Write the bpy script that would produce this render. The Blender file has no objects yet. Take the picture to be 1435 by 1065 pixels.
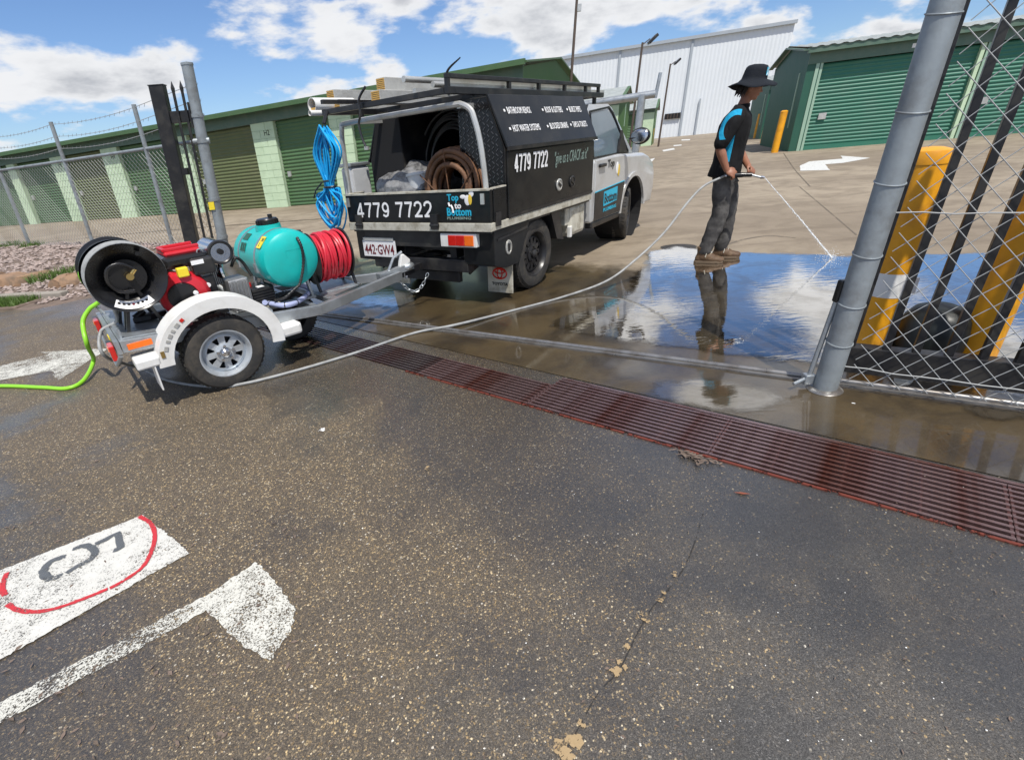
import bpy, bmesh, math, random
from mathutils import Vector, Matrix, noise
random.seed(7)
PI = math.pi
scene = bpy.context.scene
COL = scene.collection

# ------------------------------------------------------------------ camera
IW, IH, FPX, CAMH = 1435.0, 1065.0, 690.0, 1.46
HY, HS = 198.0, -0.10                      # vanishing line of the ground in the photograph


def ray(px, py):
    return Vector((px - IW / 2, py - IH / 2, FPX))


_d = ray(717.5, HY).cross(ray(1117.5, HY + 400 * HS)).normalized()
if _d.y < 0:
    _d = -_d
_Z = -_d
_Y = (Vector((0, 0, 1)) - _Z * _Z.z).normalized()
_X = _Y.cross(_Z)
RM = Matrix((_X, _Y, _Z))                  # image axes -> world axes


def G(px, py, z=0.0):
    """point on the level z that the pixel looks at"""
    r = RM @ ray(px, py)
    return Vector((0, 0, CAMH)) + r * ((z - CAMH) / r.z)


def D(px, py, dist):
    """point along a pixel at a horizontal distance"""
    r = RM @ ray(px, py)
    return Vector((0, 0, CAMH)) + r * (dist / math.hypot(r.x, r.y))


def VP(px, py, o, n):
    """pixel onto the upright plane through o with horizontal normal n"""
    r = RM @ ray(px, py)
    c = Vector((0, 0, CAMH))
    n = Vector((n[0], n[1], 0))
    return c + r * ((Vector(o) - c).dot(n) / r.dot(n))


cam_d = bpy.data.cameras.new('camera')
cam_d.sensor_width = 36
cam_d.lens = FPX / IW * 36
cam_d.clip_start = 0.05
cam_d.clip_end = 4000
cam = bpy.data.objects.new('camera', cam_d)
COL.objects.link(cam)
cx, cy, cz = RM @ Vector((1, 0, 0)), RM @ Vector((0, -1, 0)), RM @ Vector((0, 0, -1))
cam.matrix_world = Matrix(((cx.x, cy.x, cz.x, 0), (cx.y, cy.y, cz.y, 0), (cx.z, cy.z, cz.z, CAMH), (0, 0, 0, 1)))
scene.camera = cam

# ------------------------------------------------------------------ sky and sun
SUN = Vector((0.16, -0.46, 0.87)).normalized()
world = bpy.data.worlds.new('World')
scene.world = world
world.use_nodes = True
nt = world.node_tree
nt.nodes.clear()


def N(nt, t, ins=None, **kw):
    n = nt.nodes.new(t)
    for k, v in kw.items():
        setattr(n, k, v)
    for k, v in (ins or {}).items():
        if hasattr(v, 'is_output') or isinstance(v, bpy.types.NodeSocket):
            nt.links.new(v, n.inputs[k])
        else:
            n.inputs[k].default_value = v
    return n


def M_(nt, op, a, b=0.0, c=0.0, clamp=False):
    n = N(nt, 'ShaderNodeMath', {0: a, 1: b, 2: c}, operation=op)
    n.use_clamp = clamp
    return n.outputs[0]


def RAMP(nt, fac, stops, interp='LINEAR'):
    n = N(nt, 'ShaderNodeValToRGB', {0: fac})
    n.color_ramp.interpolation = interp
    e = n.color_ramp.elements
    while len(e) < len(stops):
        e.new(0.5)
    for i, (p, c) in enumerate(stops):
        e[i].position = p
        e[i].color = (c, c, c, 1) if isinstance(c, (int, float)) else (c[0], c[1], c[2], 1)
    return n.outputs[0]


def SS(nt, v, a, b):
    n = N(nt, 'ShaderNodeMapRange', {0: v, 1: a, 2: b, 3: 0.0, 4: 1.0}, interpolation_type='SMOOTHSTEP')
    return n.outputs[0]


def MIX(nt, f, a, b, blend='MIX'):
    n = N(nt, 'ShaderNodeMix', data_type='RGBA', blend_type=blend)
    for i, v in ((0, f), (6, a), (7, b)):
        if isinstance(v, bpy.types.NodeSocket):
            nt.links.new(v, n.inputs[i])
        elif i == 0:
            n.inputs[0].default_value = v
        else:
            n.inputs[i].default_value = (v[0], v[1], v[2], 1)
    return n.outputs[2]


SKY_STRENGTH = 0.10
sky = N(nt, 'ShaderNodeTexSky', sky_type='NISHITA', sun_disc=False)
sky.sun_elevation = math.asin(SUN.z)
sky.sun_rotation = math.atan2(SUN.x, SUN.y)
sky.air_density = 1.0
sky.dust_density = 0.3
sky.ozone_density = 3.0
tc = N(nt, 'ShaderNodeTexCoord')
sep = N(nt, 'ShaderNodeSeparateXYZ', {0: tc.outputs['Generated']})
zz = M_(nt, 'MAXIMUM', sep.outputs[2], 0.0)
den = M_(nt, 'ADD', zz, 0.50)
comb = N(nt, 'ShaderNodeCombineXYZ', {0: M_(nt, 'DIVIDE', sep.outputs[0], den), 1: M_(nt, 'DIVIDE', sep.outputs[1], den), 2: M_(nt, 'MULTIPLY', zz, 2.6)})
mapn = N(nt, 'ShaderNodeMapping', {0: comb.outputs[0], 1: (1.67, 13.45, 0.4)})
n1 = N(nt, 'ShaderNodeTexNoise', {0: mapn.outputs[0], 'Scale': 2.9, 'Detail': 10.0, 'Roughness': 0.55, 'Distortion': 0.1})
n2 = N(nt, 'ShaderNodeTexNoise', {0: mapn.outputs[0], 'Scale': 4.2, 'Detail': 6.0, 'Roughness': 0.6})
cl = SS(nt, n1.outputs[0], 0.478, 0.562)
thick = SS(nt, n1.outputs[0], 0.53, 0.68)
shade = M_(nt, 'MULTIPLY', thick, SS(nt, n2.outputs[0], 0.35, 0.65))
cloudcol = MIX(nt, shade, (7.4, 7.5, 7.7), (3.9, 4.1, 4.5))
skyc = MIX(nt, 1.0, sky.outputs[0], (0.76, 0.88, 1.08), 'MULTIPLY')
allsky = MIX(nt, cl, skyc, cloudcol)
bg = N(nt, 'ShaderNodeBackground', {0: allsky, 1: SKY_STRENGTH})
wo = N(nt, 'ShaderNodeOutputWorld', {0: bg.outputs[0]})

sl = bpy.data.lights.new('sun', 'SUN')
sl.energy = 4.2
sl.angle = math.radians(0.6)
sl.color = (1.0, 0.95, 0.87)
so = bpy.data.objects.new('sun', sl)
COL.objects.link(so)
so.location = (-8, -4, 20)
so.rotation_euler = SUN.to_track_quat('Z', 'Y').to_euler()

scene.view_settings.view_transform = 'Standard'
scene.view_settings.look = 'None'
scene.view_settings.exposure = 0.25
scene.view_settings.gamma = 1.0
scene.view_settings.use_curve_mapping = False

# ------------------------------------------------------------------ mesh helpers
SHEAR = {}
LEAN = Vector((0.134, -0.022))             # how far upright things lean per metre of height


def lean_local(k, rz):
    c, s = math.cos(-rz), math.sin(-rz)
    v = LEAN * k
    return (c * v.x - s * v.y, s * v.x + c * v.y)


def root_of(o):
    while o.parent:
        o = o.parent
    return o


class MB:
    def __init__(s):
        s.v, s.f = [], []

    def add(s, vs, fs):
        b = len(s.v)
        s.v += [Vector(p) for p in vs]
        s.f += [[i + b for i in q] for q in fs]
        return s

    def box(s, c, d, rot=None):
        hx, hy, hz = d[0] / 2, d[1] / 2, d[2] / 2
        vs = [Vector((x, y, z)) for x in (-hx, hx) for y in (-hy, hy) for z in (-hz, hz)]
        if rot is not None:
            vs = [rot @ p for p in vs]
        c = Vector(c)
        return s.add([p + c for p in vs], [(0, 1, 3, 2), (4, 6, 7, 5), (0, 4, 5, 1), (2, 3, 7, 6), (0, 2, 6, 4), (1, 5, 7, 3)])

    def box2(s, a, b):
        return s.box([(a[i] + b[i]) / 2 for i in range(3)], [abs(b[i] - a[i]) for i in range(3)])

    def beam(s, p0, p1, w, h, up=(0, 0, 1)):
        p0, p1 = Vector(p0), Vector(p1)
        d = (p1 - p0)
        L = d.length
        d = d / L
        up = Vector(up)
        sd = up.cross(d)
        if sd.length < 1e-4:
            sd = Vector((1, 0, 0)).cross(d)
        sd.normalize()
        u = d.cross(sd)
        R = Matrix((d, sd, u)).transposed()
        return s.box((p0 + p1) / 2, (L, w, h), R)

    def prism(s, poly, a, b, axis='y'):
        n = len(poly)
        mk = {'y': lambda p, t: (p[0], t, p[1]), 'x': lambda p, t: (t, p[0], p[1]), 'z': lambda p, t: (p[0], p[1], t)}[axis]
        vs = [mk(p, a) for p in poly] + [mk(p, b) for p in poly]
        fs = [list(range(n)), list(range(2 * n - 1, n - 1, -1))] + [(i, i + n, (i + 1) % n + n, (i + 1) % n) for i in range(n)]
        return s.add(vs, fs)

    def tube(s, pts, r, n=8, closed=False, caps=True):
        pts = [Vector(p) for p in pts]
        m = len(pts)
        rr = r if isinstance(r, (list, tuple)) else [r] * m
        t0 = (pts[1] - pts[0]).normalized()
        nrm = t0.orthogonal().normalized()
        vs, fs = [], []
        for i in range(m):
            if closed:
                t = (pts[(i + 1) % m] - pts[i - 1])
            else:
                t = pts[min(i + 1, m - 1)] - pts[max(i - 1, 0)]
            t = t.normalized() if t.length > 1e-9 else t0
            nrm = (nrm - t * nrm.dot(t))
            nrm = nrm.normalized() if nrm.length > 1e-6 else t.orthogonal().normalized()
            b = t.cross(nrm)
            for k in range(n):
                a = 2 * PI * k / n
                vs.append(pts[i] + (nrm * math.cos(a) + b * math.sin(a)) * rr[i])
        for i in range(m if closed else m - 1):
            j = (i + 1) % m
            for k in range(n):
                fs.append((i * n + k, i * n + (k + 1) % n, j * n + (k + 1) % n, j * n + k))
        if caps and not closed:
            fs.append(list(range(n - 1, -1, -1)))
            fs.append([(m - 1) * n + k for k in range(n)])
        return s.add(vs, fs)

    def cyl(s, p0, p1, r, r2=None, n=16):
        return s.tube([p0, p1], [r, r if r2 is None else r2], n)

    def lathe(s, prof, o=(0, 0, 0), axis=(0, 0, 1), n=24, closed=False):
        """prof: (radius, height) pairs"""
        o, ax = Vector(o), Vector(axis).normalized()
        u = ax.orthogonal().normalized()
        w = ax.cross(u)
        vs, fs = [], []
        m = len(prof)
        for r, h in prof:
            for k in range(n):
                a = 2 * PI * k / n
                vs.append(o + ax * h + (u * math.cos(a) + w * math.sin(a)) * max(r, 1e-4))
        for i in range(m if closed else m - 1):
            j = (i + 1) % m
            for k in range(n):
                fs.append((i * n + k, i * n + (k + 1) % n, j * n + (k + 1) % n, j * n + k))
        return s.add(vs, fs)

    def ell(s, c, r, nu=16, nv=10, rot=None):
        vs, fs = [], []
        c = Vector(c)
        for i in range(nv + 1):
            t = PI * i / nv
            for k in range(nu):
                a = 2 * PI * k / nu
                p = Vector((r[0] * max(math.sin(t), .01) * math.cos(a), r[1] * max(math.sin(t), .01) * math.sin(a), r[2] * math.cos(t)))
                vs.append(c + (rot @ p if rot is not None else p))
        for i in range(nv):
            for k in range(nu):
                fs.append((i * nu + k, (i + 1) * nu + k, (i + 1) * nu + (k + 1) % nu, i * nu + (k + 1) % nu))
        fs.append(list(range(nu)))
        fs.append([nv * nu + k for k in range(nu - 1, -1, -1)])
        return s.add(vs, fs)

    def loft(s, rings, n=16):
        """rings: (centre, rx, ry) or (centre, rx, ry, xaxis, yaxis)"""
        vs, fs = [], []
        for rg in rings:
            c = Vector(rg[0])
            xa = Vector(rg[3]) if len(rg) > 3 else Vector((1, 0, 0))
            ya = Vector(rg[4]) if len(rg) > 4 else Vector((0, 1, 0))
            for k in range(n):
                a = 2 * PI * k / n
                vs.append(c + xa * math.cos(a) * rg[1] + ya * math.sin(a) * rg[2])
        for i in range(len(rings) - 1):
            for k in range(n):
                fs.append((i * n + k, i * n + (k + 1) % n, (i + 1) * n + (k + 1) % n, (i + 1) * n + k))
        fs.append(list(range(n - 1, -1, -1)))
        fs.append([(len(rings) - 1) * n + k for k in range(n)])
        return s.add(vs, fs)

    def quad(s, a, b, c, d):
        return s.add([a, b, c, d], [(0, 1, 2, 3)])

    def build(s, name, mat, parent=None, smooth=False, bevel=0, fix=True):
        me = bpy.data.meshes.new(name)
        vs = s.v
        if parent is not None:
            sh = SHEAR.get(root_of(parent).name)
            if sh:
                vs = [Vector((p.x + sh[0] * p.z, p.y + sh[1] * p.z, p.z)) for p in vs]
        me.from_pydata([tuple(p) for p in vs], [], s.f)
        if fix:
            bm = bmesh.new()
            bm.from_mesh(me)
            bmesh.ops.recalc_face_normals(bm, faces=bm.faces)
            bm.to_mesh(me)
            bm.free()
        if smooth:
            me.polygons.foreach_set('use_smooth', [True] * len(me.polygons))
            me.set_sharp_from_angle(angle=math.radians(40 if smooth is True else smooth))
        me.materials.append(mat)
        o = bpy.data.objects.new(name, me)
        COL.objects.link(o)
        if parent is not None:
            o.parent = parent
        if bevel:
            b = o.modifiers.new('bevel', 'BEVEL')
            b.width = bevel
            b.segments = 2
            b.limit_method = 'ANGLE'
            b.angle_limit = math.radians(35)
        return o


def tag(o, label, cat, group=None, kind=None):
    o['label'] = label
    o['category'] = cat
    if group:
        o['group'] = group
    if kind:
        o['kind'] = kind
    return o


def struct(o, kind='structure'):
    o['kind'] = kind
    return o


def thing(name, label, cat, loc=(0, 0, 0), rz=0.0, group=None, lean=0.0):
    o = bpy.data.objects.new(name, None)
    COL.objects.link(o)
    o.empty_display_size = 0.2
    o.location = loc
    o.rotation_euler = (0, 0, rz)
    tag(o, label, cat, group)
    if lean:
        SHEAR[o.name] = lean_local(lean, rz)
    return o


def copy_tree(o, parent=None):
    c = o.copy()
    COL.objects.link(c)
    if parent is not None:
        c.parent = parent
    for ch in list(o.children):
        copy_tree(ch, c)
    return c


def share(name, src, parent, offset):
    """a further alike piece that shares the mesh of src"""
    o = bpy.data.objects.new(name, src.data)
    COL.objects.link(o)
    o.parent = parent
    o.location = offset
    return o


def text(body, mat, parent, o, xd, ud, w, h, depth=0.002, bold=0.0, name='lettering', shearx=0.0):
    """flat raised lettering fitted to w x h metres, lower-left corner at o"""
    cu = bpy.data.curves.new('t', 'FONT')
    cu.body = body
    cu.size = 1
    cu.offset = bold
    cu.shear = shearx
    cu.resolution_u = 2
    cu.fill_mode = 'BOTH'
    cu.extrude = 0.02
    ob = bpy.data.objects.new('t', cu)
    COL.objects.link(ob)
    dg = bpy.context.evaluated_depsgraph_get()
    me = bpy.data.meshes.new_from_object(ob.evaluated_get(dg))
    bpy.data.objects.remove(ob)
    bpy.data.curves.remove(cu)
    xs = [v.co.x for v in me.vertices]
    ys = [v.co.y for v in me.vertices]
    x0, x1, y0, y1 = min(xs), max(xs), min(ys), max(ys)
    o, xd, ud = Vector(o), Vector(xd).normalized(), Vector(ud).normalized()
    nd = xd.cross(ud)
    mb = MB()
    mb.v = [o + xd * ((v.co.x - x0) / (x1 - x0) * w) + ud * ((v.co.y - y0) / (y1 - y0) * h) + nd * ((v.co.z + 0.02) / 0.04 * depth) for v in me.vertices]
    mb.f = [list(p.vertices) for p in me.polygons]
    bpy.data.meshes.remove(me)
    return mb.build(name, mat, parent, fix=False)


def spline(pts, k=8):
    """Catmull-Rom through the points"""
    pts = [Vector(p) for p in pts]
    P = [pts[0] * 2 - pts[1]] + pts + [pts[-1] * 2 - pts[-2]]
    out = []
    for i in range(1, len(P) - 2):
        for j in range(k):
            t = j / k
            a, b, c, d = P[i - 1], P[i], P[i + 1], P[i + 2]
            out.append(0.5 * ((2 * b) + (c - a) * t + (2 * a - 5 * b + 4 * c - d) * t * t + (3 * b - a - 3 * c + d) * t ** 3))
    out.append(pts[-1])
    return out


# ------------------------------------------------------------------ materials
def lin(r, g=None, b=None):
    if g is None:
        r, g, b = r
    f = lambda c: (c / 255 / 12.92) if c / 255 <= 0.04045 else ((c / 255 + 0.055) / 1.055) ** 2.4
    return (f(r), f(g), f(b))


def mat(name, col, rough=0.5, metal=0.0, var=0.15, scale=6.0, bump=0.0, bscale=60.0, dirt=None, dirt_amt=0.5, dscale=3.0, spec=0.5, coat=0.0, rvar=0.1, stretch=None, trans=0.0):
    m = bpy.data.materials.new(name)
    m.use_nodes = True
    nt = m.node_tree
    b = nt.nodes['Principled BSDF']
    tc = N(nt, 'ShaderNodeTexCoord')
    vec = tc.outputs['Object']
    if stretch:
        vec = N(nt, 'ShaderNodeMapping', {0: vec, 3: stretch}).outputs[0]
    nz = N(nt, 'ShaderNodeTexNoise', {0: vec, 'Scale': scale, 'Detail': 5.0, 'Roughness': 0.6})
    c = MIX(nt, nz.outputs[0], [x * (1 - var) for x in col], [min(1, x * (1 + var)) for x in col])
    if dirt:
        nd = N(nt, 'ShaderNodeTexNoise', {0: vec, 'Scale': dscale, 'Detail': 7.0, 'Roughness': 0.65})
        df = M_(nt, 'MULTIPLY', SS(nt, nd.outputs[0], 0.42, 0.68), dirt_amt)
        c = MIX(nt, df, c, dirt)
    nt.links.new(c, b.inputs['Base Color'])
    nt.links.new(M_(nt, 'ADD', M_(nt, 'MULTIPLY', nz.outputs[0], rvar * 2), rough - rvar, clamp=True), b.inputs['Roughness'])
    b.inputs['Metallic'].default_value = metal
    b.inputs['Specular IOR Level'].default_value = spec
    b.inputs['Coat Weight'].default_value = coat
    b.inputs['Coat Roughness'].default_value = 0.08
    if trans:
        b.inputs['Transmission Weight'].default_value = trans
    if bump:
        nb = N(nt, 'ShaderNodeTexNoise', {0: vec, 'Scale': bscale, 'Detail': 4.0})
        bp = N(nt, 'ShaderNodeBump', {'Height': nb.outputs[0], 'Strength': bump, 'Distance': 0.01})
        nt.links.new(bp.outputs[0], b.inputs['Normal'])
    return m


M = {}
M['galv'] = mat('galvanised', (0.44, 0.47, 0.49), 0.42, 0.75, 0.25, 14, 0.15, 40, dirt=(0.25, 0.25, 0.24), dirt_amt=0.5)
M['wire'] = mat('dull_wire', (0.34, 0.35, 0.35), 0.6, 0.1, 0.15, 20)
M['galvpost'] = mat('galvanised_post', (0.30, 0.335, 0.355), 0.5, 0.35, 0.22, 9, 0.1, 60, dirt=(0.17, 0.17, 0.165), dirt_amt=0.6, dscale=6)
M['alu'] = mat('aluminium', (0.60, 0.60, 0.57), 0.38, 0.6, 0.12, 10, dirt=(0.32, 0.30, 0.25), dirt_amt=0.5)
M['alupaint'] = mat('dirty_cream_aluminium', (0.55, 0.53, 0.45), 0.5, 0.1, 0.12, 6, dirt=(0.22, 0.19, 0.13), dirt_amt=0.7, dscale=8)
M['black'] = mat('black_powder_coat', (0.012, 0.012, 0.014), 0.36, 0, 0.3, 8, dirt=(0.07, 0.065, 0.055), dirt_amt=0.45, dscale=5)
M['blackgloss'] = mat('black_panel', (0.008, 0.009, 0.010), 0.30, 0, 0.3, 5, dirt=(0.035, 0.033, 0.028), dirt_amt=0.4, dscale=4, spec=0.35)
M['blackplastic'] = mat('black_plastic', (0.012, 0.012, 0.013), 0.28, 0, 0.3, 10, rvar=0.08)
M['rubber'] = mat('tyre_rubber', (0.028, 0.027, 0.026), 0.75, 0, 0.35, 12, 0.25, 120, dirt=(0.10, 0.085, 0.065), dirt_amt=0.55, dscale=9)
M['hole'] = mat('dark_interior', (0.006, 0.006, 0.007), 0.8, 0, 0.3, 8)
M['white'] = mat('white_paint', (0.74, 0.74, 0.72), 0.42, 0, 0.06, 6, dirt=(0.42, 0.40, 0.35), dirt_amt=0.35, dscale=6)
M['letter'] = mat('white_vinyl', (0.82, 0.82, 0.82), 0.45, 0, 0.05, 30)
M['lettergrey'] = mat('grey_green_vinyl', (0.20, 0.27, 0.24), 0.5, 0, 0.3, 30)
M['tealvinyl'] = mat('blue_vinyl', (0.02, 0.42, 0.62), 0.4, 0, 0.08, 20)
M['yellowvinyl'] = mat('yellow_vinyl', (0.75, 0.52, 0.05), 0.45, 0, 0.1, 20)
M['silver'] = mat('silver_car_paint', (0.54, 0.55, 0.555), 0.32, 0.2, 0.05, 3, dirt=(0.27, 0.25, 0.21), dirt_amt=0.3, coat=0.7, rvar=0.02)
M['glass'] = mat('window_glass', (0.13, 0.17, 0.20), 0.05, 0, 0.2, 3, spec=1.0, rvar=0.02)
M['chrome'] = mat('polished_steel', (0.62, 0.62, 0.63), 0.16, 1.0, 0.1, 8, rvar=0.06)
M['castalu'] = mat('cast_aluminium', (0.36, 0.36, 0.36), 0.45, 0.8, 0.2, 20, 0.3, 80)
M['steelrim'] = mat('silver_rim', (0.52, 0.56, 0.60), 0.38, 0.5, 0.1, 12, dirt=(0.28, 0.26, 0.23), dirt_amt=0.45, dscale=9)
M['red'] = mat('red_shroud', (0.52, 0.018, 0.030), 0.33, 0, 0.12, 10)
M['redhose'] = mat('red_hose', (0.60, 0.022, 0.045), 0.42, 0, 0.12, 20, dirt=(0.25, 0.03, 0.03), dirt_amt=0.4, dscale=20)
M['redlens'] = mat('red_lens', (0.55, 0.018, 0.012), 0.2, 0, 0.25, 30, coat=0.5)
M['amber'] = mat('amber_lens', (0.85, 0.16, 0.015), 0.2, 0, 0.2, 30, coat=0.5)
M['teal'] = mat('teal_plastic_tank', (0.004, 0.45, 0.42), 0.36, 0, 0.10, 5, 0.06, 25, dirt=(0.02, 0.33, 0.30), dirt_amt=0.5, dscale=3)
M['greenhose'] = mat('lime_hose', (0.25, 0.60, 0.03), 0.4, 0, 0.12, 15)
M['bluehose'] = mat('blue_hose', (0.008, 0.34, 0.70), 0.38, 0, 0.15, 15)
M['greyhose'] = mat('grey_hose', (0.30, 0.31, 0.31), 0.5, 0, 0.15, 20, dirt=(0.13, 0.12, 0.11), dirt_amt=0.5, dscale=12)
M['lilac'] = mat('lilac_suction_hose', (0.36, 0.40, 0.60), 0.35, 0, 0.1, 15)
M['brownhose'] = mat('brown_ribbed_hose', (0.16, 0.075, 0.035), 0.62, 0, 0.3, 25, 0.5, 90, dirt=(0.06, 0.03, 0.016), dirt_amt=0.7, dscale=10)
M['brass'] = mat('brass', (0.58, 0.42, 0.16), 0.3, 1.0, 0.15, 20)
M['yellow'] = mat('yellow_bollard_paint', (0.80, 0.36, 0.010), 0.42, 0, 0.12, 5, dirt=(0.50, 0.20, 0.02), dirt_amt=0.5, dscale=4)
M['yellowtag'] = mat('yellow_sticker', (0.80, 0.62, 0.03), 0.45, 0, 0.05, 20)
M['greyvinyl'] = mat('weathered_grey_vinyl', (0.40, 0.40, 0.38), 0.6, 0, 0.2, 12, 0.25, 30, dirt=(0.24, 0.23, 0.21), dirt_amt=0.5, dscale=7)
M['timber'] = mat('yellow_timber_end', (0.60, 0.36, 0.09), 0.6, 0, 0.3, 40)
M['plasticwrap'] = mat('plastic_wrap', (0.20, 0.20, 0.20), 0.3, 0, 0.6, 16, 0.9, 22, dirt=(0.035, 0.035, 0.038), dirt_amt=0.95, dscale=9, spec=0.8)
M['doorgreen'] = mat('green_roller_door', (0.082, 0.158, 0.074), 0.45, 0, 0.12, 2.5, dirt=(0.13, 0.17, 0.08), dirt_amt=0.25, dscale=1.2, spec=0.3)
M['doorolive'] = mat('olive_roller_door', (0.120, 0.145, 0.066), 0.5, 0, 0.15, 2.5, dirt=(0.17, 0.17, 0.10), dirt_amt=0.35, dscale=1.5, spec=0.3)
M['doorteal'] = mat('teal_green_roller_door', (0.040, 0.175, 0.120), 0.42, 0, 0.10, 2.0, dirt=(0.085, 0.19, 0.14), dirt_amt=0.3, dscale=1.2, spec=0.35)
M['block'] = mat('pale_green_blockwork', (0.52, 0.66, 0.46), 0.8, 0, 0.08, 5, 0.3, 50, dirt=(0.34, 0.46, 0.30), dirt_amt=0.4, dscale=2)
M['roofgreen'] = mat('dark_green_steel', (0.060, 0.125, 0.050), 0.5, 0, 0.12, 3, dirt=(0.09, 0.14, 0.07), dirt_amt=0.4)
M['wallgreen'] = mat('green_cladding', (0.060, 0.140, 0.045), 0.5, 0, 0.1, 3, dirt=(0.09, 0.15, 0.06), dirt_amt=0.4)
M['fasciagreen'] = mat('grey_green_fascia', (0.085, 0.150, 0.110), 0.5, 0, 0.12, 3, dirt=(0.16, 0.19, 0.15), dirt_amt=0.4)
M['trimgreen'] = mat('pale_green_trim', (0.30, 0.44, 0.34), 0.5, 0, 0.1, 3)
M['tealdark'] = mat('dark_teal_cladding', (0.020, 0.095, 0.062), 0.5, 0, 0.12, 3)
M['lichen'] = mat('weathered_roof_sheet', (0.34, 0.37, 0.36), 0.6, 0, 0.2, 4, dirt=(0.18, 0.20, 0.18), dirt_amt=0.5)
M['whitewall'] = mat('white_cladding', (0.70, 0.74, 0.77), 0.5, 0, 0.04, 0.3, dirt=(0.60, 0.64, 0.66), dirt_amt=0.5, dscale=0.15)
M['seam'] = mat('grey_flashing', (0.36, 0.40, 0.44), 0.5, 0, 0.1, 2)
M['polesteel'] = mat('brown_grey_pole', (0.10, 0.075, 0.06), 0.6, 0.2, 0.3, 6)
M['rust'] = mat('wet_rusty_steel', (0.30, 0.20, 0.195), 0.20, 0.75, 0.3, 9, 0.3, 60, dirt=(0.16, 0.042, 0.022), dirt_amt=0.95, dscale=3, rvar=0.08, spec=0.9)
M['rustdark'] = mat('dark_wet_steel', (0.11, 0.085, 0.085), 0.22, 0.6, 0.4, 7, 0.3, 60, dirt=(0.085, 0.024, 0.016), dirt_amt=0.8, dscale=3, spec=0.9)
M['rustred'] = mat('rusty_angle_edge', (0.20, 0.036, 0.018), 0.5, 0.1, 0.4, 14, 0.4, 60, dirt=(0.08, 0.03, 0.02), dirt_amt=0.7, dscale=9)
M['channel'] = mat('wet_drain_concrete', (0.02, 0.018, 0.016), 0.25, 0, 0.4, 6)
M['rail'] = mat('wet_steel_rail', (0.30, 0.29, 0.28), 0.3, 0.7, 0.3, 10, dirt=(0.12, 0.09, 0.06), dirt_amt=0.6, dscale=6)
M['rock'] = mat('brown_boulder', (0.30, 0.185, 0.11), 0.8, 0, 0.35, 5, 0.8, 14, dirt=(0.10, 0.08, 0.06), dirt_amt=0.7, dscale=4)
M['gravel'] = mat('grey_pink_gravel', (0.34, 0.27, 0.24), 0.8, 0, 0.45, 14, dirt=(0.16, 0.14, 0.13), dirt_amt=0.6, dscale=8)
M['soil'] = mat('brown_soil', (0.17, 0.125, 0.10), 0.9, 0, 0.35, 6, 0.8, 40, dirt=(0.09, 0.07, 0.05), dirt_amt=0.6, dscale=5)
M['grass'] = mat('grass', (0.075, 0.135, 0.020), 0.6, 0, 0.4, 5)
M['kerb'] = mat('kerb_concrete', (0.30, 0.27, 0.23), 0.8, 0, 0.2, 6, 0.4, 50, dirt=(0.15, 0.13, 0.10), dirt_amt=0.6)
M['skin'] = mat('skin', (0.27, 0.115, 0.065), 0.5, 0, 0.08, 10)
M['shirt'] = mat('black_shirt_cloth', (0.008, 0.008, 0.009), 0.85, 0, 0.3, 12, 0.4, 60, spec=0.2)
M['shirtblue'] = mat('blue_shirt_panel', (0.012, 0.31, 0.52), 0.75, 0, 0.1, 12, spec=0.2)
M['jeans'] = mat('faded_grey_denim', (0.055, 0.053, 0.053), 0.85, 0, 0.3, 9, 0.6, 40, dirt=(0.15, 0.145, 0.138), dirt_amt=0.7, dscale=4.5, spec=0.2)
M['boot'] = mat('brown_work_boot', (0.085, 0.046, 0.022), 0.65, 0, 0.35, 14, 0.5, 50, dirt=(0.17, 0.115, 0.065), dirt_amt=0.5, dscale=14)
M['sole'] = mat('boot_sole', (0.12, 0.085, 0.055), 0.8, 0, 0.3, 14)
M['hat'] = mat('navy_hat_cloth', (0.013, 0.016, 0.022), 0.85, 0, 0.2, 14, 0.4, 90, spec=0.2)
M['hair'] = mat('dark_hair', (0.02, 0.011, 0.007), 0.6, 0, 0.3, 40, 0.6, 200)
M['wrapclear'] = mat('clear_white_bucket', (0.55, 0.56, 0.57), 0.35, 0, 0.15, 10, 0.3, 14)
M['paperwhite'] = mat('white_paper', (0.78, 0.78, 0.76), 0.7, 0, 0.08, 14)
M['leaf'] = mat('dry_leaf', (0.26, 0.075, 0.04), 0.6, 0, 0.3, 30)
M['barrel'] = mat('black_cover', (0.012, 0.016, 0.016), 0.45, 0, 0.3, 6)
M['maroon'] = mat('maroon_plate_paint', (0.16, 0.012, 0.02), 0.45, 0, 0.1, 20)


def checker():
    m = mat('black_checker_plate', (0.008, 0.008, 0.009), 0.22, 0.2, 0.3, 8)
    M['dash'] = mat('glint_tread_dash', (0.09, 0.09, 0.095), 0.25, 0.6, 0.6, 30)  # dashes coloured paler than the plate, standing for its glints
    return m


M['checker'] = checker()

# ------------------------------------------------------------------ ground materials
def pos_nodes(nt):
    g = N(nt, 'ShaderNodeNewGeometry')
    return g.outputs['Position']


def noise_n(nt, vec, scale, detail=5.0, rough=0.6, dist=0.0):
    return N(nt, 'ShaderNodeTexNoise', {0: vec, 'Scale': scale, 'Detail': detail, 'Roughness': rough, 'Distortion': dist}).outputs[0]


def lin_pos(nt, pos, a, b, c):
    """a*x + b*y + c"""
    s = N(nt, 'ShaderNodeSeparateXYZ', {0: pos})
    return M_(nt, 'ADD', M_(nt, 'ADD', M_(nt, 'MULTIPLY', s.outputs[0], a), M_(nt, 'MULTIPLY', s.outputs[1], b)), c)


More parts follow.
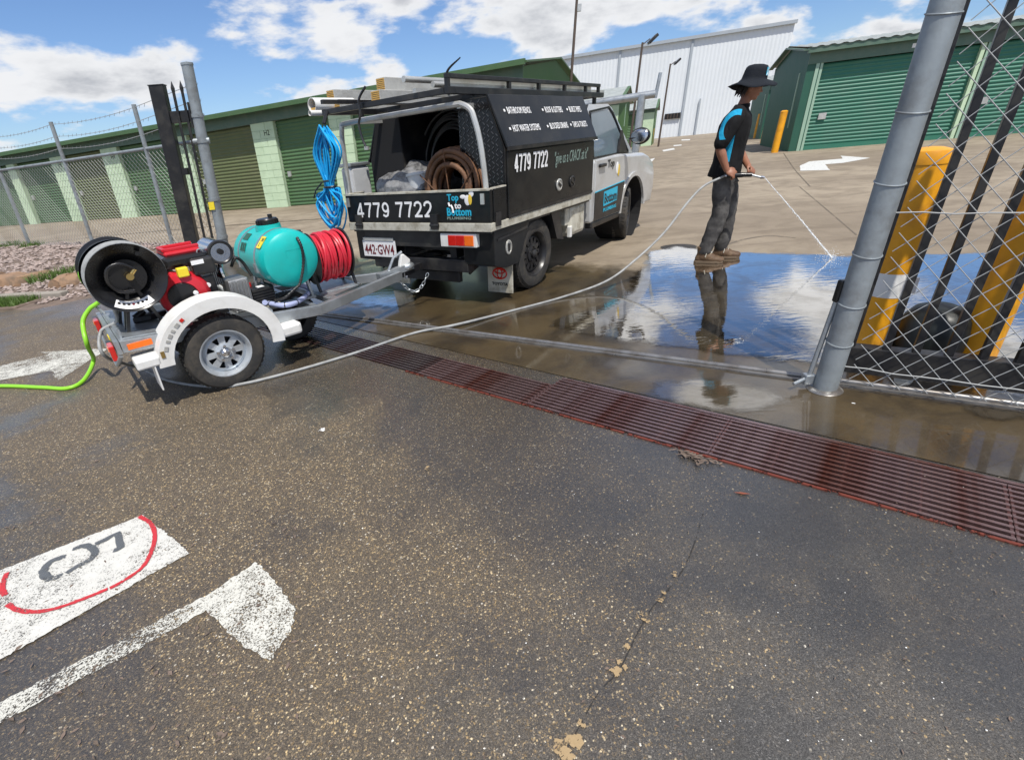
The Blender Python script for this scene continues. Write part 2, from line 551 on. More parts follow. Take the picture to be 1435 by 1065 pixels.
def asphalt_material():
    m = bpy.data.materials.new('worn_asphalt')
    m.use_nodes = True
    nt = m.node_tree
    b = nt.nodes['Principled BSDF']
    P = pos_nodes(nt)
    wob = N(nt, 'ShaderNodeTexNoise', {0: P, 'Scale': 60.0, 'Detail': 2.0})
    P2 = N(nt, 'ShaderNodeMix', {}, data_type='VECTOR')
    # slightly warped position so the stones are not perfect cells
    off = N(nt, 'ShaderNodeVectorMath', {0: wob.outputs[1], 1: (0.5, 0.5, 0.5)}, operation='SUBTRACT')
    sc = N(nt, 'ShaderNodeVectorMath', {0: off.outputs[0]}, operation='SCALE')
    sc.inputs[3].default_value = 0.012
    P2 = N(nt, 'ShaderNodeVectorMath', {0: P, 1: sc.outputs[0]}, operation='ADD').outputs[0]
    v1 = N(nt, 'ShaderNodeTexVoronoi', {0: P2, 'Scale': 140.0}, feature='F1')
    v2 = N(nt, 'ShaderNodeTexVoronoi', {0: P2, 'Scale': 260.0}, feature='F1')
    rnd = N(nt, 'ShaderNodeSeparateColor', {0: v1.outputs['Color']})
    rnd2 = N(nt, 'ShaderNodeSeparateColor', {0: v2.outputs['Color']})
    big = noise_n(nt, P, 0.55, 6.0, 0.62, 0.4)
    mid = noise_n(nt, P, 2.3, 6.0, 0.65, 0.3)
    # share of bare stones: more on the left of the drive and along the wheel path
    left = SS(nt, M_(nt, 'ADD', lin_pos(nt, P, -1.0, 0.10, 0.10), M_(nt, 'MULTIPLY', M_(nt, 'SUBTRACT', big, 0.5), 3.2)), -0.75, 0.9)
    amount = M_(nt, 'ADD', M_(nt, 'MULTIPLY', big, 0.42), M_(nt, 'MULTIPLY', left, 0.22))
    amount = M_(nt, 'ADD', amount, M_(nt, 'MULTIPLY', mid, 0.22))
    thr = M_(nt, 'SUBTRACT', 1.26, amount)
    st1 = SS(nt, M_(nt, 'SUBTRACT', rnd.outputs[0], thr), -0.02, 0.03)
    core = M_(nt, 'SUBTRACT', 1.0, SS(nt, v1.outputs['Distance'], 0.0036, 0.0062))
    core = M_(nt, 'SUBTRACT', 1.0, SS(nt, v1.outputs['Distance'], 0.40, 0.62))
    st1 = M_(nt, 'MULTIPLY', st1, core)
    thr2 = M_(nt, 'SUBTRACT', 1.25, amount)
    st2 = SS(nt, M_(nt, 'SUBTRACT', rnd2.outputs[1], thr2), -0.02, 0.03)
    stones = RAMP(nt, rnd.outputs[1], [(0.0, (0.10, 0.070, 0.04)), (0.35, (0.26, 0.18, 0.085)), (0.7, (0.42, 0.31, 0.16)), (0.93, (0.52, 0.43, 0.28)), (1.0, (0.62, 0.58, 0.50))])
    tar = MIX(nt, mid, (0.034, 0.033, 0.032), (0.098, 0.093, 0.087))
    brown = MIX(nt, M_(nt, 'MULTIPLY', SS(nt, mid, 0.42, 0.66), 0.6), tar, (0.105, 0.090, 0.070))
    brown = MIX(nt, M_(nt, 'MULTIPLY', left, 0.62), brown, (0.100, 0.074, 0.045))
    fine = MIX(nt, M_(nt, 'MULTIPLY', st2, 0.5), brown, (0.20, 0.148, 0.085))
    col = MIX(nt, M_(nt, 'MULTIPLY', st1, 0.92), fine, stones)
    pit = noise_n(nt, P, 320.0, 3.0, 0.7)
    col = MIX(nt, 1.0, col, RAMP(nt, pit, [(0.30, 0.20), (0.47, 0.85), (0.72, 1.9)]), 'MULTIPLY')
    col = MIX(nt, 1.0, col, RAMP(nt, rnd2.outputs[2], [(0.0, 0.55), (0.5, 0.95), (0.88, 1.25), (1.0, 2.1)]), 'MULTIPLY')
    # silt and dark oily stains with a shape of their own
    stain = M_(nt, 'MAXIMUM', SS(nt, noise_n(nt, P, 1.1, 7.0, 0.7, 0.8), 0.54, 0.70), SS(nt, noise_n(nt, P, 0.45, 4.0, 0.5, 0.5), 0.50, 0.66))
    col = MIX(nt, M_(nt, 'MULTIPLY', stain, 0.42), col, (0.036, 0.035, 0.034))
    silt = SS(nt, noise_n(nt, P, 0.9, 8.0, 0.7, 1.2), 0.60, 0.74)
    col = MIX(nt, M_(nt, 'MULTIPLY', silt, 0.5), col, (0.15, 0.115, 0.078))
    # wet film: everything between a wavy line and the drain, and patches beyond it
    dd = lin_pos(nt, P, 0.639, 0.769, -2.087)      # metres past the near edge of the drain
    wn = noise_n(nt, P, 0.75, 6.0, 0.6, 0.6)
    wet = SS(nt, M_(nt, 'ADD', dd, M_(nt, 'MULTIPLY', M_(nt, 'SUBTRACT', wn, 0.5), 4.2)), -1.35, -0.35)
    patch = SS(nt, noise_n(nt, P, 0.7, 6.0, 0.6, 0.5), 0.47, 0.60)
    wet = M_(nt, 'MAXIMUM', wet, M_(nt, 'MULTIPLY', patch, 0.8))
    col = MIX(nt, M_(nt, 'MULTIPLY', wet, 0.50), col, (0.014, 0.012, 0.010))
    nt.links.new(col, b.inputs['Base Color'])
    gr = noise_n(nt, P, 90.0, 3.0)
    ro = M_(nt, 'ADD', M_(nt, 'MULTIPLY', gr, 0.22), M_(nt, 'SUBTRACT', 0.50, M_(nt, 'MULTIPLY', wet, 0.36)))
    nt.links.new(ro, b.inputs['Roughness'])
    b.inputs['Specular IOR Level'].default_value = 0.6
    nt.links.new(M_(nt, 'MULTIPLY', wet, 0.9), b.inputs['Coat Weight'])
    b.inputs['Coat IOR'].default_value = 1.65
    b.inputs['Coat Roughness'].default_value = 0.22
    hgt = M_(nt, 'ADD', M_(nt, 'MULTIPLY', M_(nt, 'SUBTRACT', 1.0, v1.outputs['Distance']), 0.8), M_(nt, 'MULTIPLY', v2.outputs['Distance'], -0.4))
    hgt = M_(nt, 'ADD', M_(nt, 'MULTIPLY', hgt, 0.45), M_(nt, 'MULTIPLY', pit, 1.3))
    bp = N(nt, 'ShaderNodeBump', {'Height': hgt, 'Strength': 0.5, 'Distance': 0.003})
    nt.links.new(bp.outputs[0], b.inputs['Normal'])
    bp2 = N(nt, 'ShaderNodeBump', {'Height': hgt, 'Strength': 0.22, 'Distance': 0.004})
    nt.links.new(bp2.outputs[0], b.inputs['Coat Normal'])
    return m


TP0 = Vector((-1.94, 5.09, 0))
TD = Vector((0.836, -0.549, 0))            # along the gate track
TN = Vector((0.549, 0.836, 0))             # into the yard


def concrete_material():
    m = bpy.data.materials.new('yard_concrete')
    m.use_nodes = True
    nt = m.node_tree
    b = nt.nodes['Principled BSDF']
    P = pos_nodes(nt)
    big = noise_n(nt, P, 0.22, 6.0, 0.6, 0.5)
    mid = noise_n(nt, P, 1.4, 7.0, 0.68, 0.6)
    fine = noise_n(nt, P, 45.0, 4.0, 0.7)
    col = MIX(nt, SS(nt, big, 0.35, 0.65), (0.235, 0.190, 0.138), (0.350, 0.292, 0.215))
    col = MIX(nt, M_(nt, 'MULTIPLY', SS(nt, mid, 0.40, 0.64), 0.65), col, (0.155, 0.122, 0.085))
    # tyre sweep streaks
    mp = N(nt, 'ShaderNodeMapping', {0: P, 2: (0, 0, 0.5), 3: (0.25, 2.6, 1.0)})
    strk = SS(nt, noise_n(nt, mp.outputs[0], 1.0, 6.0, 0.6), 0.52, 0.72)
    col = MIX(nt, M_(nt, 'MULTIPLY', strk, 0.5), col, (0.12, 0.09, 0.062))
    col = MIX(nt, M_(nt, 'MULTIPLY', fine, 0.35), col, (0.20, 0.16, 0.11))
    d = lin_pos(nt, P, TN.x, TN.y, -(TN.dot(TP0)))
    wn = noise_n(nt, P, 0.8, 6.0, 0.6, 0.4)
    edge = M_(nt, 'ADD', d, M_(nt, 'MULTIPLY', M_(nt, 'SUBTRACT', wn, 0.5), 1.6))
    wet = M_(nt, 'SUBTRACT', 1.0, SS(nt, edge, 2.15, 2.55))
    wv = SS(nt, noise_n(nt, P, 2.0, 5.0, 0.65, 0.5), 0.35, 0.62)
    wetcol = MIX(nt, wv, (0.020, 0.0135, 0.006), (0.062, 0.043, 0.018))
    col = MIX(nt, M_(nt, 'MULTIPLY', wet, 0.93), col, wetcol)
    nt.links.new(col, b.inputs['Base Color'])
    film = M_(nt, 'MULTIPLY', wet, SS(nt, noise_n(nt, P, 1.1, 5.0, 0.55), 0.36, 0.55))
    ro = M_(nt, 'SUBTRACT', M_(nt, 'ADD', 0.66, M_(nt, 'MULTIPLY', fine, 0.2)), M_(nt, 'MULTIPLY', wet, 0.42))
    nt.links.new(ro, b.inputs['Roughness'])
    nt.links.new(M_(nt, 'MULTIPLY', film, 0.9), b.inputs['Coat Weight'])
    b.inputs['Coat Roughness'].default_value = 0.06
    b.inputs['Coat IOR'].default_value = 1.6
    bp = N(nt, 'ShaderNodeBump', {'Height': M_(nt, 'ADD', fine, M_(nt, 'MULTIPLY', mid, 2.0)), 'Strength': 0.25, 'Distance': 0.006})
    nt.links.new(bp.outputs[0], b.inputs['Normal'])
    bp2 = N(nt, 'ShaderNodeBump', {'Height': mid, 'Strength': 0.05, 'Distance': 0.006})
    nt.links.new(bp2.outputs[0], b.inputs['Coat Normal'])
    return m


def water_material(name='shallow_water', rough=0.015, gain=3.4, ripple=0.028):
    m = bpy.data.materials.new(name)
    m.use_nodes = True
    nt = m.node_tree
    b = nt.nodes['Principled BSDF']
    out = nt.nodes['Material Output']
    P = pos_nodes(nt)
    k = noise_n(nt, P, 1.8, 5.0, 0.6, 0.4)
    nt.links.new(MIX(nt, k, (0.040, 0.030, 0.018), (0.095, 0.075, 0.045)), b.inputs['Base Color'])
    b.inputs['Roughness'].default_value = 0.4
    b.inputs['Specular IOR Level'].default_value = 0.0
    mp = N(nt, 'ShaderNodeMapping', {0: P, 2: (0, 0, 0.4), 3: (1.0, 3.0, 1.0)})
    rip = noise_n(nt, mp.outputs[0], 6.0, 3.0, 0.5)
    bp = N(nt, 'ShaderNodeBump', {'Height': rip, 'Strength': ripple, 'Distance': 0.03})
    gl = N(nt, 'ShaderNodeBsdfGlossy', {'Roughness': rough, 'Normal': bp.outputs[0], 'Color': (0.92, 0.90, 0.87, 1)})
    fr = N(nt, 'ShaderNodeFresnel', {'IOR': 1.65, 'Normal': bp.outputs[0]})
    film = M_(nt, 'ADD', 0.74, M_(nt, 'MULTIPLY', SS(nt, noise_n(nt, P, 3.5, 6.0, 0.65, 0.5), 0.35, 0.6), 0.26))
    fac = M_(nt, 'MULTIPLY', M_(nt, 'MULTIPLY', fr.outputs[0], gain), film, clamp=True)
    mx = N(nt, 'ShaderNodeMixShader', {0: fac, 1: b.outputs[0], 2: gl.outputs[0]})
    # ragged shore: small dry islands break the sheet
    tr = N(nt, 'ShaderNodeBsdfTransparent')
    edge = N(nt, 'ShaderNodeAttribute', attribute_name='shore').outputs['Fac']
    isl = SS(nt, M_(nt, 'SUBTRACT', noise_n(nt, P, 2.6, 7.0, 0.7, 0.6), M_(nt, 'MULTIPLY', edge, 0.62)), 0.03, 0.30)
    mx2 = N(nt, 'ShaderNodeMixShader', {0: isl, 1: mx.outputs[0], 2: tr.outputs[0]})
    nt.links.new(mx2.outputs[0], out.inputs[0])
    return m


def paint_material(name, col, wear=0.5, scale=150.0):
    m = bpy.data.materials.new(name)
    m.use_nodes = True
    nt = m.node_tree
    b = nt.nodes['Principled BSDF']
    out = nt.nodes['Material Output']
    P = pos_nodes(nt)
    nz = noise_n(nt, P, scale, 5.0, 0.75)
    n2 = noise_n(nt, P, 3.0, 5.0, 0.6)
    n3 = noise_n(nt, P, 14.0, 5.0, 0.7)
    nt.links.new(MIX(nt, M_(nt, 'MULTIPLY', n3, 0.8), col, [c * 0.62 for c in col]), b.inputs['Base Color'])
    b.inputs['Roughness'].default_value = 0.55
    bp = N(nt, 'ShaderNodeBump', {'Height': nz, 'Strength': 0.5, 'Distance': 0.004})
    nt.links.new(bp.outputs[0], b.inputs['Normal'])
    a = M_(nt, 'ADD', M_(nt, 'MULTIPLY', nz, 0.85), M_(nt, 'ADD', M_(nt, 'MULTIPLY', n2, 0.35), M_(nt, 'MULTIPLY', n3, 0.30)))
    f = SS(nt, a, 0.74 + 0.16 * (1 - wear), 0.80 + 0.16 * (1 - wear))
    tr = N(nt, 'ShaderNodeBsdfTransparent')
    mx = N(nt, 'ShaderNodeMixShader', {0: f, 1: b.outputs[0], 2: tr.outputs[0]})
    nt.links.new(mx.outputs[0], out.inputs[0])
    return m


M['asphalt'] = asphalt_material()
M['concrete'] = concrete_material()
M['water'] = water_material()
M['film'] = water_material('thin_water_film', 0.06, 3.4, 0.02)
M['paintworn'] = paint_material('worn_white_marking', (0.70, 0.69, 0.64), 0.66)
M['paintold'] = paint_material('patchy_white_marking', (0.70, 0.69, 0.62), 1.0)
M['paintgood'] = paint_material('white_marking', (0.72, 0.72, 0.69), 0.2, 12.0)
M['paintgrey'] = paint_material('grey_marking', (0.12, 0.13, 0.14), 0.75)
M['paintred'] = paint_material('red_marking', (0.60, 0.035, 0.045), 0.55)
M['silt'] = paint_material('tan_silt', (0.42, 0.30, 0.16), 0.9, 30.0)

# ------------------------------------------------------------------ ground, drain, yard
GU = Vector((0.769, -0.639, 0))            # along the drain
GN = Vector((0.639, 0.769, 0))             # across the drain, into the yard
GA = Vector((-2.95, 5.168, 0))             # near corner, far-left end
W1, W2 = 0.30, 0.39                        # clear widths of the two drain runs
S1, S2 = 3.93, 7.2                         # where run 1 ends, run 2 ends


def gp(s, w, z=0.0):
    return GA + GU * s + GN * w + Vector((0, 0, z))


mb = MB()
BIG = 1600
mb.quad(gp(-BIG, 0), gp(-BIG, -BIG), gp(BIG, -BIG), gp(BIG, 0))
mb.quad(gp(-BIG, W2), gp(BIG, W2), gp(BIG, BIG), gp(-BIG, BIG))
mb.quad(gp(-BIG, 0), gp(0, 0), gp(0, W2), gp(-BIG, W2))
mb.quad(gp(0, W1), gp(S1, W1), gp(S1, W2), gp(0, W2))
mb.quad(gp(S2, 0), gp(BIG, 0), gp(BIG, W2), gp(S2, W2))
ground = struct(mb.build('ground', M['asphalt']))

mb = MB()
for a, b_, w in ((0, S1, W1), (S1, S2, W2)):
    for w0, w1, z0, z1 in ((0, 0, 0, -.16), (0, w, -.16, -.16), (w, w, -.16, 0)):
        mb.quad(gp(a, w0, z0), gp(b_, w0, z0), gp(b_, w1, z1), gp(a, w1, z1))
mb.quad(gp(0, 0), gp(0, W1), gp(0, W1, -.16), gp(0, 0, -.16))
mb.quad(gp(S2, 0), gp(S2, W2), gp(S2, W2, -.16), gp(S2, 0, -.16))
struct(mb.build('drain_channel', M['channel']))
mb = MB()
mb.quad(gp(0, 0.001, -.024), gp(S1, 0.001, -.024), gp(S1, W1 - .001, -.024), gp(0, W1 - .001, -.024))
mb.quad(gp(S1, 0.001, -.024), gp(S2, 0.001, -.024), gp(S2, W2 - .001, -.024), gp(S1, W2 - .001, -.024))
dw = struct(mb.build('drain_water', M['water']))
dw.data.attributes.new('shore', 'FLOAT', 'POINT').data.foreach_set('value', [1.0] * len(dw.data.vertices))

# concrete yard behind the drain
mb = MB()
E0 = 0.05
poly = [gp(0.25, W2 + E0), gp(BIG * .5, W2 + E0), Vector((900, 1000, 0)), Vector((-900, 1000, 0)), Vector((-900, 485, 0)), Vector((-14, 14.2, 0)), Vector((-4.6, 7.6, 0))]
mb.add([p + Vector((0, 0, .004)) for p in poly], [list(range(len(poly)))])
struct(mb.build('yard_pavement', M['concrete']))


def ragged(pts, z, amp=0.03, step=0.06, seed=0.0):
    out = []
    for i, p in enumerate(pts):
        q = pts[(i + 1) % len(pts)]
        n = max(1, min(60, int((q - p).length / step)))
        for k in range(n):
            r = p.lerp(q, k / n)
            nv = noise.noise_vector(r * 3.0 + Vector((seed, 0, 0))) + noise.noise_vector(r * 9.0 + Vector((seed, 5, 0))) * 0.5
            ja = min(amp, step * .42) if amp > 0 else 0
            jx, jy = random.uniform(-1, 1) * ja, random.uniform(-1, 1) * ja
            out.append(Vector((r.x + nv.x * amp + jx, r.y + nv.y * amp + jy, z)))
    return out


def seg_dist(p, a, b):
    d = b - a
    t = max(0.0, min(1.0, (p - a).dot(d) / max(d.dot(d), 1e-9)))
    return (p - a - d * t).length


def inside(p, poly):
    r = False
    n = len(poly)
    for i in range(n):
        a, b = poly[i], poly[i - 1]
        if (a.y > p.y) != (b.y > p.y) and p.x < (b.x - a.x) * (p.y - a.y) / (b.y - a.y) + a.x:
            r = not r
    return r


def puddle(pix, m, w, step=0.09, z=0.0085):
    """level water sheet; the attribute 'shore' runs from 0 at the rim to 1 at w metres inside it"""
    poly = [Vector((q.x, q.y)) for q in (G(*p) for p in pix)]
    x0, x1 = min(p.x for p in poly) - step, max(p.x for p in poly) + step
    y0, y1 = min(p.y for p in poly) - step, max(p.y for p in poly) + step
    nx, ny = int((x1 - x0) / step) + 1, int((y1 - y0) / step) + 1
    idx, vs, val = {}, [], []
    fs = []
    cache = {}

    def depth(i, j):
        if (i, j) not in cache:
            p = Vector((x0 + i * step, y0 + j * step))
            cache[i, j] = min(1.0, min(seg_dist(p, poly[k - 1], poly[k]) for k in range(len(poly))) / w) if inside(p, poly) else 0.0
        return cache[i, j]
    for i in range(nx):
        for j in range(ny):
            c = [(i, j), (i + 1, j), (i + 1, j + 1), (i, j + 1)]
            if max(depth(*q) for q in c) <= 0:
                continue
            f = []
            for q in c:
                if q not in idx:
                    idx[q] = len(vs)
                    vs.append((x0 + q[0] * step, y0 + q[1] * step, z))
                    val.append(depth(*q))
                f.append(idx[q])
            fs.append(f)
    o = MB().add(vs, fs).build('puddle', m, fix=False)
    o.data.attributes.new('shore', 'FLOAT', 'POINT').data.foreach_set('value', val)
    return struct(o)


def sheet(name, pix, z, m, amp=0.03, step=0.06, seed=0.0, parent=None):
    pts = ragged([G(*p) for p in pix], z, amp, step, seed)
    return MB().add(pts, [list(range(len(pts)))]).build(name, m, parent)


# standing water
puddle([(893, 352), (950, 343), (1000, 349), (1060, 352), (1120, 354), (1180, 356), (1300, 352), (1500, 352), (1560, 470), (1560, 585), (1435, 568), (1290, 549), (1160, 531),
                     (1130, 524), (1000, 505), (880, 490), (770, 470), (740, 456), (790, 436), (850, 418), (862, 400), (880, 378)], M['water'], .30)
puddle([(860, 556), (905, 528), (985, 520), (1060, 532), (1120, 545), (1140, 560), (1105, 592), (1050, 600), (985, 590), (920, 575)], M['film'], .22)
puddle([(1330, 571), (1380, 568), (1440, 577), (1500, 590), (1500, 606), (1440, 594), (1390, 593), (1345, 584)], M['film'], .06)
puddle([(500, 402), (560, 398), (600, 420), (560, 438), (500, 436), (470, 425)], M['film'], .25)

# painted markings
sheet('turn_arrow_marking', [(-60, 527), (70, 497), (57, 494), (152, 489), (82, 534), (73, 520), (-60, 545)], 0.0045, M['paintold'], 0.008, 0.03).__setitem__('kind', 'structure')
sheet('line_marking', [(265, 776), (202, 722), (0, 800), (-80, 832), (-80, 960), (0, 925)], 0.0045, M['paintworn'], 0.005, 0.010).__setitem__('kind', 'structure')
sheet('line_marking', [(288, 858), (0, 1014), (-60, 1048), (-60, 1010), (0, 985), (295, 832), (360, 787), (415, 852), (408, 885), (378, 928), (340, 905)], 0.0045, M['paintold'], 0.006, 0.012).__setitem__('kind', 'structure')
sheet('turn_arrow_marking', [(1122, 240), (1121, 233), (1134, 227), (1181, 223), (1178, 219), (1220, 222), (1182, 229), (1156, 231), (1163, 239)], 0.0085, M['paintgood'], 0.01, 0.2).__setitem__('kind', 'structure')
for q in ([(928, 211), (944, 208), (946, 210), (930, 213)], [(905, 225), (918, 222), (912, 229), (900, 229)], [(944, 204), (955, 203), (955, 204.5), (944, 205.5)], [(955, 196), (967, 195.5), (967, 197), (955, 197.5)]):
    sheet('lane_dash_marking', q, 0.0085, M['paintgood'], 0.0, 1).__setitem__('kind', 'structure')


def stroke(name, pix, w, m, z=0.0085, k=6):
    pts = spline([G(*p) for p in pix], k)
    L, Rr = [], []
    for i, p in enumerate(pts):
        t = (pts[min(i + 1, len(pts) - 1)] - pts[max(i - 1, 0)]).normalized()
        s_ = Vector((-t.y, t.x, 0)) * (w / 2 * (0.8 + 0.4 * random.random()))
        L.append(p + s_ + Vector((0, 0, z)))
        Rr.append(p - s_ + Vector((0, 0, z)))
    n = len(pts)
    mb = MB().add(L + Rr, [(i, i + 1, n + i + 1, n + i) for i in range(n - 1)])
    return struct(mb.build(name, m, fix=False))


stroke('red_ring_marking', [(196, 725), (212, 735), (218, 752), (213, 775), (200, 797), (175, 815), (155, 826)], 0.018, M['paintred'])
stroke('red_ring_marking', [(152, 827), (120, 840), (80, 854), (50, 859), (25, 856), (12, 848)], 0.018, M['paintred'])
stroke('red_ring_marking', [(9, 836), (4, 826), (8, 812), (11, 804)], 0.020, M['paintred'])
stroke('painted_digit_marking', [(93, 781), (73, 788), (62, 802), (70, 812), (88, 808)], 0.030, M['paintgrey'])
stroke('painted_digit_marking', [(103, 771), (121, 766), (134, 774), (127, 786), (109, 795), (94, 805)], 0.027, M['paintgrey'])
stroke('painted_digit_marking', [(134, 764), (150, 757), (165, 749), (168, 760), (170, 769), (160, 773)], 0.027, M['paintgrey'], k=2)

# silt gathered along a crack
rs = random.Random(3)
mb = MB()
k_ = 0
for px, py, r0 in ((800, 1047, .020), (790, 1056, .016), (806, 1036, .012), (815, 1012, .007), (835, 975, .010), (868, 935, .011), (862, 942, .009), (880, 905, .008), (905, 868, .010), (898, 862, .007), (925, 838, .010), (930, 830, .007), (945, 805, .008), (958, 792, .006), (930, 858, .006), (600, 655, .012)):
    for k in range(4):
        k_ += 1
        c = G(px, py, 0.0035 + 0.00012 * k_) + Vector((rs.gauss(0, r0 * .7), rs.gauss(0, r0 * .7), 0))
        ring = [c + Vector((math.cos(a) * r0 * rs.uniform(.4, 1.1), math.sin(a) * r0 * rs.uniform(.4, 1.1), 0)) for a in [j * PI / 8 for j in range(16)]]
        mb.add(ring, [list(range(16))])
o = mb.build('silt', M['silt'])
tag(o, 'tan silt gathered along a crack in the asphalt', 'silt', kind='stuff')

M['crack'] = paint_material('dark_crack', (0.030, 0.028, 0.026), 0.97, 25.0)
stroke('asphalt_crack', [(985, 720), (970, 770), (948, 812), (915, 850), (892, 890), (868, 938), (838, 972), (812, 1018), (780, 1075)], 0.004, M['crack'], 0.002)
M['joint'] = paint_material('dirty_joint', (0.165, 0.132, 0.094), 0.9, 20.0)
for pts_, w_ in (([(1015, 345), (1040, 337), (1075, 331.5), (1115, 334)], .04),
                 ([(1098, 215), (1112, 236), (1135, 262)], .03), ([(1120, 262), (1165, 300), (1200, 330)], .02), ([(20, 345), (140, 332), (300, 318), (470, 306)], .22)):
    stroke('pavement_stain', pts_, w_, M['joint'], 0.0065)
# ------------------------------------------------------------------ drain grates
def grate(s0, s1, w, n, label, mk='rust'):
    L = s1 - s0 - 0.003
    rz = math.atan2(GU.y, GU.x)
    t = thing('drain_grate', label, 'drain grate', gp(s0 + 0.0015, 0, 0), rz, 'rusty steel grates over the drain')
    pitch = (w - 0.03) / (n - 1)
    first = None
    for k in range(n):
        y = 0.015 + pitch * k
        if first is None:
            first = MB().box((L / 2, 0, -0.006), (L, 0.015, 0.028)).build('bar', M[mk], t)
            first.location = (0, y, 0)
        else:
            share('bar', first, t, (0, y, 0))
    for x in (0.006, L - 0.006):
        MB().box((x, w / 2, -0.010), (0.010, w - 0.01, 0.024)).build('end_bar', M[mk], t)
    m_ = max(2, int(L / 0.26))
    for i in range(1, m_):
        MB().box((L * i / m_, w / 2, -0.012), (0.010, w - 0.02, 0.014)).build('cross_bar', M[mk], t)
    return t


lab1 = ['rusty drain grate at the end of the drain beside the trailer wheel', 'rusty drain grate under the trailer drawbar', 'rusty drain grate crossed by the grey hose', 'last narrow rusty drain grate before the wider ones']
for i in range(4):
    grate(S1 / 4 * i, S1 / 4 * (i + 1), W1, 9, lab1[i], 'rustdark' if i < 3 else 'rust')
lab2 = ['first wide rusty drain grate where the narrow ones end', 'wide rusty drain grate beside the clump of wet leaves', 'wide rusty drain grate in front of the chain-link mesh']
for i in range(3):
    a = S1 + (S2 - S1) / 3 * i
    grate(a, S1 + (S2 - S1) / 3 * (i + 1), W2, 11, lab2[i])
mb = MB()
for a, b_, w in ((S1 * .72, S1, -.014), (S1, S2, -.014)):
    mb.box2((a, w, 0.0), (b_, w + .013, .006))
mb.v = [GA + GU * p.x + GN * p.y + Vector((0, 0, p.z)) for p in mb.v]
M['rustedge'] = paint_material('flaking_rusty_edge', (0.17, 0.036, 0.020), 0.9, 30.0)
tag(mb.build('drain_edge_angle', M['rustedge']), 'red rusty steel angle along the near edge of the drain', 'drain edge')
mb = MB()
mb.box2((S1 + .01, W2 + .002, 0.0), (S2, W2 + .022, .009))
mb.v = [GA + GU * p.x + GN * p.y + Vector((0, 0, p.z)) for p in mb.v]
tag(mb.build('drain_edge_angle', M['rust']), 'dark rusty steel angle on the yard side of the wide grates', 'drain edge')

# gate track
t = thing('gate_track', 'steel sliding gate track set in the wet concrete', 'gate track', TP0 - TD * 1.2, math.atan2(TD.y, TD.x))
MB().box2((0, -.045, .004), (9, .045, .010)).build('base_plate', M['rail'], t)
MB().cyl((0, 0, .014), (9, 0, .014), .016, n=10).build('rail', M['rail'], t, smooth=True)
MB().box2((0, -.06, .004), (9, -.05, .016)).build('edge_strip', M['rail'], t)

# ------------------------------------------------------------------ sheds
def corrug(mb, p0, p1, zb0, zb1, zt0, zt1, n, out, depth, horizontal=True, sub=4):
    """ribbed sheet between two upright edges; ribs horizontal or vertical; out = outward horizontal normal"""
    out = Vector((out[0], out[1], 0)).normalized()
    p0, p1 = Vector((p0[0], p0[1], 0)), Vector((p1[0], p1[1], 0))
    vs, fs = [], []
    K = n * sub
    for i in range(K + 1):
        t = i / K
        off = out * (depth * (0.5 - 0.5 * math.cos(2 * PI * n * t)))
        if horizontal:
            vs.append(p0 + off + Vector((0, 0, zb0 + (zt0 - zb0) * t)))
            vs.append(p1 + off + Vector((0, 0, zb1 + (zt1 - zb1) * t)))
        else:
            p = p0.lerp(p1, t) + off
            vs.append(p + Vector((0, 0, zb0 + (zb1 - zb0) * t)))
            vs.append(p + Vector((0, 0, zt0 + (zt1 - zt0) * t)))
    for i in range(K):
        fs.append((2 * i, 2 * i + 1, 2 * i + 3, 2 * i + 2))
    return mb.add(vs, fs)


# long storage shed on the left: local x along the front, y back, z up
A0 = G(-6, 318.4)
A1 = Vector((A0.x + 24.6, A0.y - .341 * 24.6, 0))
fr = (A1 - A0)
LEN = fr.length
rz = math.atan2(fr.y, fr.x)
X0 = -14.0
DEPTH = 9.0
sh = thing('storage_shed', 'long green storage shed with pale green piers behind the wire fence', 'shed', A0, rz, lean=0.7)


def eave(x):
    return 2.86 + 0.62 * x / LEN


def shed_pix(px, py):
    """pixel on the front face -> distance along the front, with the lean taken out"""
    n = Vector((-fr.y, fr.x, 0)).normalized()
    p = VP(px, py, A0, n)
    lx, ly = lean_local(0.7, rz)
    return (p - A0).dot(fr.normalized()) - lx * p.z


pier_px = [(14, 250, 27, 255), (80, 255, 98, 255), (156, 262, 179, 262), (252, 240, 272, 240), (361, 230, 392, 230), (470, 240, 500, 240)]
piers = [(shed_pix(a, b_), shed_pix(c, d_)) for a, b_, c, d_ in pier_px]
pitch = (piers[4][0] - piers[1][0]) / 3.0
x = piers[0][0] - pitch
n_ins = 0
while x > X0:
    piers.insert(0, (x, x + 1.1))
    x -= pitch
    n_ins += 1
x = piers[-1][0] + pitch
while x < LEN - 0.5:
    piers.append((x, x + 1.1))
    x += pitch
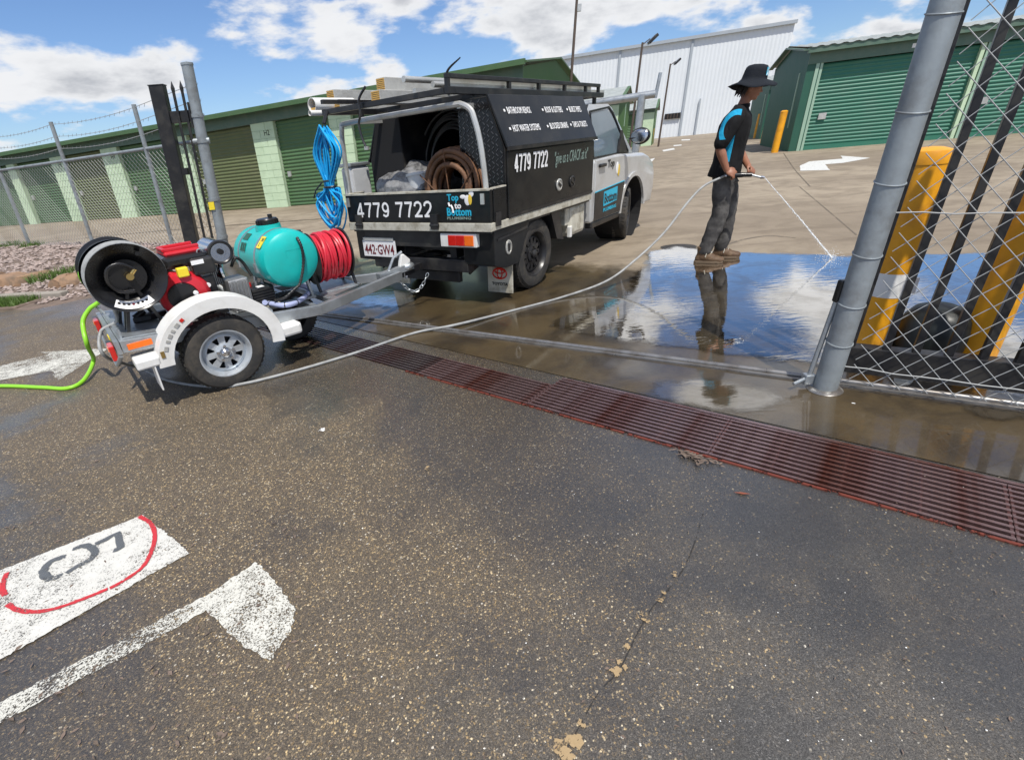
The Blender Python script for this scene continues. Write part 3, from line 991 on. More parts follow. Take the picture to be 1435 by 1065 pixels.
# back wall, roof
mb = MB()
mb.box2((X0, 0.35, 0), (LEN - 0.03, 0.45, 2.75)).build('wall', M['hole'], sh)
doors = []
for i in range(len(piers) - 1):
    a, b_ = piers[i][1], piers[i + 1][0]
    if b_ - a < 0.3:
        continue
    m = M['doorolive'] if i - n_ins in (1, 3) else M['doorgreen']
    nr = 24
    top = lambda x: eave(x) - 0.42
    d = corrug(MB(), (a, 0.18), (b_, 0.18), 0.0, 0.0, top(a), top(b_), nr, (0, -1), 0.035).build('roller_door', m, sh, smooth=70)
    MB().box2((a + .16, 0.10, 1.02), (a + .30, 0.16, 1.2)).build('lock_plate', M['alu'], d)
for i, (a, b_) in enumerate(piers):
    h = eave(a) - 0.40
    core = MB().box2((a + .02, 0.02, 0), (b_ - .02, 0.34, h - .01)).build('pier', M['block'], sh)
    nb = 11
    for k in range(nb):
        z0 = h * k / nb
        w = b_ - a
        if k % 2 == 0:
            spl = [(a, a + w * .62), (a + w * .62 + .012, b_)]
        else:
            spl = [(a, a + w * .36), (a + w * .36 + .012, b_)]
        for q0, q1 in spl:
            MB().box2((q0, 0, z0 + .006), (q1, 0.05, z0 + h / nb - .006)).build('block', M['block'], core)
    if 1 <= i - n_ins <= 4:
        text('H%d' % (6 - (i - n_ins)), M['hole'], core, (a + w * .55, -.004, h - .42), (1, 0, 0), (0, 0, 1), w * .24, .17, name='lettering')
# fascia and roof
mb = MB()
mb.add([(X0, -.02, eave(X0) - .42), (LEN, -.02, eave(LEN) - .42), (LEN, -.02, eave(LEN) - .06), (X0, -.02, eave(X0) - .06), (X0, .1, eave(X0) - .42), (LEN, .1, eave(LEN) - .42), (LEN, .1, eave(LEN) - .06), (X0, .1, eave(X0) - .06)],
       [(0, 1, 2, 3), (4, 7, 6, 5), (0, 4, 5, 1), (3, 2, 6, 7), (0, 3, 7, 4), (1, 5, 6, 2)]).build('fascia', M['fasciagreen'], sh)
mb = MB()
mb.add([(X0, -.42, eave(X0) - .1), (LEN + .15, -.42, eave(LEN) - .1), (LEN + .15, -.42, eave(LEN) + .04), (X0, -.42, eave(X0) + .04), (X0, -.30, eave(X0) - .1), (LEN + .15, -.30, eave(LEN) - .1), (LEN + .15, -.30, eave(LEN) + .04), (X0, -.30, eave(X0) + .04)],
       [(0, 1, 2, 3), (4, 7, 6, 5), (0, 4, 5, 1), (3, 2, 6, 7), (0, 3, 7, 4), (1, 5, 6, 2)]).build('gutter', M['roofgreen'], sh)
RID = 0.55
mb = MB()
mb.add([(X0, -.38, eave(X0)), (LEN + .12, -.38, eave(LEN)), (LEN + .12, DEPTH / 2, eave(LEN) + RID), (X0, DEPTH / 2, eave(X0) + RID), (LEN + .12, DEPTH + .3, eave(LEN)), (X0, DEPTH + .3, eave(X0))], [(0, 1, 2, 3), (3, 2, 4, 5)])
mb.add([(X0, -.38, eave(X0) - .05), (LEN + .12, -.38, eave(LEN) - .05), (LEN + .12, DEPTH / 2, eave(LEN) + RID - .05), (X0, DEPTH / 2, eave(X0) + RID - .05), (LEN + .12, DEPTH + .3, eave(LEN) - .05), (X0, DEPTH + .3, eave(X0) - .05)], [(0, 3, 2, 1), (3, 5, 4, 2), ])
mb.build('roof', M['roofgreen'], sh, fix=False)
mb = MB()
corrug(mb, (LEN, 0.0), (LEN, DEPTH / 2), 0, 0, eave(LEN) - .1, eave(LEN) + RID - .08, 22, (1, 0), 0.03, False)
corrug(mb, (LEN, DEPTH / 2), (LEN, DEPTH), 0, 0, eave(LEN) + RID - .08, eave(LEN) - .1, 22, (1, 0), 0.03, False)
mb.build('gable_wall', M['wallgreen'], sh)
for y0, y1 in ((-.38, DEPTH / 2), (DEPTH / 2, DEPTH + .3)):
    z0, z1 = (eave(LEN) - .03, eave(LEN) + RID - .03) if y0 < 0 else (eave(LEN) + RID - .03, eave(LEN) - .03)
    MB().beam((LEN + .13, y0, z0), (LEN + .13, y1, z1), .05, .16, (1, 0, 0)).build('barge_board', M['roofgreen'], sh)


# smaller sheds further back, gable end towards the drive
def far_shed(corner_px, dist, length, depth, h, ridge, label):
    c = D(corner_px[0], corner_px[1], dist)
    c.z = 0
    t = thing('storage_shed', label, 'shed', c, rz, 'storage sheds further up the yard', lean=0.7)
    x0 = -length
    MB().box2((x0, .3, 0), (-.03, .4, h - .2)).build('wall', M['hole'], t)
    x = -0.9
    i = 0
    while x > x0 + 3:
        p = MB().box2((x, 0, 0), (x + .9, .3, h - .3)).build('pier', M['block'], t)
        d = corrug(MB(), (x - 2.6, .18), (x, .18), 0, 0, h - .32, h - .32, 20, (0, -1), .035, sub=2).build('roller_door', M['doorgreen'], t)
        x -= 3.5
        i += 1
    MB().box2((x0, -.02, h - .3), (0, .1, h)).build('fascia', M['fasciagreen'], t)
    mb = MB()
    for dz in (0, -.06):
        mb.add([(x0, -.35, h + dz), (.15, -.35, h + dz), (.15, depth / 2, h + ridge + dz), (x0, depth / 2, h + ridge + dz), (.15, depth + .3, h + dz), (x0, depth + .3, h + dz)], [(0, 1, 2, 3), (3, 2, 4, 5)])
    mb.build('roof', M['lichen'], t, fix=False)
    mb = MB()
    corrug(mb, (0, 0), (0, depth / 2), 0, 0, h - .06, h + ridge - .07, 16, (1, 0), .03, False)
    corrug(mb, (0, depth / 2), (0, depth), 0, 0, h + ridge - .07, h - .06, 16, (1, 0), .03, False)
    mb.build('gable_wall', M['wallgreen'], t)
    for (y0, z0, y1, z1) in ((-.35, h - .02, depth / 2, h + ridge - .02), (depth / 2, h + ridge - .02, depth + .3, h - .02)):
        MB().beam((.16, y0, z0), (.16, y1, z1), .05, .18, (1, 0, 0)).build('barge_board', M['roofgreen'], t)
    MB().box2((.032, depth * .52, h * .55), (.05, depth * .56, h * .95)).build('downpipe', M['trimgreen'], t)
    return t


far_shed((861, 208), 31.0, 14, 7.0, 3.0, .75, 'green gabled storage shed just behind the truck cab')
far_shed((912, 204), 50.0, 14, 6.0, 2.9, .8, 'smallest green gabled storage shed, nearest the white warehouse')

# ------------------------------------------------------------------ right-hand shed
def right_shed(c, length, ndoor, h, depth, label, first_w=5.1, name='storage_shed'):
    t = thing(name, label, 'shed', c, rz, lean=0.7)
    nr = 22
    MB().box2((0, .32, 0), (length, .42, h - .2)).build('wall', M['hole'], t)
    x = 0.55
    wd = first_w
    MB().box2((0.0, -.02, 0), (.50, .3, h - .3)).build('pier', M['tealdark'], t)
    MB().box2((0.30, -.05, 0), (.42, -.02, h - .35)).build('downpipe', M['trimgreen'], t)
    for i in range(ndoor):
        MB().box2((x - .09, -.03, 0), (x, .2, h - .5)).build('door_jamb', M['trimgreen'], t)
        d = corrug(MB(), (x, .16), (x + wd, .16), .16, .16, h - .52, h - .52, nr, (0, -1), .04).build('roller_door', M['doorteal'], t, smooth=70)
        MB().box2((x, .08, 0.0), (x + wd, .16, .17)).build('bottom_rail', M['doorteal'], d)
        MB().box2((x + .30, .06, 1.12), (x + .58, .115, 1.35)).build('lock_plate', M['alu'], d)
        x += wd
        MB().box2((x, -.03, 0), (x + .12, .2, h - .5)).build('door_jamb', M['block'], t)
        x += .26
    MB().box2((0.0, -.06, h - .50), (length, .1, h - .12)).build('fascia', M['fasciagreen'], t)
    MB().box2((1.9 + 1.5, -.075, h - .38), (1.9 + 1.72, -.06, h - .24)).build('number_plate', M['letter'], t)
    MB().box2((1.9 + 2.4, -.075, h - .38), (1.9 + 2.62, -.06, h - .26)).build('number_plate', M['trimgreen'], t)
    MB().box2((-.15, -.30, h - .13), (length, -.16, h + .05)).build('gutter', M['fasciagreen'], t)
    # roof with visible sheet ends
    mb = MB()
    vs, fs = [], []
    K = int(length * 5) * 2
    for i in range(K + 1):
        xx = -.2 + (length + .2) * i / K
        zz_ = .035 if i % 4 in (0, 1) else 0.0
        vs += [(xx, -.34, h + .045 + zz_), (xx, depth / 2, h + .55 + zz_), (xx, depth, h + .05 + zz_)]
    for i in range(K):
        for j in (0, 1):
            fs.append((3 * i + j, 3 * i + 3 + j, 3 * i + 4 + j, 3 * i + 1 + j))
    mb.add(vs, fs).build('roof', M['lichen'], t, fix=False)
    mb = MB()
    corrug(mb, (0, depth / 2), (0, 0.0), 0, 0, h + .5, h - .02, 12, (-1, 0), .03, False)
    corrug(mb, (0, depth), (0, depth / 2), 0, 0, h - .02, h + .5, 12, (-1, 0), .03, False)
    mb.build('end_wall', M['tealdark'], t)
    for (y0, z0, y1, z1) in ((-.36, h - .02, depth / 2, h + .5), (depth / 2, h + .5, depth, h)):
        MB().beam((-.22, y0, z0), (-.22, y1, z1), .06, .2, (1, 0, 0)).build('barge_board', M['fasciagreen'], t)
    MB().box2((-.06, .9, .9), (-.02, 1.02, h - .7)).build('downpipe', M['trimgreen'], t)
    return t


c = G(1104, 213)
right_shed(c, 26, 4, 3.62, 8, 'storage shed with teal roller doors behind the turn arrow')
c2 = G(1064, 195.5)
right_shed(c2, 22, 3, 3.5, 8, 'storage shed end with pale strips behind the row of bollards', 4.5)


def small_bollard(base, h, r, label):
    t = thing('bollard', label, 'bollard', base, 0, 'slim yellow bollards by the sheds', lean=0.9)
    MB().cyl((0, 0, 0), (0, 0, h), r, n=14).build('post', M['yellow'], t, smooth=True)
    MB().lathe([(r * 1.04, h - .03), (r * 1.04, h), (r * .6, h + .035), (0, h + .04)], n=14).build('cap', M['yellow'], t, smooth=True)


small_bollard(G(1085, 214.5), 1.55, .14, 'slim yellow bollard at the corner of the teal-doored shed')
small_bollard(G(1068.5, 200.5), 1.6, .15, 'shaded ochre bollard, middle of three beside the alley')
small_bollard(G(1058, 194.5), 1.6, .15, 'slim yellow bollard deepest in the alley between sheds')
small_bollard(G(911, 203), 1.3, .2, 'slim yellow bollard at the corner of the smallest gabled shed')

# ------------------------------------------------------------------ white warehouse
wa = G(985, 188.3)
dirw = fr.normalized()
wh = thing('warehouse', 'tall white metal-clad warehouse beyond the sheds', 'warehouse', wa, rz, lean=0.75)
nW = Vector((-fr.y, fr.x, 0)).normalized()


def wpix(px, py):
    p = VP(px, py, wa, nW)
    lx, ly = lean_local(0.75, rz)
    return (p - wa).dot(dirw) - lx * p.z, p.z


xl, xr = -60.0, wpix(1115, 31)[0]
z_r, z_l = wpix(1112, 31)[1], wpix(800, 80)[1]
xq = wpix(800, 80)[0]


def wtop(x):
    return z_r + (z_l - z_r) * (x - xr) / (xq - xr)


bays = [xl, wpix(868, 90)[0], wpix(962, 122)[0], xr]
for i in range(3):
    a, b_ = bays[i], bays[i + 1]
    corrug(MB(), (a, 0), (b_, 0), 0, 0, wtop(a), wtop(b_), max(4, int((b_ - a) / .45)), (0, -1), .03, False).build('cladding_panel', M['whitewall'], wh)
for i in (1, 2):
    MB().box2((bays[i] - .14, -.2, 0), (bays[i] + .14, -.02, wtop(bays[i]))).build('downpipe', M['seam'], wh)
MB().beam((xl, -.15, wtop(xl)), (xr + .2, -.15, wtop(xr)), .5, .35).build('gutter', M['seam'], wh)
corrug(MB(), (xr, 0), (xr, 30), 0, 0, wtop(xr), wtop(xr), 60, (1, 0), .03, False).build('end_wall', M['whitewall'], wh)
MB().add([(xl, 0, wtop(xl)), (xr, 0, wtop(xr)), (xr, 30, wtop(xr)), (xl, 30, wtop(xl))], [(0, 1, 2, 3)]).build('roof', M['whitewall'], wh)
x0, z0 = wpix(931, 168)
x1, z1 = wpix(954, 158)
wnd = MB().box2((x0, -.28, z0), (x1, -.05, z1)).build('window', M['hole'], wh)
for k in range(1, 5):
    xx = x0 + (x1 - x0) * k / 5
    MB().box2((xx - .05, -.32, z0), (xx + .05, -.285, z1)).build('mullion', M['polesteel'], wnd)
MB().box2((wpix(975, 180)[0] - .1, -.3, 0), (wpix(975, 180)[0] + .1, -.1, 4.2)).build('vent_pipe', M['seam'], wh)

# ------------------------------------------------------------------ light poles
def light_pole(px, base_y, top, label, lamp=True, r=.06, dist=None):
    b_ = D(px, base_y, dist)
    b_.z = 0
    t = thing('light_pole', label, 'light pole', b_, 0, 'floodlight poles in the yard', lean=0.9)
    n = Vector((b_.x, b_.y, 0)).normalized()
    hgt = VP(top[0], top[1], b_, n).z
    MB().cyl((0, 0, 0), (0, 0, hgt), r, r * .75, 10).build('pole', M['polesteel'], t, smooth=True)
    if lamp:
        MB().beam((0, 0, hgt - .1), (.35, 0, hgt + .12), .05, .05).build('bracket', M['polesteel'], t)
        R = Matrix.Rotation(-.7, 3, 'Y')
        l = MB().box((.5, 0, hgt + .1), (.5, .4, .14), R).build('floodlight', M['black'], t, bevel=.02)
        MB().box((.45, 0, hgt + .02), (.42, .32, .02), R).build('lens', M['glass'], l)
    else:
        MB().box((.1, 0, hgt * .82), (.14, .12, .2)).build('junction_box', M['alu'], t)


light_pole(790, 240, (783, -45), 'tall dark pole standing beside the long shed gable', False, .06, 21)
light_pole(880, 230, (884, 62), 'dark floodlight pole behind the truck roof rack', True, .07, 30)
light_pole(922, 215, (922, 92), 'thin floodlight pole before the white warehouse wall', True, .08, 45)

# height bar behind the truck cab
hb = D(882, 268, 12.5)
hb.z = 0
p1 = VP(889, 134, hb, Vector((hb.x, hb.y, 0)).normalized())
t = thing('height_bar', 'galvanised height limit bar on a single post behind the cab', 'height bar', hb, 0, lean=0.85)
sx, sy = SHEAR[t.name]
MB().cyl((0, 0, 0), (0, 0, p1.z), .085, n=14).build('post', M['galv'], t, smooth=True)
pa, pb = D(800, 150, 12.9) - hb, D(919, 132, 12.5) - hb
for p in (pa, pb):
    p.x -= sx * p.z
    p.y -= sy * p.z
bar = MB().cyl(pa, pb, .075, n=14).build('bar', M['galv'], t, smooth=True)
MB().beam(pb + Vector((0, 0, -.08)), pb + Vector((.04, 0, .38)), .06, .06).build('end_bracket', M['galv'], t)

# ------------------------------------------------------------------ left fence, gate posts
FB = 0.30                                    # height of the gravel bank under the fence
fp = [Vector((-10.65, 11.9, FB)), Vector((-8.3, 10.67, FB)), Vector((-5.95, 9.43, FB))]
fdir = (fp[2] - fp[0]).normalized()
fp.insert(0, fp[0] - fdir * 2.65)
fp.insert(0, fp[0] - fdir * 2.65)
gpost = Vector((-4.72, 8.80, 0))
fz = math.atan2(fdir.y, fdir.x)
fen = thing('chain_link_fence', 'low chain-link fence with barbed wire strands above the gravel bank', 'fence', Vector((fp[2].x, fp[2].y, 0)), fz, lean=0.85)


def fl(p):
    q = p - Vector((fp[2].x, fp[2].y, 0))
    return Vector((q.dot(fdir), q.dot(Vector((-fdir.y, fdir.x, 0))), q.z))


for i, p in enumerate(fp):
    q = fl(p)
    MB().cyl((q.x, q.y, 0.1), (q.x, q.y, FB + 2.24), .034, n=10).build('post', M['galvpost'], fen, smooth=True)
xg = fl(gpost).x
xa = fl(fp[0]).x
MB().cyl((xa, 0, FB + 1.56), (xg, 0, FB + 1.60), .026, n=10).build('top_rail', M['galvpost'], fen, smooth=True)


def mesh_wires(mb, x0, x1, z0, z1, cell, r, n=3):
    h = z1 - z0
    k = x0 - h
    while k < x1:
        for s_ in (1, -1):
            a, b_ = (k, z0), (k + h, z1)
            if s_ < 0:
                a, b_ = (k + h, z0), (k, z1)
            # clip to the panel
            (ax, az), (bx, bz) = a, b_
            t0, t1 = 0.0, 1.0
            dx = bx - ax
            lo, hi = sorted(((x0 - ax) / dx, (x1 - ax) / dx))
            t0, t1 = max(t0, lo), min(t1, hi)
            if t1 - t0 > 0.01:
                mb.tube([(ax + dx * t0, s_ * r, az + (bz - az) * t0), (ax + dx * t1, s_ * r, az + (bz - az) * t1)], r, n, caps=False)
        k += cell
    return mb


mesh_wires(MB(), xa, xg - .05, FB + .02, FB + 1.57, .105, .0024).build('chain_link_mesh', M['wire'], fen)
for k, zz_ in enumerate((1.80, 2.0, 2.2)):
    mb = MB()
    pts = []
    for i in range(len(fp) - 1):
        a, b_ = fl(fp[i]).x, fl(fp[i + 1]).x
        for j in range(6):
            u = j / 6
            pts.append((a + (b_ - a) * u, 0, FB + zz_ - .05 * 4 * u * (1 - u)))
    pts.append((fl(fp[-1]).x, 0, FB + zz_))
    pts.append((xg, 0, FB + zz_ + .12))
    mb.tube(pts, .005, 4)
    for p in pts[::1]:
        for j in range(3):
            c = Vector(p) + Vector((j * .14, 0, 0))
            mb.tube([c + Vector((-.015, 0, -.02)), c + Vector((.015, 0, .02))], .003, 3)
    mb.build('barbed_wire', M['wire'], fen)

gp_t = thing('gate_post', 'round galvanised gate post with a clamp behind the trailer engine', 'gate post', gpost, 0, lean=1.1)
n_ = Vector((gpost.x, gpost.y, 0)).normalized()
hp = VP(266, 93, gpost, n_).z
MB().cyl((0, 0, 0), (0, 0, hp), .078, n=20).build('post', M['galvpost'], gp_t, smooth=True)
MB().lathe([(.084, hp - .03), (.084, hp), (0, hp + .02)], n=20).build('cap', M['galvpost'], gp_t, smooth=True)
for z in (hp - 1.05, hp - 1.9, hp - 2.5, hp - .7):
    MB().cyl((0, 0, z), (0, 0, z + .05), .088, n=20).build('clamp_band', M['galvpost'], gp_t, smooth=True)
MB().cyl((-.12, -.05, hp - 1.02), (.10, .02, hp - 1.02), .045, n=12).build('clamp', M['galvpost'], gp_t, smooth=True)
MB().box((-.02, -.09, .95), (.09, .012, .12)).build('warning_tag', M['yellowtag'], gp_t)

bpz = Vector((-5.20, 8.72, 0))
bl = thing('black_gate', 'black steel gate frame with two spear pickets beside the gate post', 'gate', bpz, math.atan2(gpost.y - bpz.y, gpost.x - bpz.x), lean=1.15)
nb_ = Vector((bpz.x, bpz.y, 0)).normalized()
hb_ = VP(222, 124, bpz, nb_).z
MB().box2((-.10, -.05, 0), (.10, .09, hb_)).build('post', M['black'], bl, bevel=.01)
MB().box2((-.105, -.055, hb_), (.105, .095, hb_ + .012)).build('cap', M['black'], bl)
MB().box2((.10, -.03, hb_ - .50), (.40, .04, hb_ - .34)).build('arm', M['black'], bl, bevel=.006)
MB().box2((.375, -.05, hb_ - .58), (.40, .06, hb_ - .24)).build('guide_bracket', M['black'], bl, bevel=.006)
MB().box2((.12, -.1, hb_ - 1.22), (.20, -.02, hb_ - 1.12)).build('latch', M['black'], bl)
for x_ in (.225, .345):
    top = hb_ - .10
    p = MB().box2((x_ - .016, -.06, .12), (x_ + .016, -.031, top)).build('picket', M['black'], bl)
    MB().lathe([(.024, top), (.030, top + .05), (.001, top + .14)], o=(x_, -.045, 0), n=4).build('spear_tip', M['black'], p)

# gravel bank with boulders
bank = MB()
def bank_h(x, y):
    # distance in front of the fence line
    d = (Vector((x, y, 0)) - Vector((fp[2].x, fp[2].y, 0))).dot(Vector((fdir.y, -fdir.x, 0)))
    e = (Vector((x, y, 0)) - gpost).dot(fdir)
    h = FB * (1 - max(0, min(1, (d - .2) / 2.6))) if d > 0 else FB
    h *= max(0, min(1, (-e - 0.1) / 1.5))
    h *= max(0, min(1, (d + 1.3) / 1.0))
    return h + .03 * noise.noise(Vector((x * 2, y * 2, 0))) * (1 if h > .02 else 0)
nu, nv = 60, 22
vs, fs = [], []
for i in range(nu + 1):
    for j in range(nv + 1):
        p = gpost - fdir * (10.5 * i / nu) + Vector((fdir.y, -fdir.x, 0)) * (-1.35 + 4.6 * j / nv)
        hh = bank_h(p.x, p.y)
        vs.append((p.x, p.y, hh if hh > 0.004 else -.02))
for i in range(nu):
    for j in range(nv):
        a = i * (nv + 1) + j
        fs.append((a, a + 1, a + nv + 2, a + nv + 1))
struct(bank.add(vs, fs).build('garden_bank', M['soil'], smooth=80))
rs = random.Random(11)
mb = MB()
for i in range(5200):
    p = gpost - fdir * rs.uniform(.3, 9.5) + Vector((fdir.y, -fdir.x, 0)) * rs.uniform(-.3, 2.75)
    hh = bank_h(p.x, p.y)
    if hh < .015:
        continue
    r = rs.uniform(.018, .05)
    c = Vector((p.x, p.y, hh + r * .25))
    R = Matrix.Rotation(rs.uniform(0, 6), 3, 'Z') @ Matrix.Rotation(rs.uniform(-.6, .6), 3, 'X')
    a, b_, d_ = r * rs.uniform(.7, 1.3), r * rs.uniform(.6, 1.1), r * rs.uniform(.4, .8)
    q = [Vector(v) for v in ((a, 0, 0), (0, b_, 0), (-a, 0, 0), (0, -b_, 0), (0.1 * a, 0, d_), (0, .1 * b_, -d_))]
    mb.add([c + R @ v for v in q], [(0, 1, 4), (1, 2, 4), (2, 3, 4), (3, 0, 4), (1, 0, 5), (2, 1, 5), (3, 2, 5), (0, 3, 5)])
tag(mb.build('gravel', M['gravel'], fix=False), 'grey and pink gravel covering the bank under the fence', 'gravel', kind='stuff')


def boulder(px, py, size, seed, label, zb=0.0):
    c = G(px, py, zb)
    t = MB()
    t.ell((0, 0, size[2] * .6), size, 20, 12)
    for i, p in enumerate(t.v):
        nv_ = noise.noise_vector(p * (2.2 / max(size)) + Vector((seed, 0, 0))) * max(size) * .28 + noise.noise_vector(p * (7 / max(size)) + Vector((seed, 3, 0))) * max(size) * .07
        p = p + nv_
        p.z = max(p.z, -.05)
        if p.z > size[2] * 1.25:
            p.z = size[2] * 1.25 + (p.z - size[2] * 1.25) * .3
        t.v[i] = p
    o = t.build('boulder', M['rock'], smooth=35)
    o.location = c
    tag(o, label, 'boulder', 'boulders edging the gravel bank')


boulder(38, 402, (.62, .34, .17), 1.0, 'long flat brown boulder at the foot of the gravel bank')
boulder(108, 404, (.30, .26, .17), 4.0, 'pointed brown boulder half hidden by the hose reel')
boulder(-40, 408, (.5, .3, .2), 7.0, 'brown boulder beyond the long flat one')

# concrete kerb and grass strip
k0, k1 = G(-120, 436), G(74, 424)
kd = (k1 - k0).normalized()
kt = thing('kerb', 'broken concrete kerb edging the grass strip', 'kerb', k0, math.atan2(kd.y, kd.x))
Lk = (k1 - k0).length
x_ = 0
i = 0
while x_ < Lk:
    l_ = min(.9, Lk - x_)
    MB().box2((x_, .16, 0), (x_ + l_ - .012, .30, .10 + .008 * (i % 2))).build('kerb_stone', M['kerb'], kt, bevel=.015)
    x_ += .9
    i += 1
rs = random.Random(5)


def grass_patch(name, cen, ext, n, hmin, hmax, label, zf=lambda x, y: 0.0):
    mb = MB()
    for i in range(n):
        a, r_ = rs.uniform(0, 6.283), math.sqrt(rs.random())
        x, y = cen.x + math.cos(a) * r_ * ext[0], cen.y + math.sin(a) * r_ * ext[1]
        h = rs.uniform(hmin, hmax)
        th = rs.uniform(0, 6.283)
        w = Vector((math.cos(th), math.sin(th), 0)) * rs.uniform(.004, .008)
        ln = Vector((rs.gauss(0, .4), rs.gauss(0, .4), 0)) * h
        b0 = Vector((x, y, zf(x, y)))
        mb.add([b0 - w, b0 + w, b0 + ln * .4 + Vector((0, 0, h * .65)) + w * .7, b0 + ln * .4 + Vector((0, 0, h * .65)) - w * .7, b0 + ln + Vector((0, 0, h))], [(0, 1, 2, 3), (3, 2, 4)])
    tag(mb.build(name, M['grass'], fix=False), label, 'grass', kind='stuff')


gc = (k0 + k1) / 2 + Vector((-kd.y, kd.x, 0)) * .0
mb = MB()
mb.box2((0, -.26, -.02), (Lk - .3, .155, .035))
mb.v = [k0 + kd * p.x + Vector((-kd.y, kd.x, 0)) * p.y + Vector((0, 0, p.z)) for p in mb.v]
struct(mb.build('verge', M['soil'], bevel=.02))
mbg = MB()
for i in range(5200):
    u, v_ = rs.uniform(0, Lk - .35), rs.uniform(-.24, .15)
    b0 = k0 + kd * u + Vector((-kd.y, kd.x, 0)) * v_ + Vector((0, 0, .03))
    h = rs.uniform(.03, .11)
    th = rs.uniform(0, 6.283)
    w = Vector((math.cos(th), math.sin(th), 0)) * .005
    ln = Vector((rs.gauss(0, .4), rs.gauss(0, .4), 0)) * h
    mbg.add([b0 - w, b0 + w, b0 + ln + Vector((0, 0, h))], [(0, 1, 2)])
tag(mbg.build('grass', M['grass'], fix=False), 'short green grass strip along the kerb', 'grass', kind='stuff')
for px, py, e, n, lab in ((75, 386, .4, 380, 'low weeds growing between the boulders'), (46, 346, .3, 160, 'weeds at the foot of a fence post'), (15, 345, .25, 120, 'small weeds on the crest of the gravel bank')):
    c_ = G(px, py, .18 if py > 360 else FB)
    grass_patch('weeds', c_, (e, e * .6), n, .05, .16, lab, lambda x, y: bank_h(x, y))

# ------------------------------------------------------------------ right-hand gate post, chain-link panel and sliding gate
bp_ = G(1155, 546)
bg_t = thing('gate_post', 'thick galvanised gate post carrying the chain-link panel', 'gate post', bp_, 0, lean=0.66)
MB().cyl((0, 0, 0), (0, 0, 2.9), .063, n=28).build('post', M['galvpost'], bg_t, smooth=True)
MB().lathe([(.068, 2.88), (.068, 2.92), (0, 2.95)], n=28).build('cap', M['galvpost'], bg_t, smooth=True)
MB().lathe([(.095, 0.006), (.085, .014), (.07, .018), (.063, .02)], n=28).build('concrete_collar', M['rail'], bg_t, smooth=True)
for z in (.30, .52, .78, 1.12, 1.42, 1.78):
    ring = [(math.cos(a) * .065, math.sin(a) * .065, z + .012 * math.sin(a)) for a in [2 * PI * k / 24 for k in range(24)]]
    MB().tube(ring, .0035, 6, closed=True).build('tie_wire', M['galvpost'], bg_t, smooth=True)
mz = math.atan2(TD.y, TD.x)
cl = thing('chain_link_fence', 'chain-link panel with wide diamond mesh tied to the thick post', 'fence', bp_ + TD * .02, mz, lean=0.66)
mesh_wires(MB(), .08, 3.0, .06, 2.8, .118, .0023, 6).build('chain_link_mesh', M['wire'], cl, smooth=True)
for z, sag in ((.16, .02), (.98, .015), (1.9, .02)):
    pts = [(.02 + 2.9 * k / 24, -.008 + .006 * math.sin(k * 1.7), z - sag * math.sin(PI * k / 24) + .004 * math.sin(k * 2.3)) for k in range(25)]
    MB().tube(pts, .0035, 6).build('strainer_wire', M['wire'], cl, smooth=True)

# grey drop bolt standing beside the post
db = thing('drop_bolt', 'galvanised drop bolt with black grip leaning beside the thick post', 'drop bolt', bp_ + Vector((-.085, .045, 0)), 0, lean=0.8)
MB().cyl((0, 0, .03), (.02, 0, .56), .014, n=10).build('rod', M['galv'], db, smooth=True)
MB().box((.025, 0, .58), (.045, .04, .12)).build('grip', M['blackplastic'], db, bevel=.008)
MB().box((0, 0, .06), (.06, .05, .06)).build('foot', M['galv'], db, bevel=.006)
MB().cyl((-.10, -.03, .05), (.0, 0, .07), .010, n=8).build('pin', M['galv'], db, smooth=True)

# black sliding gate standing open behind the mesh
sg0 = bp_ + TD * .02 + TN * .20
sg = thing('sliding_gate', 'black steel picket gate slid open behind the chain-link mesh', 'gate', sg0, mz, lean=0.66)
MB().box2((.01, -.03, .05), (3.2, .05, .21)).build('bottom_rail', M['black'], sg, bevel=.005)
first = None
pick = (.06, .225, .36, .50, .64, .78, .92, 1.06, 1.20)
for x_ in pick:
    MB().box2((x_ - .018, -.018, .20), (x_ + .018, .022, 2.3)).build('picket', M['black'], sg, bevel=.003)
MB().box2((.05, -.025, 1.95), (3.2, .03, 2.03)).build('top_rail', M['black'], sg, bevel=.004)
for x_ in (.35, 1.3):
    MB().cyl((x_, -.02, .05), (x_, .03, .05), .045, n=16).build('roller', M['galv'], sg, smooth=True)


def big_bollard(px, py, h, r, label, sleeve=False):
    t = thing('bollard', label, 'bollard', G(px, py), 0, 'thick yellow bollards behind the mesh', lean=0.44)
    MB().cyl((0, 0, 0), (0, 0, h), r, n=24).build('post', M['yellow'], t, smooth=True)
    MB().lathe([(r * 1.03, h - .05), (r * 1.04, h - .01), (r * .93, h + .02), (r * .5, h + .035), (0, h + .04)], n=24).build('cap', M['yellow'], t, smooth=True)
    if sleeve:
        MB().lathe([(r * 1.015, .36), (r * 1.02, .37), (r * 1.02, .50), (r * 1.015, .51)], n=24).build('paper_band', M['paperwhite'], t, smooth=True)
        MB().box((r * .9, -r * .5, .42), (.05, .05, .10)).build('torn_flap', M['paperwhite'], t)


big_bollard(1219, 484, 1.18, .108, 'thick yellow bollard with a torn white paper band', True)
big_bollard(1363, 498, 1.16, .108, 'thick yellow bollard with no paper band')

mc = G(1296, 492)
t = thing('gate_motor', 'domed black gate motor cover between the two yellow bollards', 'gate motor', mc, mz, lean=0.5)
MB().lathe([(.17, 0.0), (.185, .05), (.185, .16), (.17, .23), (.13, .285), (.07, .31), (0, .318)], n=28).build('cover', M['barrel'], t, smooth=True)
MB().lathe([(.2, 0.002), (.2, .03), (.186, .04)], n=28).build('base', M['black'], t, smooth=True)

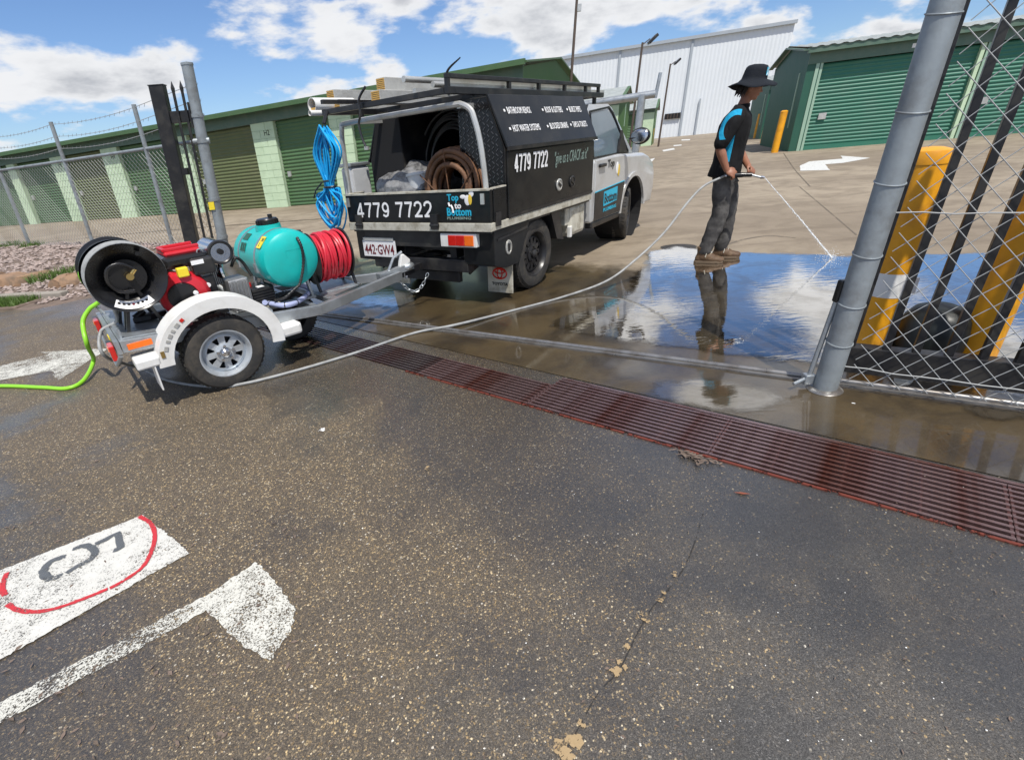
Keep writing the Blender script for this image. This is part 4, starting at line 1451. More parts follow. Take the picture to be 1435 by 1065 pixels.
# ------------------------------------------------------------------ frames of the two vehicles
class Frame:
    def __init__(s, o, h, k):
        s.o = Vector(o)
        s.h = Vector((h[0], h[1], 0)).normalized()
        s.l = Vector((-s.h.y, s.h.x, 0))
        s.u = Vector((LEAN.x * k, LEAN.y * k, 1))
        s.rz = math.atan2(s.h.y, s.h.x)

    def loc(s, px, py, x=None, y=None, z=None):
        r = (RM @ ray(px, py)).normalized()
        c = Vector((0, 0, CAMH)) - s.o
        cols = [s.h, s.l, s.u]
        known = 0 if x is not None else 1 if y is not None else 2
        v = (x, y, z)[known]
        b_ = c - cols[known] * v
        keep = [i for i in range(3) if i != known]
        A = Matrix((cols[keep[0]], cols[keep[1]], -r)).transposed()
        q = A.inverted() @ b_
        res = [0, 0, 0]
        res[known] = v
        res[keep[0]], res[keep[1]] = q[0], q[1]
        return Vector(res)

    def w(s, p):
        return s.o + s.h * p[0] + s.l * p[1] + s.u * p[2]


VK = 0.5
TRF = Frame((.37, 5.31, 0), (.584, .812), VK)
TLF = Frame((-2.05, 3.38, 0), (.76, .65), VK)

# ------------------------------------------------------------------ utility truck
tk = thing('utility_truck', 'silver and black plumber utility truck with roof rack and open tray', 'truck', TRF.o, TRF.rz, lean=VK)
XR, XF, YR, YL = -.86, 1.22, -.05, 1.88


def wheel(parent, x, y0, y1, r, rim_m, spokes, rim_r, name='wheel', hubcap=True, steer=0.0, right=True):
    """axis along y; the outer face is at y0"""
    s_ = 1 if y1 > y0 else -1
    w = abs(y1 - y0)
    R = Matrix.Rotation(steer, 3, 'Z')
    c = Vector((x, (y0 + y1) / 2, r))

    def place(mb):
        mb.v = [c + R @ (p - c) for p in mb.v]
        return mb
    wd = w / 2
    prof = [(rim_r * .98, -wd * .80), (rim_r * 1.03, -wd * .95), (r * .80, -wd), (r * .93, -wd * .93), (r * .985, -wd * .72), (r, -wd * .35), (r, wd * .35), (r * .985, wd * .72), (r * .93, wd * .93), (r * .80, wd), (rim_r * 1.03, wd * .95), (rim_r * .98, wd * .80)]
    ax = (0, s_, 0)
    tyre = place(MB().lathe(prof, c, ax, 48)).build('wheel', M['rubber'], parent, smooth=30)
    # tread blocks
    tr_ = MB()
    for k in range(44):
        a = 2 * PI * k / 44
        for off in (-.55, 0, .55):
            p = c + Vector((math.cos(a) * r, off * wd, math.sin(a) * r))
            tr_.box(p, (.006, wd * .42, r * .085), Matrix.Rotation(-a, 3, 'Y'))
    place(tr_).build('tread', M['rubber'], tyre)
    rim = MB().lathe([(rim_r * .99, -wd * .88), (rim_r * 1.02, -wd * .93), (rim_r * .97, -wd * .92), (rim_r * .90, -wd * .70), (rim_r * .86, -wd * .40), (rim_r * .86, wd * .6)], c, ax, 40)
    rim = place(rim).build('rim', rim_m, tyre, smooth=40)
    bk = MB().lathe([(rim_r * .86, -wd * .05), (0, -wd * .05)], c, ax, 32)
    place(bk).build('dark_backing', M['hole'], tyre)  # flat near-black disc, paints the shade behind the wheel openings
    d = MB()
    # disc with openings: ring, hub and webs
    d.lathe([(rim_r * .87, -wd * .34), (rim_r * .72, -wd * .52), (rim_r * .70, -wd * .52), (rim_r * .70, -wd * .40), (rim_r * .85, -wd * .25)], c, ax, 40)
    d.lathe([(rim_r * .42, -wd * .40), (rim_r * .40, -wd * .62), (rim_r * .25, -wd * .70), (rim_r * .22, -wd * .62), (0, -wd * .60)], c, ax, 32)
    for k in range(spokes):
        a = 2 * PI * k / spokes
        p0 = c + Vector((math.cos(a) * rim_r * .36, -s_ * wd * .50, math.sin(a) * rim_r * .36))
        p1 = c + Vector((math.cos(a) * rim_r * .74, -s_ * wd * .47, math.sin(a) * rim_r * .74))
        t_ = (p1 - p0).normalized()
        sd = Vector((0, 1, 0)).cross(t_)
        w0, w1 = rim_r * .12, rim_r * (.24 if spokes < 10 else .15)
        th = Vector((0, s_ * wd * .14, 0))
        q = [p0 - sd * w0, p0 + sd * w0, p1 + sd * w1 / 2 * 1.2, p1 - sd * w1 / 2 * 1.2]
        d.add(q + [v + th for v in q], [(0, 1, 2, 3), (7, 6, 5, 4), (0, 4, 5, 1), (1, 5, 6, 2), (2, 6, 7, 3), (3, 7, 4, 0)])
    dd_ = place(d).build('rim_disc', rim_m, tyre, smooth=30)
    hb = MB()
    hb.lathe([(rim_r * .20, -wd * .6), (rim_r * .19, -wd * .82), (rim_r * .12, -wd * .95), (0, -wd * .97)], c, ax, 20)
    for k in range(5):
        a = 2 * PI * k / 5 + .3
        p = c + Vector((math.cos(a) * rim_r * .31, -s_ * wd * .66, math.sin(a) * rim_r * .31))
        hb.cyl(p, p - Vector((0, s_ * .02, 0)), .011, n=6)
    place(hb).build('hub', M['chrome'] if hubcap else M['black'], tyre, smooth=40)
    return tyre


wheel(tk, 0, 0.0, .23, .36, M['black'], 12, .235, hubcap=False)
wheel(tk, 0, 1.74, 1.51, .36, M['black'], 12, .235, hubcap=False)
wheel(tk, 2.70, 0.03, .26, .36, M['black'], 12, .235, hubcap=False, steer=.30)
wheel(tk, 2.70, 1.72, 1.49, .36, M['black'], 12, .235, hubcap=False, steer=.30)

# chassis and running gear
mb = MB()
for y in (.52, 1.22):
    mb.box2((-.75, y - .04, .46), (3.2, y + .04, .60))
for x in (-.6, .4, 1.3, 2.2):
    mb.box2((x, .5, .5), (x + .08, 1.26, .57))
mb.build('chassis_rail', M['black'], tk)
mb = MB()
mb.cyl((0, .15, .36), (0, 1.6, .36), .055, n=12)
mb.ell((0, .87, .36), (.16, .15, .15), 14, 10)
mb.build('rear_axle', M['black'], tk, smooth=True)
for y in (.40, 1.34):
    mb = MB()
    for k in range(4):
        pts = [(-.62 + .03 * k + (1.24 - .06 * k) * i / 10, y, .44 - .12 * math.sin(PI * i / 10) - .012 * k + .03) for i in range(11)]
        for i in range(10):
            mb.beam(pts[i], pts[i + 1], .06, .010)
    mb.build('leaf_spring', M['black'], tk)
MB().cyl((-.75, 1.35, .42), (.6, 1.30, .42), .035, n=10).build('exhaust', M['castalu'], tk, smooth=True)

# tray
MB().box2((XR + .02, YR + .03, .72), (XF, YL - .03, .765)).build('tray_floor', M['black'], tk)
for y0, y1 in ((YR, YR + .05), (YL - .05, YL)):
    MB().box2((XR, y0, .745), (XF, y1, .815)).build('tray_side_rail', M['alupaint'], tk, bevel=.004)
MB().box2((XR - .015, YR + .002, .742), (XR + .045, YL - .002, .818)).build('tray_rear_rail', M['alupaint'], tk, bevel=.004)
MB().box2((XF - .03, YR + .06, .77), (XF, YL - .06, 1.3)).build('headboard', M['black'], tk)
MB().box2((XR + .03, YR + .25, .58), (XR + .11, YL - .25, .72)).build('rear_crossmember', M['black'], tk)

# tailgate
tg = MB().box2((XR - .005, YR + .01, .822), (XR + .035, YL, 1.10)).build('tailgate', M['blackgloss'], tk, bevel=.006)
MB().box2((XR - .012, YR + .012, 1.092), (XR + .042, YL - .002, 1.108)).build('top_edge', M['alupaint'], tg)
for y in (.62, 1.70):
    mb = MB()
    mb.box2((XR - .03, y - .045, .76), (XR - .006, y + .045, .90))
    mb.cyl((XR - .02, y - .055, .80), (XR - .02, y + .055, .80), .016, n=10)
    mb.build('hinge', M['black'], tg)
for y in (.04, 1.84):
    MB().box2((XR - .016, y - .02, .98), (XR - .006, y + .02, 1.07)).build('latch', M['alu'], tg)
face = (0, -1, 0)
STROKES = {
    '4': [[(.66, 0), (.66, 1)], [(.66, .97), (.10, .33)], [(.0, .27), (.98, .27)]],
    '7': [[(.03, .92), (.97, .92)], [(.88, .90), (.62, .50), (.42, 0)]],
    '9': [[(.50 + .36 * math.cos(a), .66 + .27 * math.sin(a)) for a in [2 * PI * k / 16 for k in range(17)]], [(.86, .66), (.85, .40), (.72, .14), (.45, .07), (.12, .17)]],
    '2': [[(.08, .70), (.16, .87), (.36, .94), (.62, .94), (.82, .84), (.86, .66), (.72, .46), (.42, .25), (.14, .06)], [(.03, .075), (.97, .075)]]}


def digits(body, m, parent, o, xd, ud, w, h, depth=.002):
    o, xd, ud = Vector(o), Vector(xd).normalized(), Vector(ud).normalized()
    nd = xd.cross(ud)
    adv = w / (sum(.55 if c == ' ' else 1 for c in body))
    x = 0.0
    sw = .155 * h
    for c in body:
        if c == ' ':
            x += adv * .55
            continue
        mb = MB()
        for si, st in enumerate(STROKES[c]):
            pts = [Vector((p[0] * adv * .84, p[1] * h)) for p in st]
            L_, R_ = [], []
            for i, p in enumerate(pts):
                t_ = (pts[min(i + 1, len(pts) - 1)] - pts[max(i - 1, 0)]).normalized()
                s_ = Vector((-t_.y, t_.x)) * sw / 2
                L_.append(p + s_)
                R_.append(p - s_)
            n = len(pts)
            q = [o + xd * (x + p.x) + ud * p.y + nd * (depth + .0004 * si) for p in L_ + R_]
            mb.add(q, [(i, i + 1, n + i + 1, n + i) for i in range(n - 1)])
        mb.build('digit', m, parent, fix=False)
        x += adv


def rear_digits(body, p0, p1):
    a, b_ = TRF.loc(*p0, x=XR - .006), TRF.loc(*p1, x=XR - .006)
    digits(body, M['letter'], tg, (XR - .006, a.y, a.z), face, (0, 0, 1), a.y - b_.y, b_.z - a.z)



def rear_text(body, p0, p1, m, bold=0.012, parent=tg, x=XR - .006):
    a, b_ = TRF.loc(*p0, x=x), TRF.loc(*p1, x=x)
    return text(body, m, parent, (x, a.y, a.z), face, (0, 0, 1), a.y - b_.y, b_.z - a.z, bold=bold)


rear_digits('4779 7722', (502, 305), (607, 282))
rear_text('Top', (627, 285), (642, 272), M['tealvinyl'], .02)
rear_text('Bottom', (627, 303), (660, 291), M['tealvinyl'], .025)
rear_text('PLUMBING', (627, 308), (660, 304), M['lettergrey'], .02)
rear_text('to', (637, 293), (646, 285), M['letter'], .03)
a = TRF.loc(655, 281, x=XR - .006)
fg = MB()
fg.ell((a.x, a.y, a.z), (.003, .035, .045), 12, 8)
fg.ell((a.x, a.y - .045, a.z + .055), (.003, .028, .028), 12, 8)
fg.ell((a.x, a.y + .05, a.z + .03), (.003, .035, .018), 12, 8)
fg.build('emblem_figure', M['letter'], tg)
MB().ell((a.x - .002, a.y - .03, a.z + .005), (.003, .022, .045), 12, 8).build('emblem_overall', M['yellowvinyl'], tg)
MB().tube([(XR - .008, TRF.loc(629, 282, x=XR).y - d0, TRF.loc(629, 289, x=XR).z + d1) for d0, d1 in ((0, .03), (.01, 0), (.03, .005), (.045, -.02), (.05, -.06))], .009, 6).build('emblem_tap', M['letter'], tg)

# short drop side behind the canopy box
for y0, y1 in ((YR + .002, YR + .035), (YL - .035, YL - .002)):
    d_ = MB().box2((XR + .04, y0, .822), (-.62, y1, 1.10)).build('drop_side', M['blackgloss'], tk, bevel=.005)
    MB().box2((XR + .04, y0 - .002, 1.10), (-.62, y1 + .002, 1.112)).build('top_edge', M['alupaint'], d_)
    MB().box2((XR + .05, min(y0, y1) - .014, .78), (XR + .13, min(y0, y1) - .002, .90)).build('hinge', M['black'], d_)

# canopy side boxes
CX0, CX1 = -.60, 1.24
LIP, TOPZ = 1.415, 1.83


def side_box(sgn, y_out, name='canopy_box', CX0=CX0):
    """sgn +1: inwards is +y"""
    Y = lambda d: y_out + sgn * d
    poly = [(Y(0.02), .818), (Y(0.02), LIP - .01), (Y(.20), TOPZ), (Y(.52), TOPZ), (Y(.52), .818)]
    b_ = MB().prism(poly, CX0, CX1, 'x').build(name, M['black'], tk)
    lp = MB().box2((CX0 + .015, min(Y(0), Y(.018)), .83), (CX1 - .01, max(Y(0), Y(.018)), LIP - .035)).build('lower_panel', M['blackgloss'], b_, bevel=.008)
    u0, u1 = Vector((0, Y(-.015), LIP)), Vector((0, Y(.185), TOPZ + .012))
    nrm = Vector((0, -sgn * (TOPZ - LIP), .20)).normalized()
    q = [Vector((CX0, 0, 0)) + u0, Vector((CX1 + .02, 0, 0)) + u0, Vector((CX1 + .02, 0, 0)) + u1, Vector((CX0, 0, 0)) + u1]
    up = MB().add(q + [p - nrm * .02 for p in q], [(0, 1, 2, 3), (7, 6, 5, 4), (0, 4, 5, 1), (1, 5, 6, 2), (2, 6, 7, 3), (3, 7, 4, 0)]).build('lid_panel', M['blackgloss'], b_, bevel=.005)
    MB().beam(Vector((CX0 - .005, Y(-.018), LIP - .012)), Vector((CX1 + .02, Y(-.018), LIP - .012)), .012, .03).build('rain_lip', M['black'], b_)
    MB().box2((CX0 + .01, min(Y(-.006), Y(.015)), .818), (CX1 - .01, max(Y(-.006), Y(.015)), .845)).build('skirt', M['black'], b_)
    # checker plate end with raised dashes
    ce = MB().prism([(Y(.03), .83), (Y(.03), LIP), (Y(.20), TOPZ - .01), (Y(.515), TOPZ - .01), (Y(.515), .83)], CX0 - .006, CX0 - .001, 'x').build('box_end', M['checker'] if sgn > 0 else M['hole'], b_)
    mb = MB()
    for i in range(12):
        for j in range(26):
            yy, zz_ = .05 + i * .045, .86 + j * .04 + (.02 if i % 2 else 0)
            lim = .03 + max(0, (zz_ - LIP)) * .17 / (TOPZ - LIP)
            if sgn < 0 or yy < lim + .02 or yy > .5 or zz_ > TOPZ - .03:
                continue
            R = Matrix.Rotation(.75 if (i + j) % 2 else -.75, 3, 'X')
            mb.box((CX0 - .008, Y(yy), zz_), (.006, .030, .008), R)
    if sgn > 0:
        mb.build('tread_dashes', M['dash'], ce)
    return b_, lp, up


rb, rlow, rlid = side_box(1, YR)
side_box(-1, YL, CX0=-.45)
MB().box2((CX0 + .02, .45, TOPZ - .02), (CX1, 1.38, TOPZ + .01)).build('canopy_roof', M['black'], tk)
MB().box2((CX1 - .03, .45, .80), (CX1, 1.40, TOPZ)).build('canopy_bulkhead', M['hole'], tk)

# lettering on the right-hand box
U0, U1 = Vector((0, YR - .017, LIP)), Vector((0, YR + .183, TOPZ + .012))
UD = (U1 - U0).normalized()
UL = (U1 - U0).length
UN = Vector((1, 0, 0)).cross(UD)


def lid_text(body, x0, x1, v, h):
    o = Vector((x0, 0, 0)) + U0 + UD * (v * UL) + UN * .003
    text(body, M['letter'], rlid, o, (1, 0, 0), UD, x1 - x0, h, bold=.0)
    MB().box(o + Vector((-.045, 0, 0)) + UD * h * .5, (.022, .022, .004), Matrix((Vector((1, 0, 0)), UD, UN)).transposed()).build('bullet', M['letter'], rlid)


lid_text('BATHROOM RENOS', CX0 + .20, CX0 + .60, .62, .062)
lid_text('ROOF & GUTTERS', CX0 + .88, CX0 + 1.24, .62, .062)
lid_text('BURST PIPES', CX0 + 1.40, CX0 + 1.68, .62, .062)
lid_text('HOT WATER SYSTEMS', CX0 + .18, CX0 + .66, .27, .062)
lid_text('BLOCKED DRAINS', CX0 + .86, CX0 + 1.24, .27, .062)
lid_text('TAPS & TOILETS', CX0 + 1.36, CX0 + 1.70, .27, .062)
digits('4779 7722', M['letter'], rlow, (CX0 + .12, YR - .003, 1.20), (1, 0, 0), (0, 0, 1), .62, .15)
text('"give us a CRACK at it"', M['lettergrey'], rlow, (CX0 + .88, YR - .003, 1.17), (1, 0, 0), (0, 0, 1), .78, .15, bold=.0, shearx=.25)
for x_, m in ((CX0 + .98, M['alu']), (CX0 + 1.28, M['black'])):
    c_ = Vector((x_, YR - .003, 1.00))
    lk = MB().lathe([(.062, 0), (.060, .010), (.048, .014), (.046, .008), (0, .008)], c_, (0, -1, 0), 24).build('handle_ring', m, rlow, smooth=True)
    MB().box(c_ + Vector((0, -.012, 0)), (.07, .008, .026), Matrix.Rotation(.5, 3, 'Y')).build('t_handle', M['black'], lk)

# rear hoop of the canopy frame
XH = XR + .06
p = [TRF.loc(*q, x=XH) for q in ((685, 262), (675, 212), (664, 165), (657, 152), (645, 146), (560, 160), (488, 173), (479, 182), (484, 230), (491, 275))]
pts = [Vector((XH, q.y, q.z)) for q in p]
pts[0].z = pts[-1].z = .80
MB().tube(spline(pts[:5], 5) + spline(pts[5:], 5), .025, 8).build('frame_hoop', M['alu'], tk, smooth=True)
for y in (.30, 1.62):
    MB().box2((XH, y - .02, TOPZ - .08), (CX0 + .3, y + .02, TOPZ - .04)).build('frame_rail', M['alu'], tk)

# roof rack
RK0, RK1, RZ = -.90, 2.25, 1.86
YA, YB = .34, 1.96
mb = MB()
for y in (YA, YB):
    mb.box2((RK0, y - .025, RZ), (RK1, y + .025, RZ + .055))
mb.build('rack_side_rail', M['black'], tk, bevel=.004)
for i, x in enumerate((RK0 + .02, -.2, .55, 1.25, 2.20)):
    MB().box2((x - .022, YA + .027, RZ + .004), (x + .022, YB - .027, RZ + .05)).build('rack_cross_bar', M['black'], tk, bevel=.003)
MB().box2((RK0, YA - .02, RZ + .115), (RK1 - .1, YA + .02, RZ + .15)).build('rack_top_rail', M['black'], tk, bevel=.004)
MB().box2((RK0, YB - .02, RZ + .10), (RK1 - .6, YB + .02, RZ + .14)).build('rack_top_rail', M['black'], tk, bevel=.004)
for x in (RK0 + .02, .05, .62, 1.20, 1.75, 2.12):
    MB().box2((x - .018, YA - .017, RZ + .05), (x + .018, YA + .017, RZ + .118)).build('stanchion', M['black'], tk)
for x in (CX0 + .1, CX1 - .1, 2.1):
    for y in (YA + .02, YB - .12):
        MB().box2((x - .02, y, 1.70 if x > 2 else TOPZ - .02), (x + .02, y + .04, RZ + .004)).build('rack_leg', M['black'], tk)

# cab: side profile lofted across the width
def cab_part(name, stations, m, bevel=.02, smooth=35):
    """stations: list of (y, [(x,z)...])"""
    vs, fs = [], []
    n = len(stations[0][1])
    for y, pr in stations:
        vs += [(x, y, z) for x, z in pr]
    for i in range(len(stations) - 1):
        for k in range(n):
            fs.append((i * n + k, i * n + (k + 1) % n, (i + 1) * n + (k + 1) % n, (i + 1) * n + k))
    fs.append(list(range(n - 1, -1, -1)))
    fs.append([(len(stations) - 1) * n + k for k in range(n)])
    return MB().add(vs, fs).build(name, m, tk, bevel=bevel, smooth=smooth)


def arch(cx_, r, z0, a0, a1, n=8):
    return [(cx_ + r * math.cos(a0 + (a1 - a0) * i / n), z0 + r * math.sin(a0 + (a1 - a0) * i / n)) for i in range(n + 1)]


ACX, AR = 2.74, .45
low = [(1.33, .44), (1.33, 1.18), (2.20, 1.20), (2.62, 1.17), (3.10, 1.15), (3.40, 1.09), (3.60, .97), (3.69, .84), (3.71, .62), (3.64, .42)] + arch(ACX, AR, .42, 0, PI)
tap = lambda pr, d: [(x - (d * 1.6 if x > 3.3 else 0), z - (d * .5 if z > 1.0 else 0)) for x, z in pr]
body = cab_part('cab_body', [(0.0, tap(low, .055)), (.05, tap(low, .02)), (.16, low), (1.58, low), (1.69, tap(low, .02)), (1.74, tap(low, .055))], M['silver'], .028, 50)
top = [(1.36, 1.17), (1.42, 1.72), (1.50, 1.775), (2.06, 1.78), (2.19, 1.735), (2.74, 1.15)]
inw = lambda d, pr: [(x + (d * .2 if x < 1.5 else -d * .4), z - (0 if z < 1.2 else d * .15)) for x, z in pr]
cab_part('cab_top', [(.055, [(x, 1.17 + (z - 1.17) * .0) for x, z in top]), (.16, [(x, z) for x, z in inw(.06, top)]), (.28, top), (1.46, top), (1.58, inw(.06, top)), (1.685, [(x, 1.17) for x, z in top])], M['silver'], .03, 50)


def on_cab(px, py, y):
    return TRF.loc(px, py, y=y)


# side glass follows the sloping side of the cab
def side_pt(x, z, d=.006):
    y = .055 + (.16 - .055) * max(0, min(1, (z - 1.17) / .58))
    return Vector((x, y - d, z))


def glass_panel(name, poly, m, parent, th=.012):
    q = [side_pt(x, z) for x, z in poly]
    b_ = [p + Vector((0, th, 0)) for p in q]
    n = len(q)
    return MB().add(q + b_, [list(range(n)), list(range(2 * n - 1, n - 1, -1))] + [(i, i + n, (i + 1) % n + n, (i + 1) % n) for i in range(n)]).build(name, m, parent)


door = MB()
dp = [(1.40, .47), (1.40, 1.165), (2.34, 1.165), (2.34, .80), (2.28, .62), (2.24, .47)]
door.prism(dp, -.012, .02, 'y')
door = door.build('door', M['silver'], tk, bevel=.012)
gl = glass_panel('window', [(1.47, 1.20), (1.50, 1.64), (1.56, 1.70), (2.00, 1.70), (2.10, 1.66), (2.20, 1.57), (2.48, 1.24), (2.44, 1.20)], M['glass'], door)
fr_ = []
for a_, b_ in (((1.44, 1.18), (1.475, 1.69)), ((1.475, 1.69), (2.04, 1.735)), ((2.04, 1.735), (2.16, 1.66)), ((2.16, 1.66), (2.56, 1.19)), ((1.44, 1.185), (2.56, 1.185))):
    MB().beam(side_pt(*a_, .004), side_pt(*b_, .004), .02, .03, (0, 1, 0)).build('window_frame', M['black'], gl)
MB().prism([(2.16, 1.20), (2.44, 1.20), (2.24, 1.46)], .02, .05, 'y').build('quarter_panel', M['black'], door)
hd_ = on_cab(843, 232, -.012)
MB().box((hd_.x, -.03, hd_.z), (.19, .035, .04)).build('handle', M['black'], door, bevel=.012)
# dark lower wrap with a blue line
MB().prism([(1.395, .46), (1.395, .79), (2.345, .83), (2.345, .80), (2.285, .62), (2.245, .46)], -.018, -.0125, 'y').build('lower_wrap', M['black'], door)
MB().prism([(1.395, .792), (1.395, .802), (2.345, .842), (2.345, .832)], -.018, -.0125, 'y').build('blue_line', M['tealvinyl'], door)
text('Top', M['black'], door, (1.74, -.014, 1.02), (1, 0, 0), (0, 0, 1), .22, .12, bold=.03)
MB().prism([(1.66, .60), (1.66, .775), (2.10, .795), (2.10, .62)], -.021, -.0185, 'y').build('name_panel', M['tealvinyl'], door)
text('Bottom', M['black'], door, (1.68, -.023, .63), (1, 0, 0), (0, .02, 1), .40, .12, bold=.02)
text('PLUMBING', M['tealvinyl'], door, (1.66, -.021, .53), (1, 0, 0), (0, 0, 1), .42, .045, bold=.02)
MB().ell((2.06, -.014, 1.02), (.045, .006, .075), 12, 8).build('emblem_figure', M['letter'], door)
MB().ell((2.11, -.016, .99), (.035, .006, .075), 12, 8).build('emblem_overall', M['yellowvinyl'], door)
# windscreen
MB().add([(2.22, .26, 1.72), (2.22, 1.48, 1.72), (2.735, 1.62, 1.175), (2.735, .12, 1.175), (2.20, .26, 1.71), (2.20, 1.48, 1.71), (2.715, 1.62, 1.165), (2.715, .12, 1.165)],
         [(0, 1, 2, 3), (7, 6, 5, 4), (0, 4, 5, 1), (1, 5, 6, 2), (2, 6, 7, 3), (3, 7, 4, 0)]).build('windscreen', M['glass'], tk)
MB().add([(1.365, .3, 1.2), (1.365, 1.44, 1.2), (1.40, 1.40, 1.6), (1.40, .34, 1.6), (1.35, .3, 1.2), (1.35, 1.44, 1.2), (1.385, 1.40, 1.6), (1.385, .34, 1.6)],
         [(0, 1, 2, 3), (7, 6, 5, 4), (0, 4, 5, 1), (1, 5, 6, 2), (2, 6, 7, 3), (3, 7, 4, 0)]).build('rear_window', M['glass'], tk)
# mirror
mr = MB()
mr.loft([((2.24, -.08, 1.34), .03, .04), ((2.24, -.13, 1.36), .035, .05)], 10)
mr.ell((2.285, -.21, 1.37), (.05, .135, .10), 20, 14)
mir = mr.build('mirror', M['blackplastic'], tk, smooth=True)
MB().ell((2.243, -.21, 1.37), (.012, .115, .082), 24, 12, Matrix.Rotation(.10, 3, 'Y')).build('mirror_glass', M['chrome'], mir, smooth=True)
mir_g = bpy.data.objects[mir.name]
# flares, bumper, lights
mb = MB()
for i in range(16):
    a0, a1 = PI * i / 16, PI * (i + 1) / 16
    for r0, r1 in ((AR - .01, AR + .045),):
        q = [(ACX + r * math.cos(a), y, .42 + r * math.sin(a)) for y in (-.018, .02) for a in (a0, a1) for r in (r0, r1)]
        mb.add(q, [(0, 1, 3, 2), (4, 6, 7, 5), (0, 4, 5, 1), (2, 3, 7, 6), (0, 2, 6, 4), (1, 5, 7, 3)])
mb.build('wheel_flare', M['silver'], tk)
MB().lathe([(AR - .015, 0.0), (AR - .015, .40), (.1, .40)], (ACX, .015, .42), (0, 1, 0), 28).build('wheel_well', M['hole'], tk)
MB().box2((3.40, .08, .40), (3.74, 1.66, .66)).build('front_bumper', M['silver'], tk, bevel=.05)
MB().ell((3.50, .10, .90), (.12, .08, .085), 14, 10).build('headlight', M['chrome'], tk, smooth=True)
MB().box2((1.36, -.005, .37), (2.27, .10, .455)).build('sill', M['black'], tk, bevel=.02)

# under-tray toolbox behind the rear wheel
tb = MB().prism([(XR + .05, .42), (XR + .05, .735), (-.18, .735), (-.40, .36), (-.62, .36)], YR + .02, .34, 'y').build('under_tray_box', M['blackgloss'], tk, bevel=.006)
MB().prism([(XR + .10, .64), (XR + .10, .66), (-.24, .69), (-.24, .67)], YR + .012, YR + .021, 'y').build('crease', M['black'], tb)
c_ = Vector((-.58, YR + .018, .55))
hl = MB().lathe([(.052, 0), (.050, .008), (.040, .010), (.038, .004), (0, .004)], c_, (0, -1, 0), 20)
hl.v = [Vector((p.x, p.y, c_.z + (p.z - c_.z) * 1.35)) for p in hl.v]
hl = hl.build('handle_ring', M['alu'], tb, smooth=True)
MB().box(c_ + Vector((0, -.008, .0)), (.03, .010, .07)).build('t_handle', M['black'], hl)
tb2 = MB().prism([(.40, .44), (.26, .735), (.42, .735), (.56, .40)], YR + .02, .3, 'y').build('guard', M['black'], tk)
MB().prism([(XR + .05, .42), (XR + .05, .735), (-.18, .735), (-.40, .36), (-.62, .36)], 1.5, YL - .02, 'y').build('under_tray_box', M['blackgloss'], tk, bevel=.006)
# dirty plastic tank behind the cab
tn = MB()
tn.box2((.78, .0, .38), (1.18, .34, .735))
tn = tn.build('water_tank', M['alupaint'], tk, bevel=.05)
MB().box2((.70, .03, .52), (.80, .30, .735)).build('bracket', M['alupaint'], tk, bevel=.01)
MB().box((.80, .02, .44), (.05, .05, .13)).build('tap', M['white'], tk, bevel=.01)

# mud flaps
for y0, logo in ((.0, True), (1.45, False)):
    f_ = MB().box2((-.475, y0, .06), (-.462, y0 + .31, .40)).build('mud_flap', M['alupaint'], tk, bevel=.003)
    if logo:
        cc = Vector((-.478, y0 + .155, .26))

        def oval(ry, rz_, cz_=0.0, cy_=0.0):
            return [cc + Vector((0, cy_ + ry * math.cos(a), cz_ + rz_ * math.sin(a))) for a in [2 * PI * k / 28 for k in range(28)]]
        e_ = MB()
        e_.tube(oval(.085, .055), .008, 6, closed=True)
        e_.tube(oval(.030, .048), .007, 6, closed=True)
        e_.tube(oval(.060, .022, .022), .007, 6, closed=True)
        e_.build('emblem', M['redlens'], f_)
        text("TOYOTA", M['hole'], f_, cc + Vector((0, .10, -.125)), face, (0, 0, 1), .20, .032, bold=.03)

# tail lights
for y0 in (.14,):
    h_ = MB().box2((XR + .0, y0, .595), (XR + .07, y0 + .44, .72)).build('tail_light', M['white'], tk, bevel=.006)
    x_ = XR - .012
    MB().box2((x_, y0 + .03, .61), (XR - .0005, y0 + .135, .705)).build('indicator_lens', M['amber'], h_, bevel=.004)
    MB().box2((x_, y0 + .14, .61), (XR - .0005, y0 + .235, .705)).build('brake_lens', M['redlens'], h_, bevel=.004)
    MB().box2((x_, y0 + .24, .61), (XR - .0005, y0 + .335, .705)).build('reflector_lens', M['redlens'], h_, bevel=.004)
# number plate
XP = XR + .03
a, b_ = TRF.loc(511.5, 358.5, x=XP), TRF.loc(553.5, 338, x=XP)
pw = a.y - b_.y
pl = MB().box2((XP - .004, b_.y, a.z), (XP + .004, a.y, b_.z)).build('number_plate', M['letter'], tk, bevel=.002)
text('442·GW4', M['maroon'], pl, (XP - .005, a.y - pw * .05, a.z + .025), face, (0, 0, 1), pw * .9, (b_.z - a.z) * .62, bold=.012)
MB().box2((XP - .01, b_.y + .02, b_.z), (XP + .03, a.y - .02, b_.z + .03)).build('plate_bracket', M['alu'], pl)
MB().box2((XP + .005, b_.y + .05, b_.z + .02), (XP + .03, a.y - .05, .74)).build('plate_hanger', M['black'], pl)

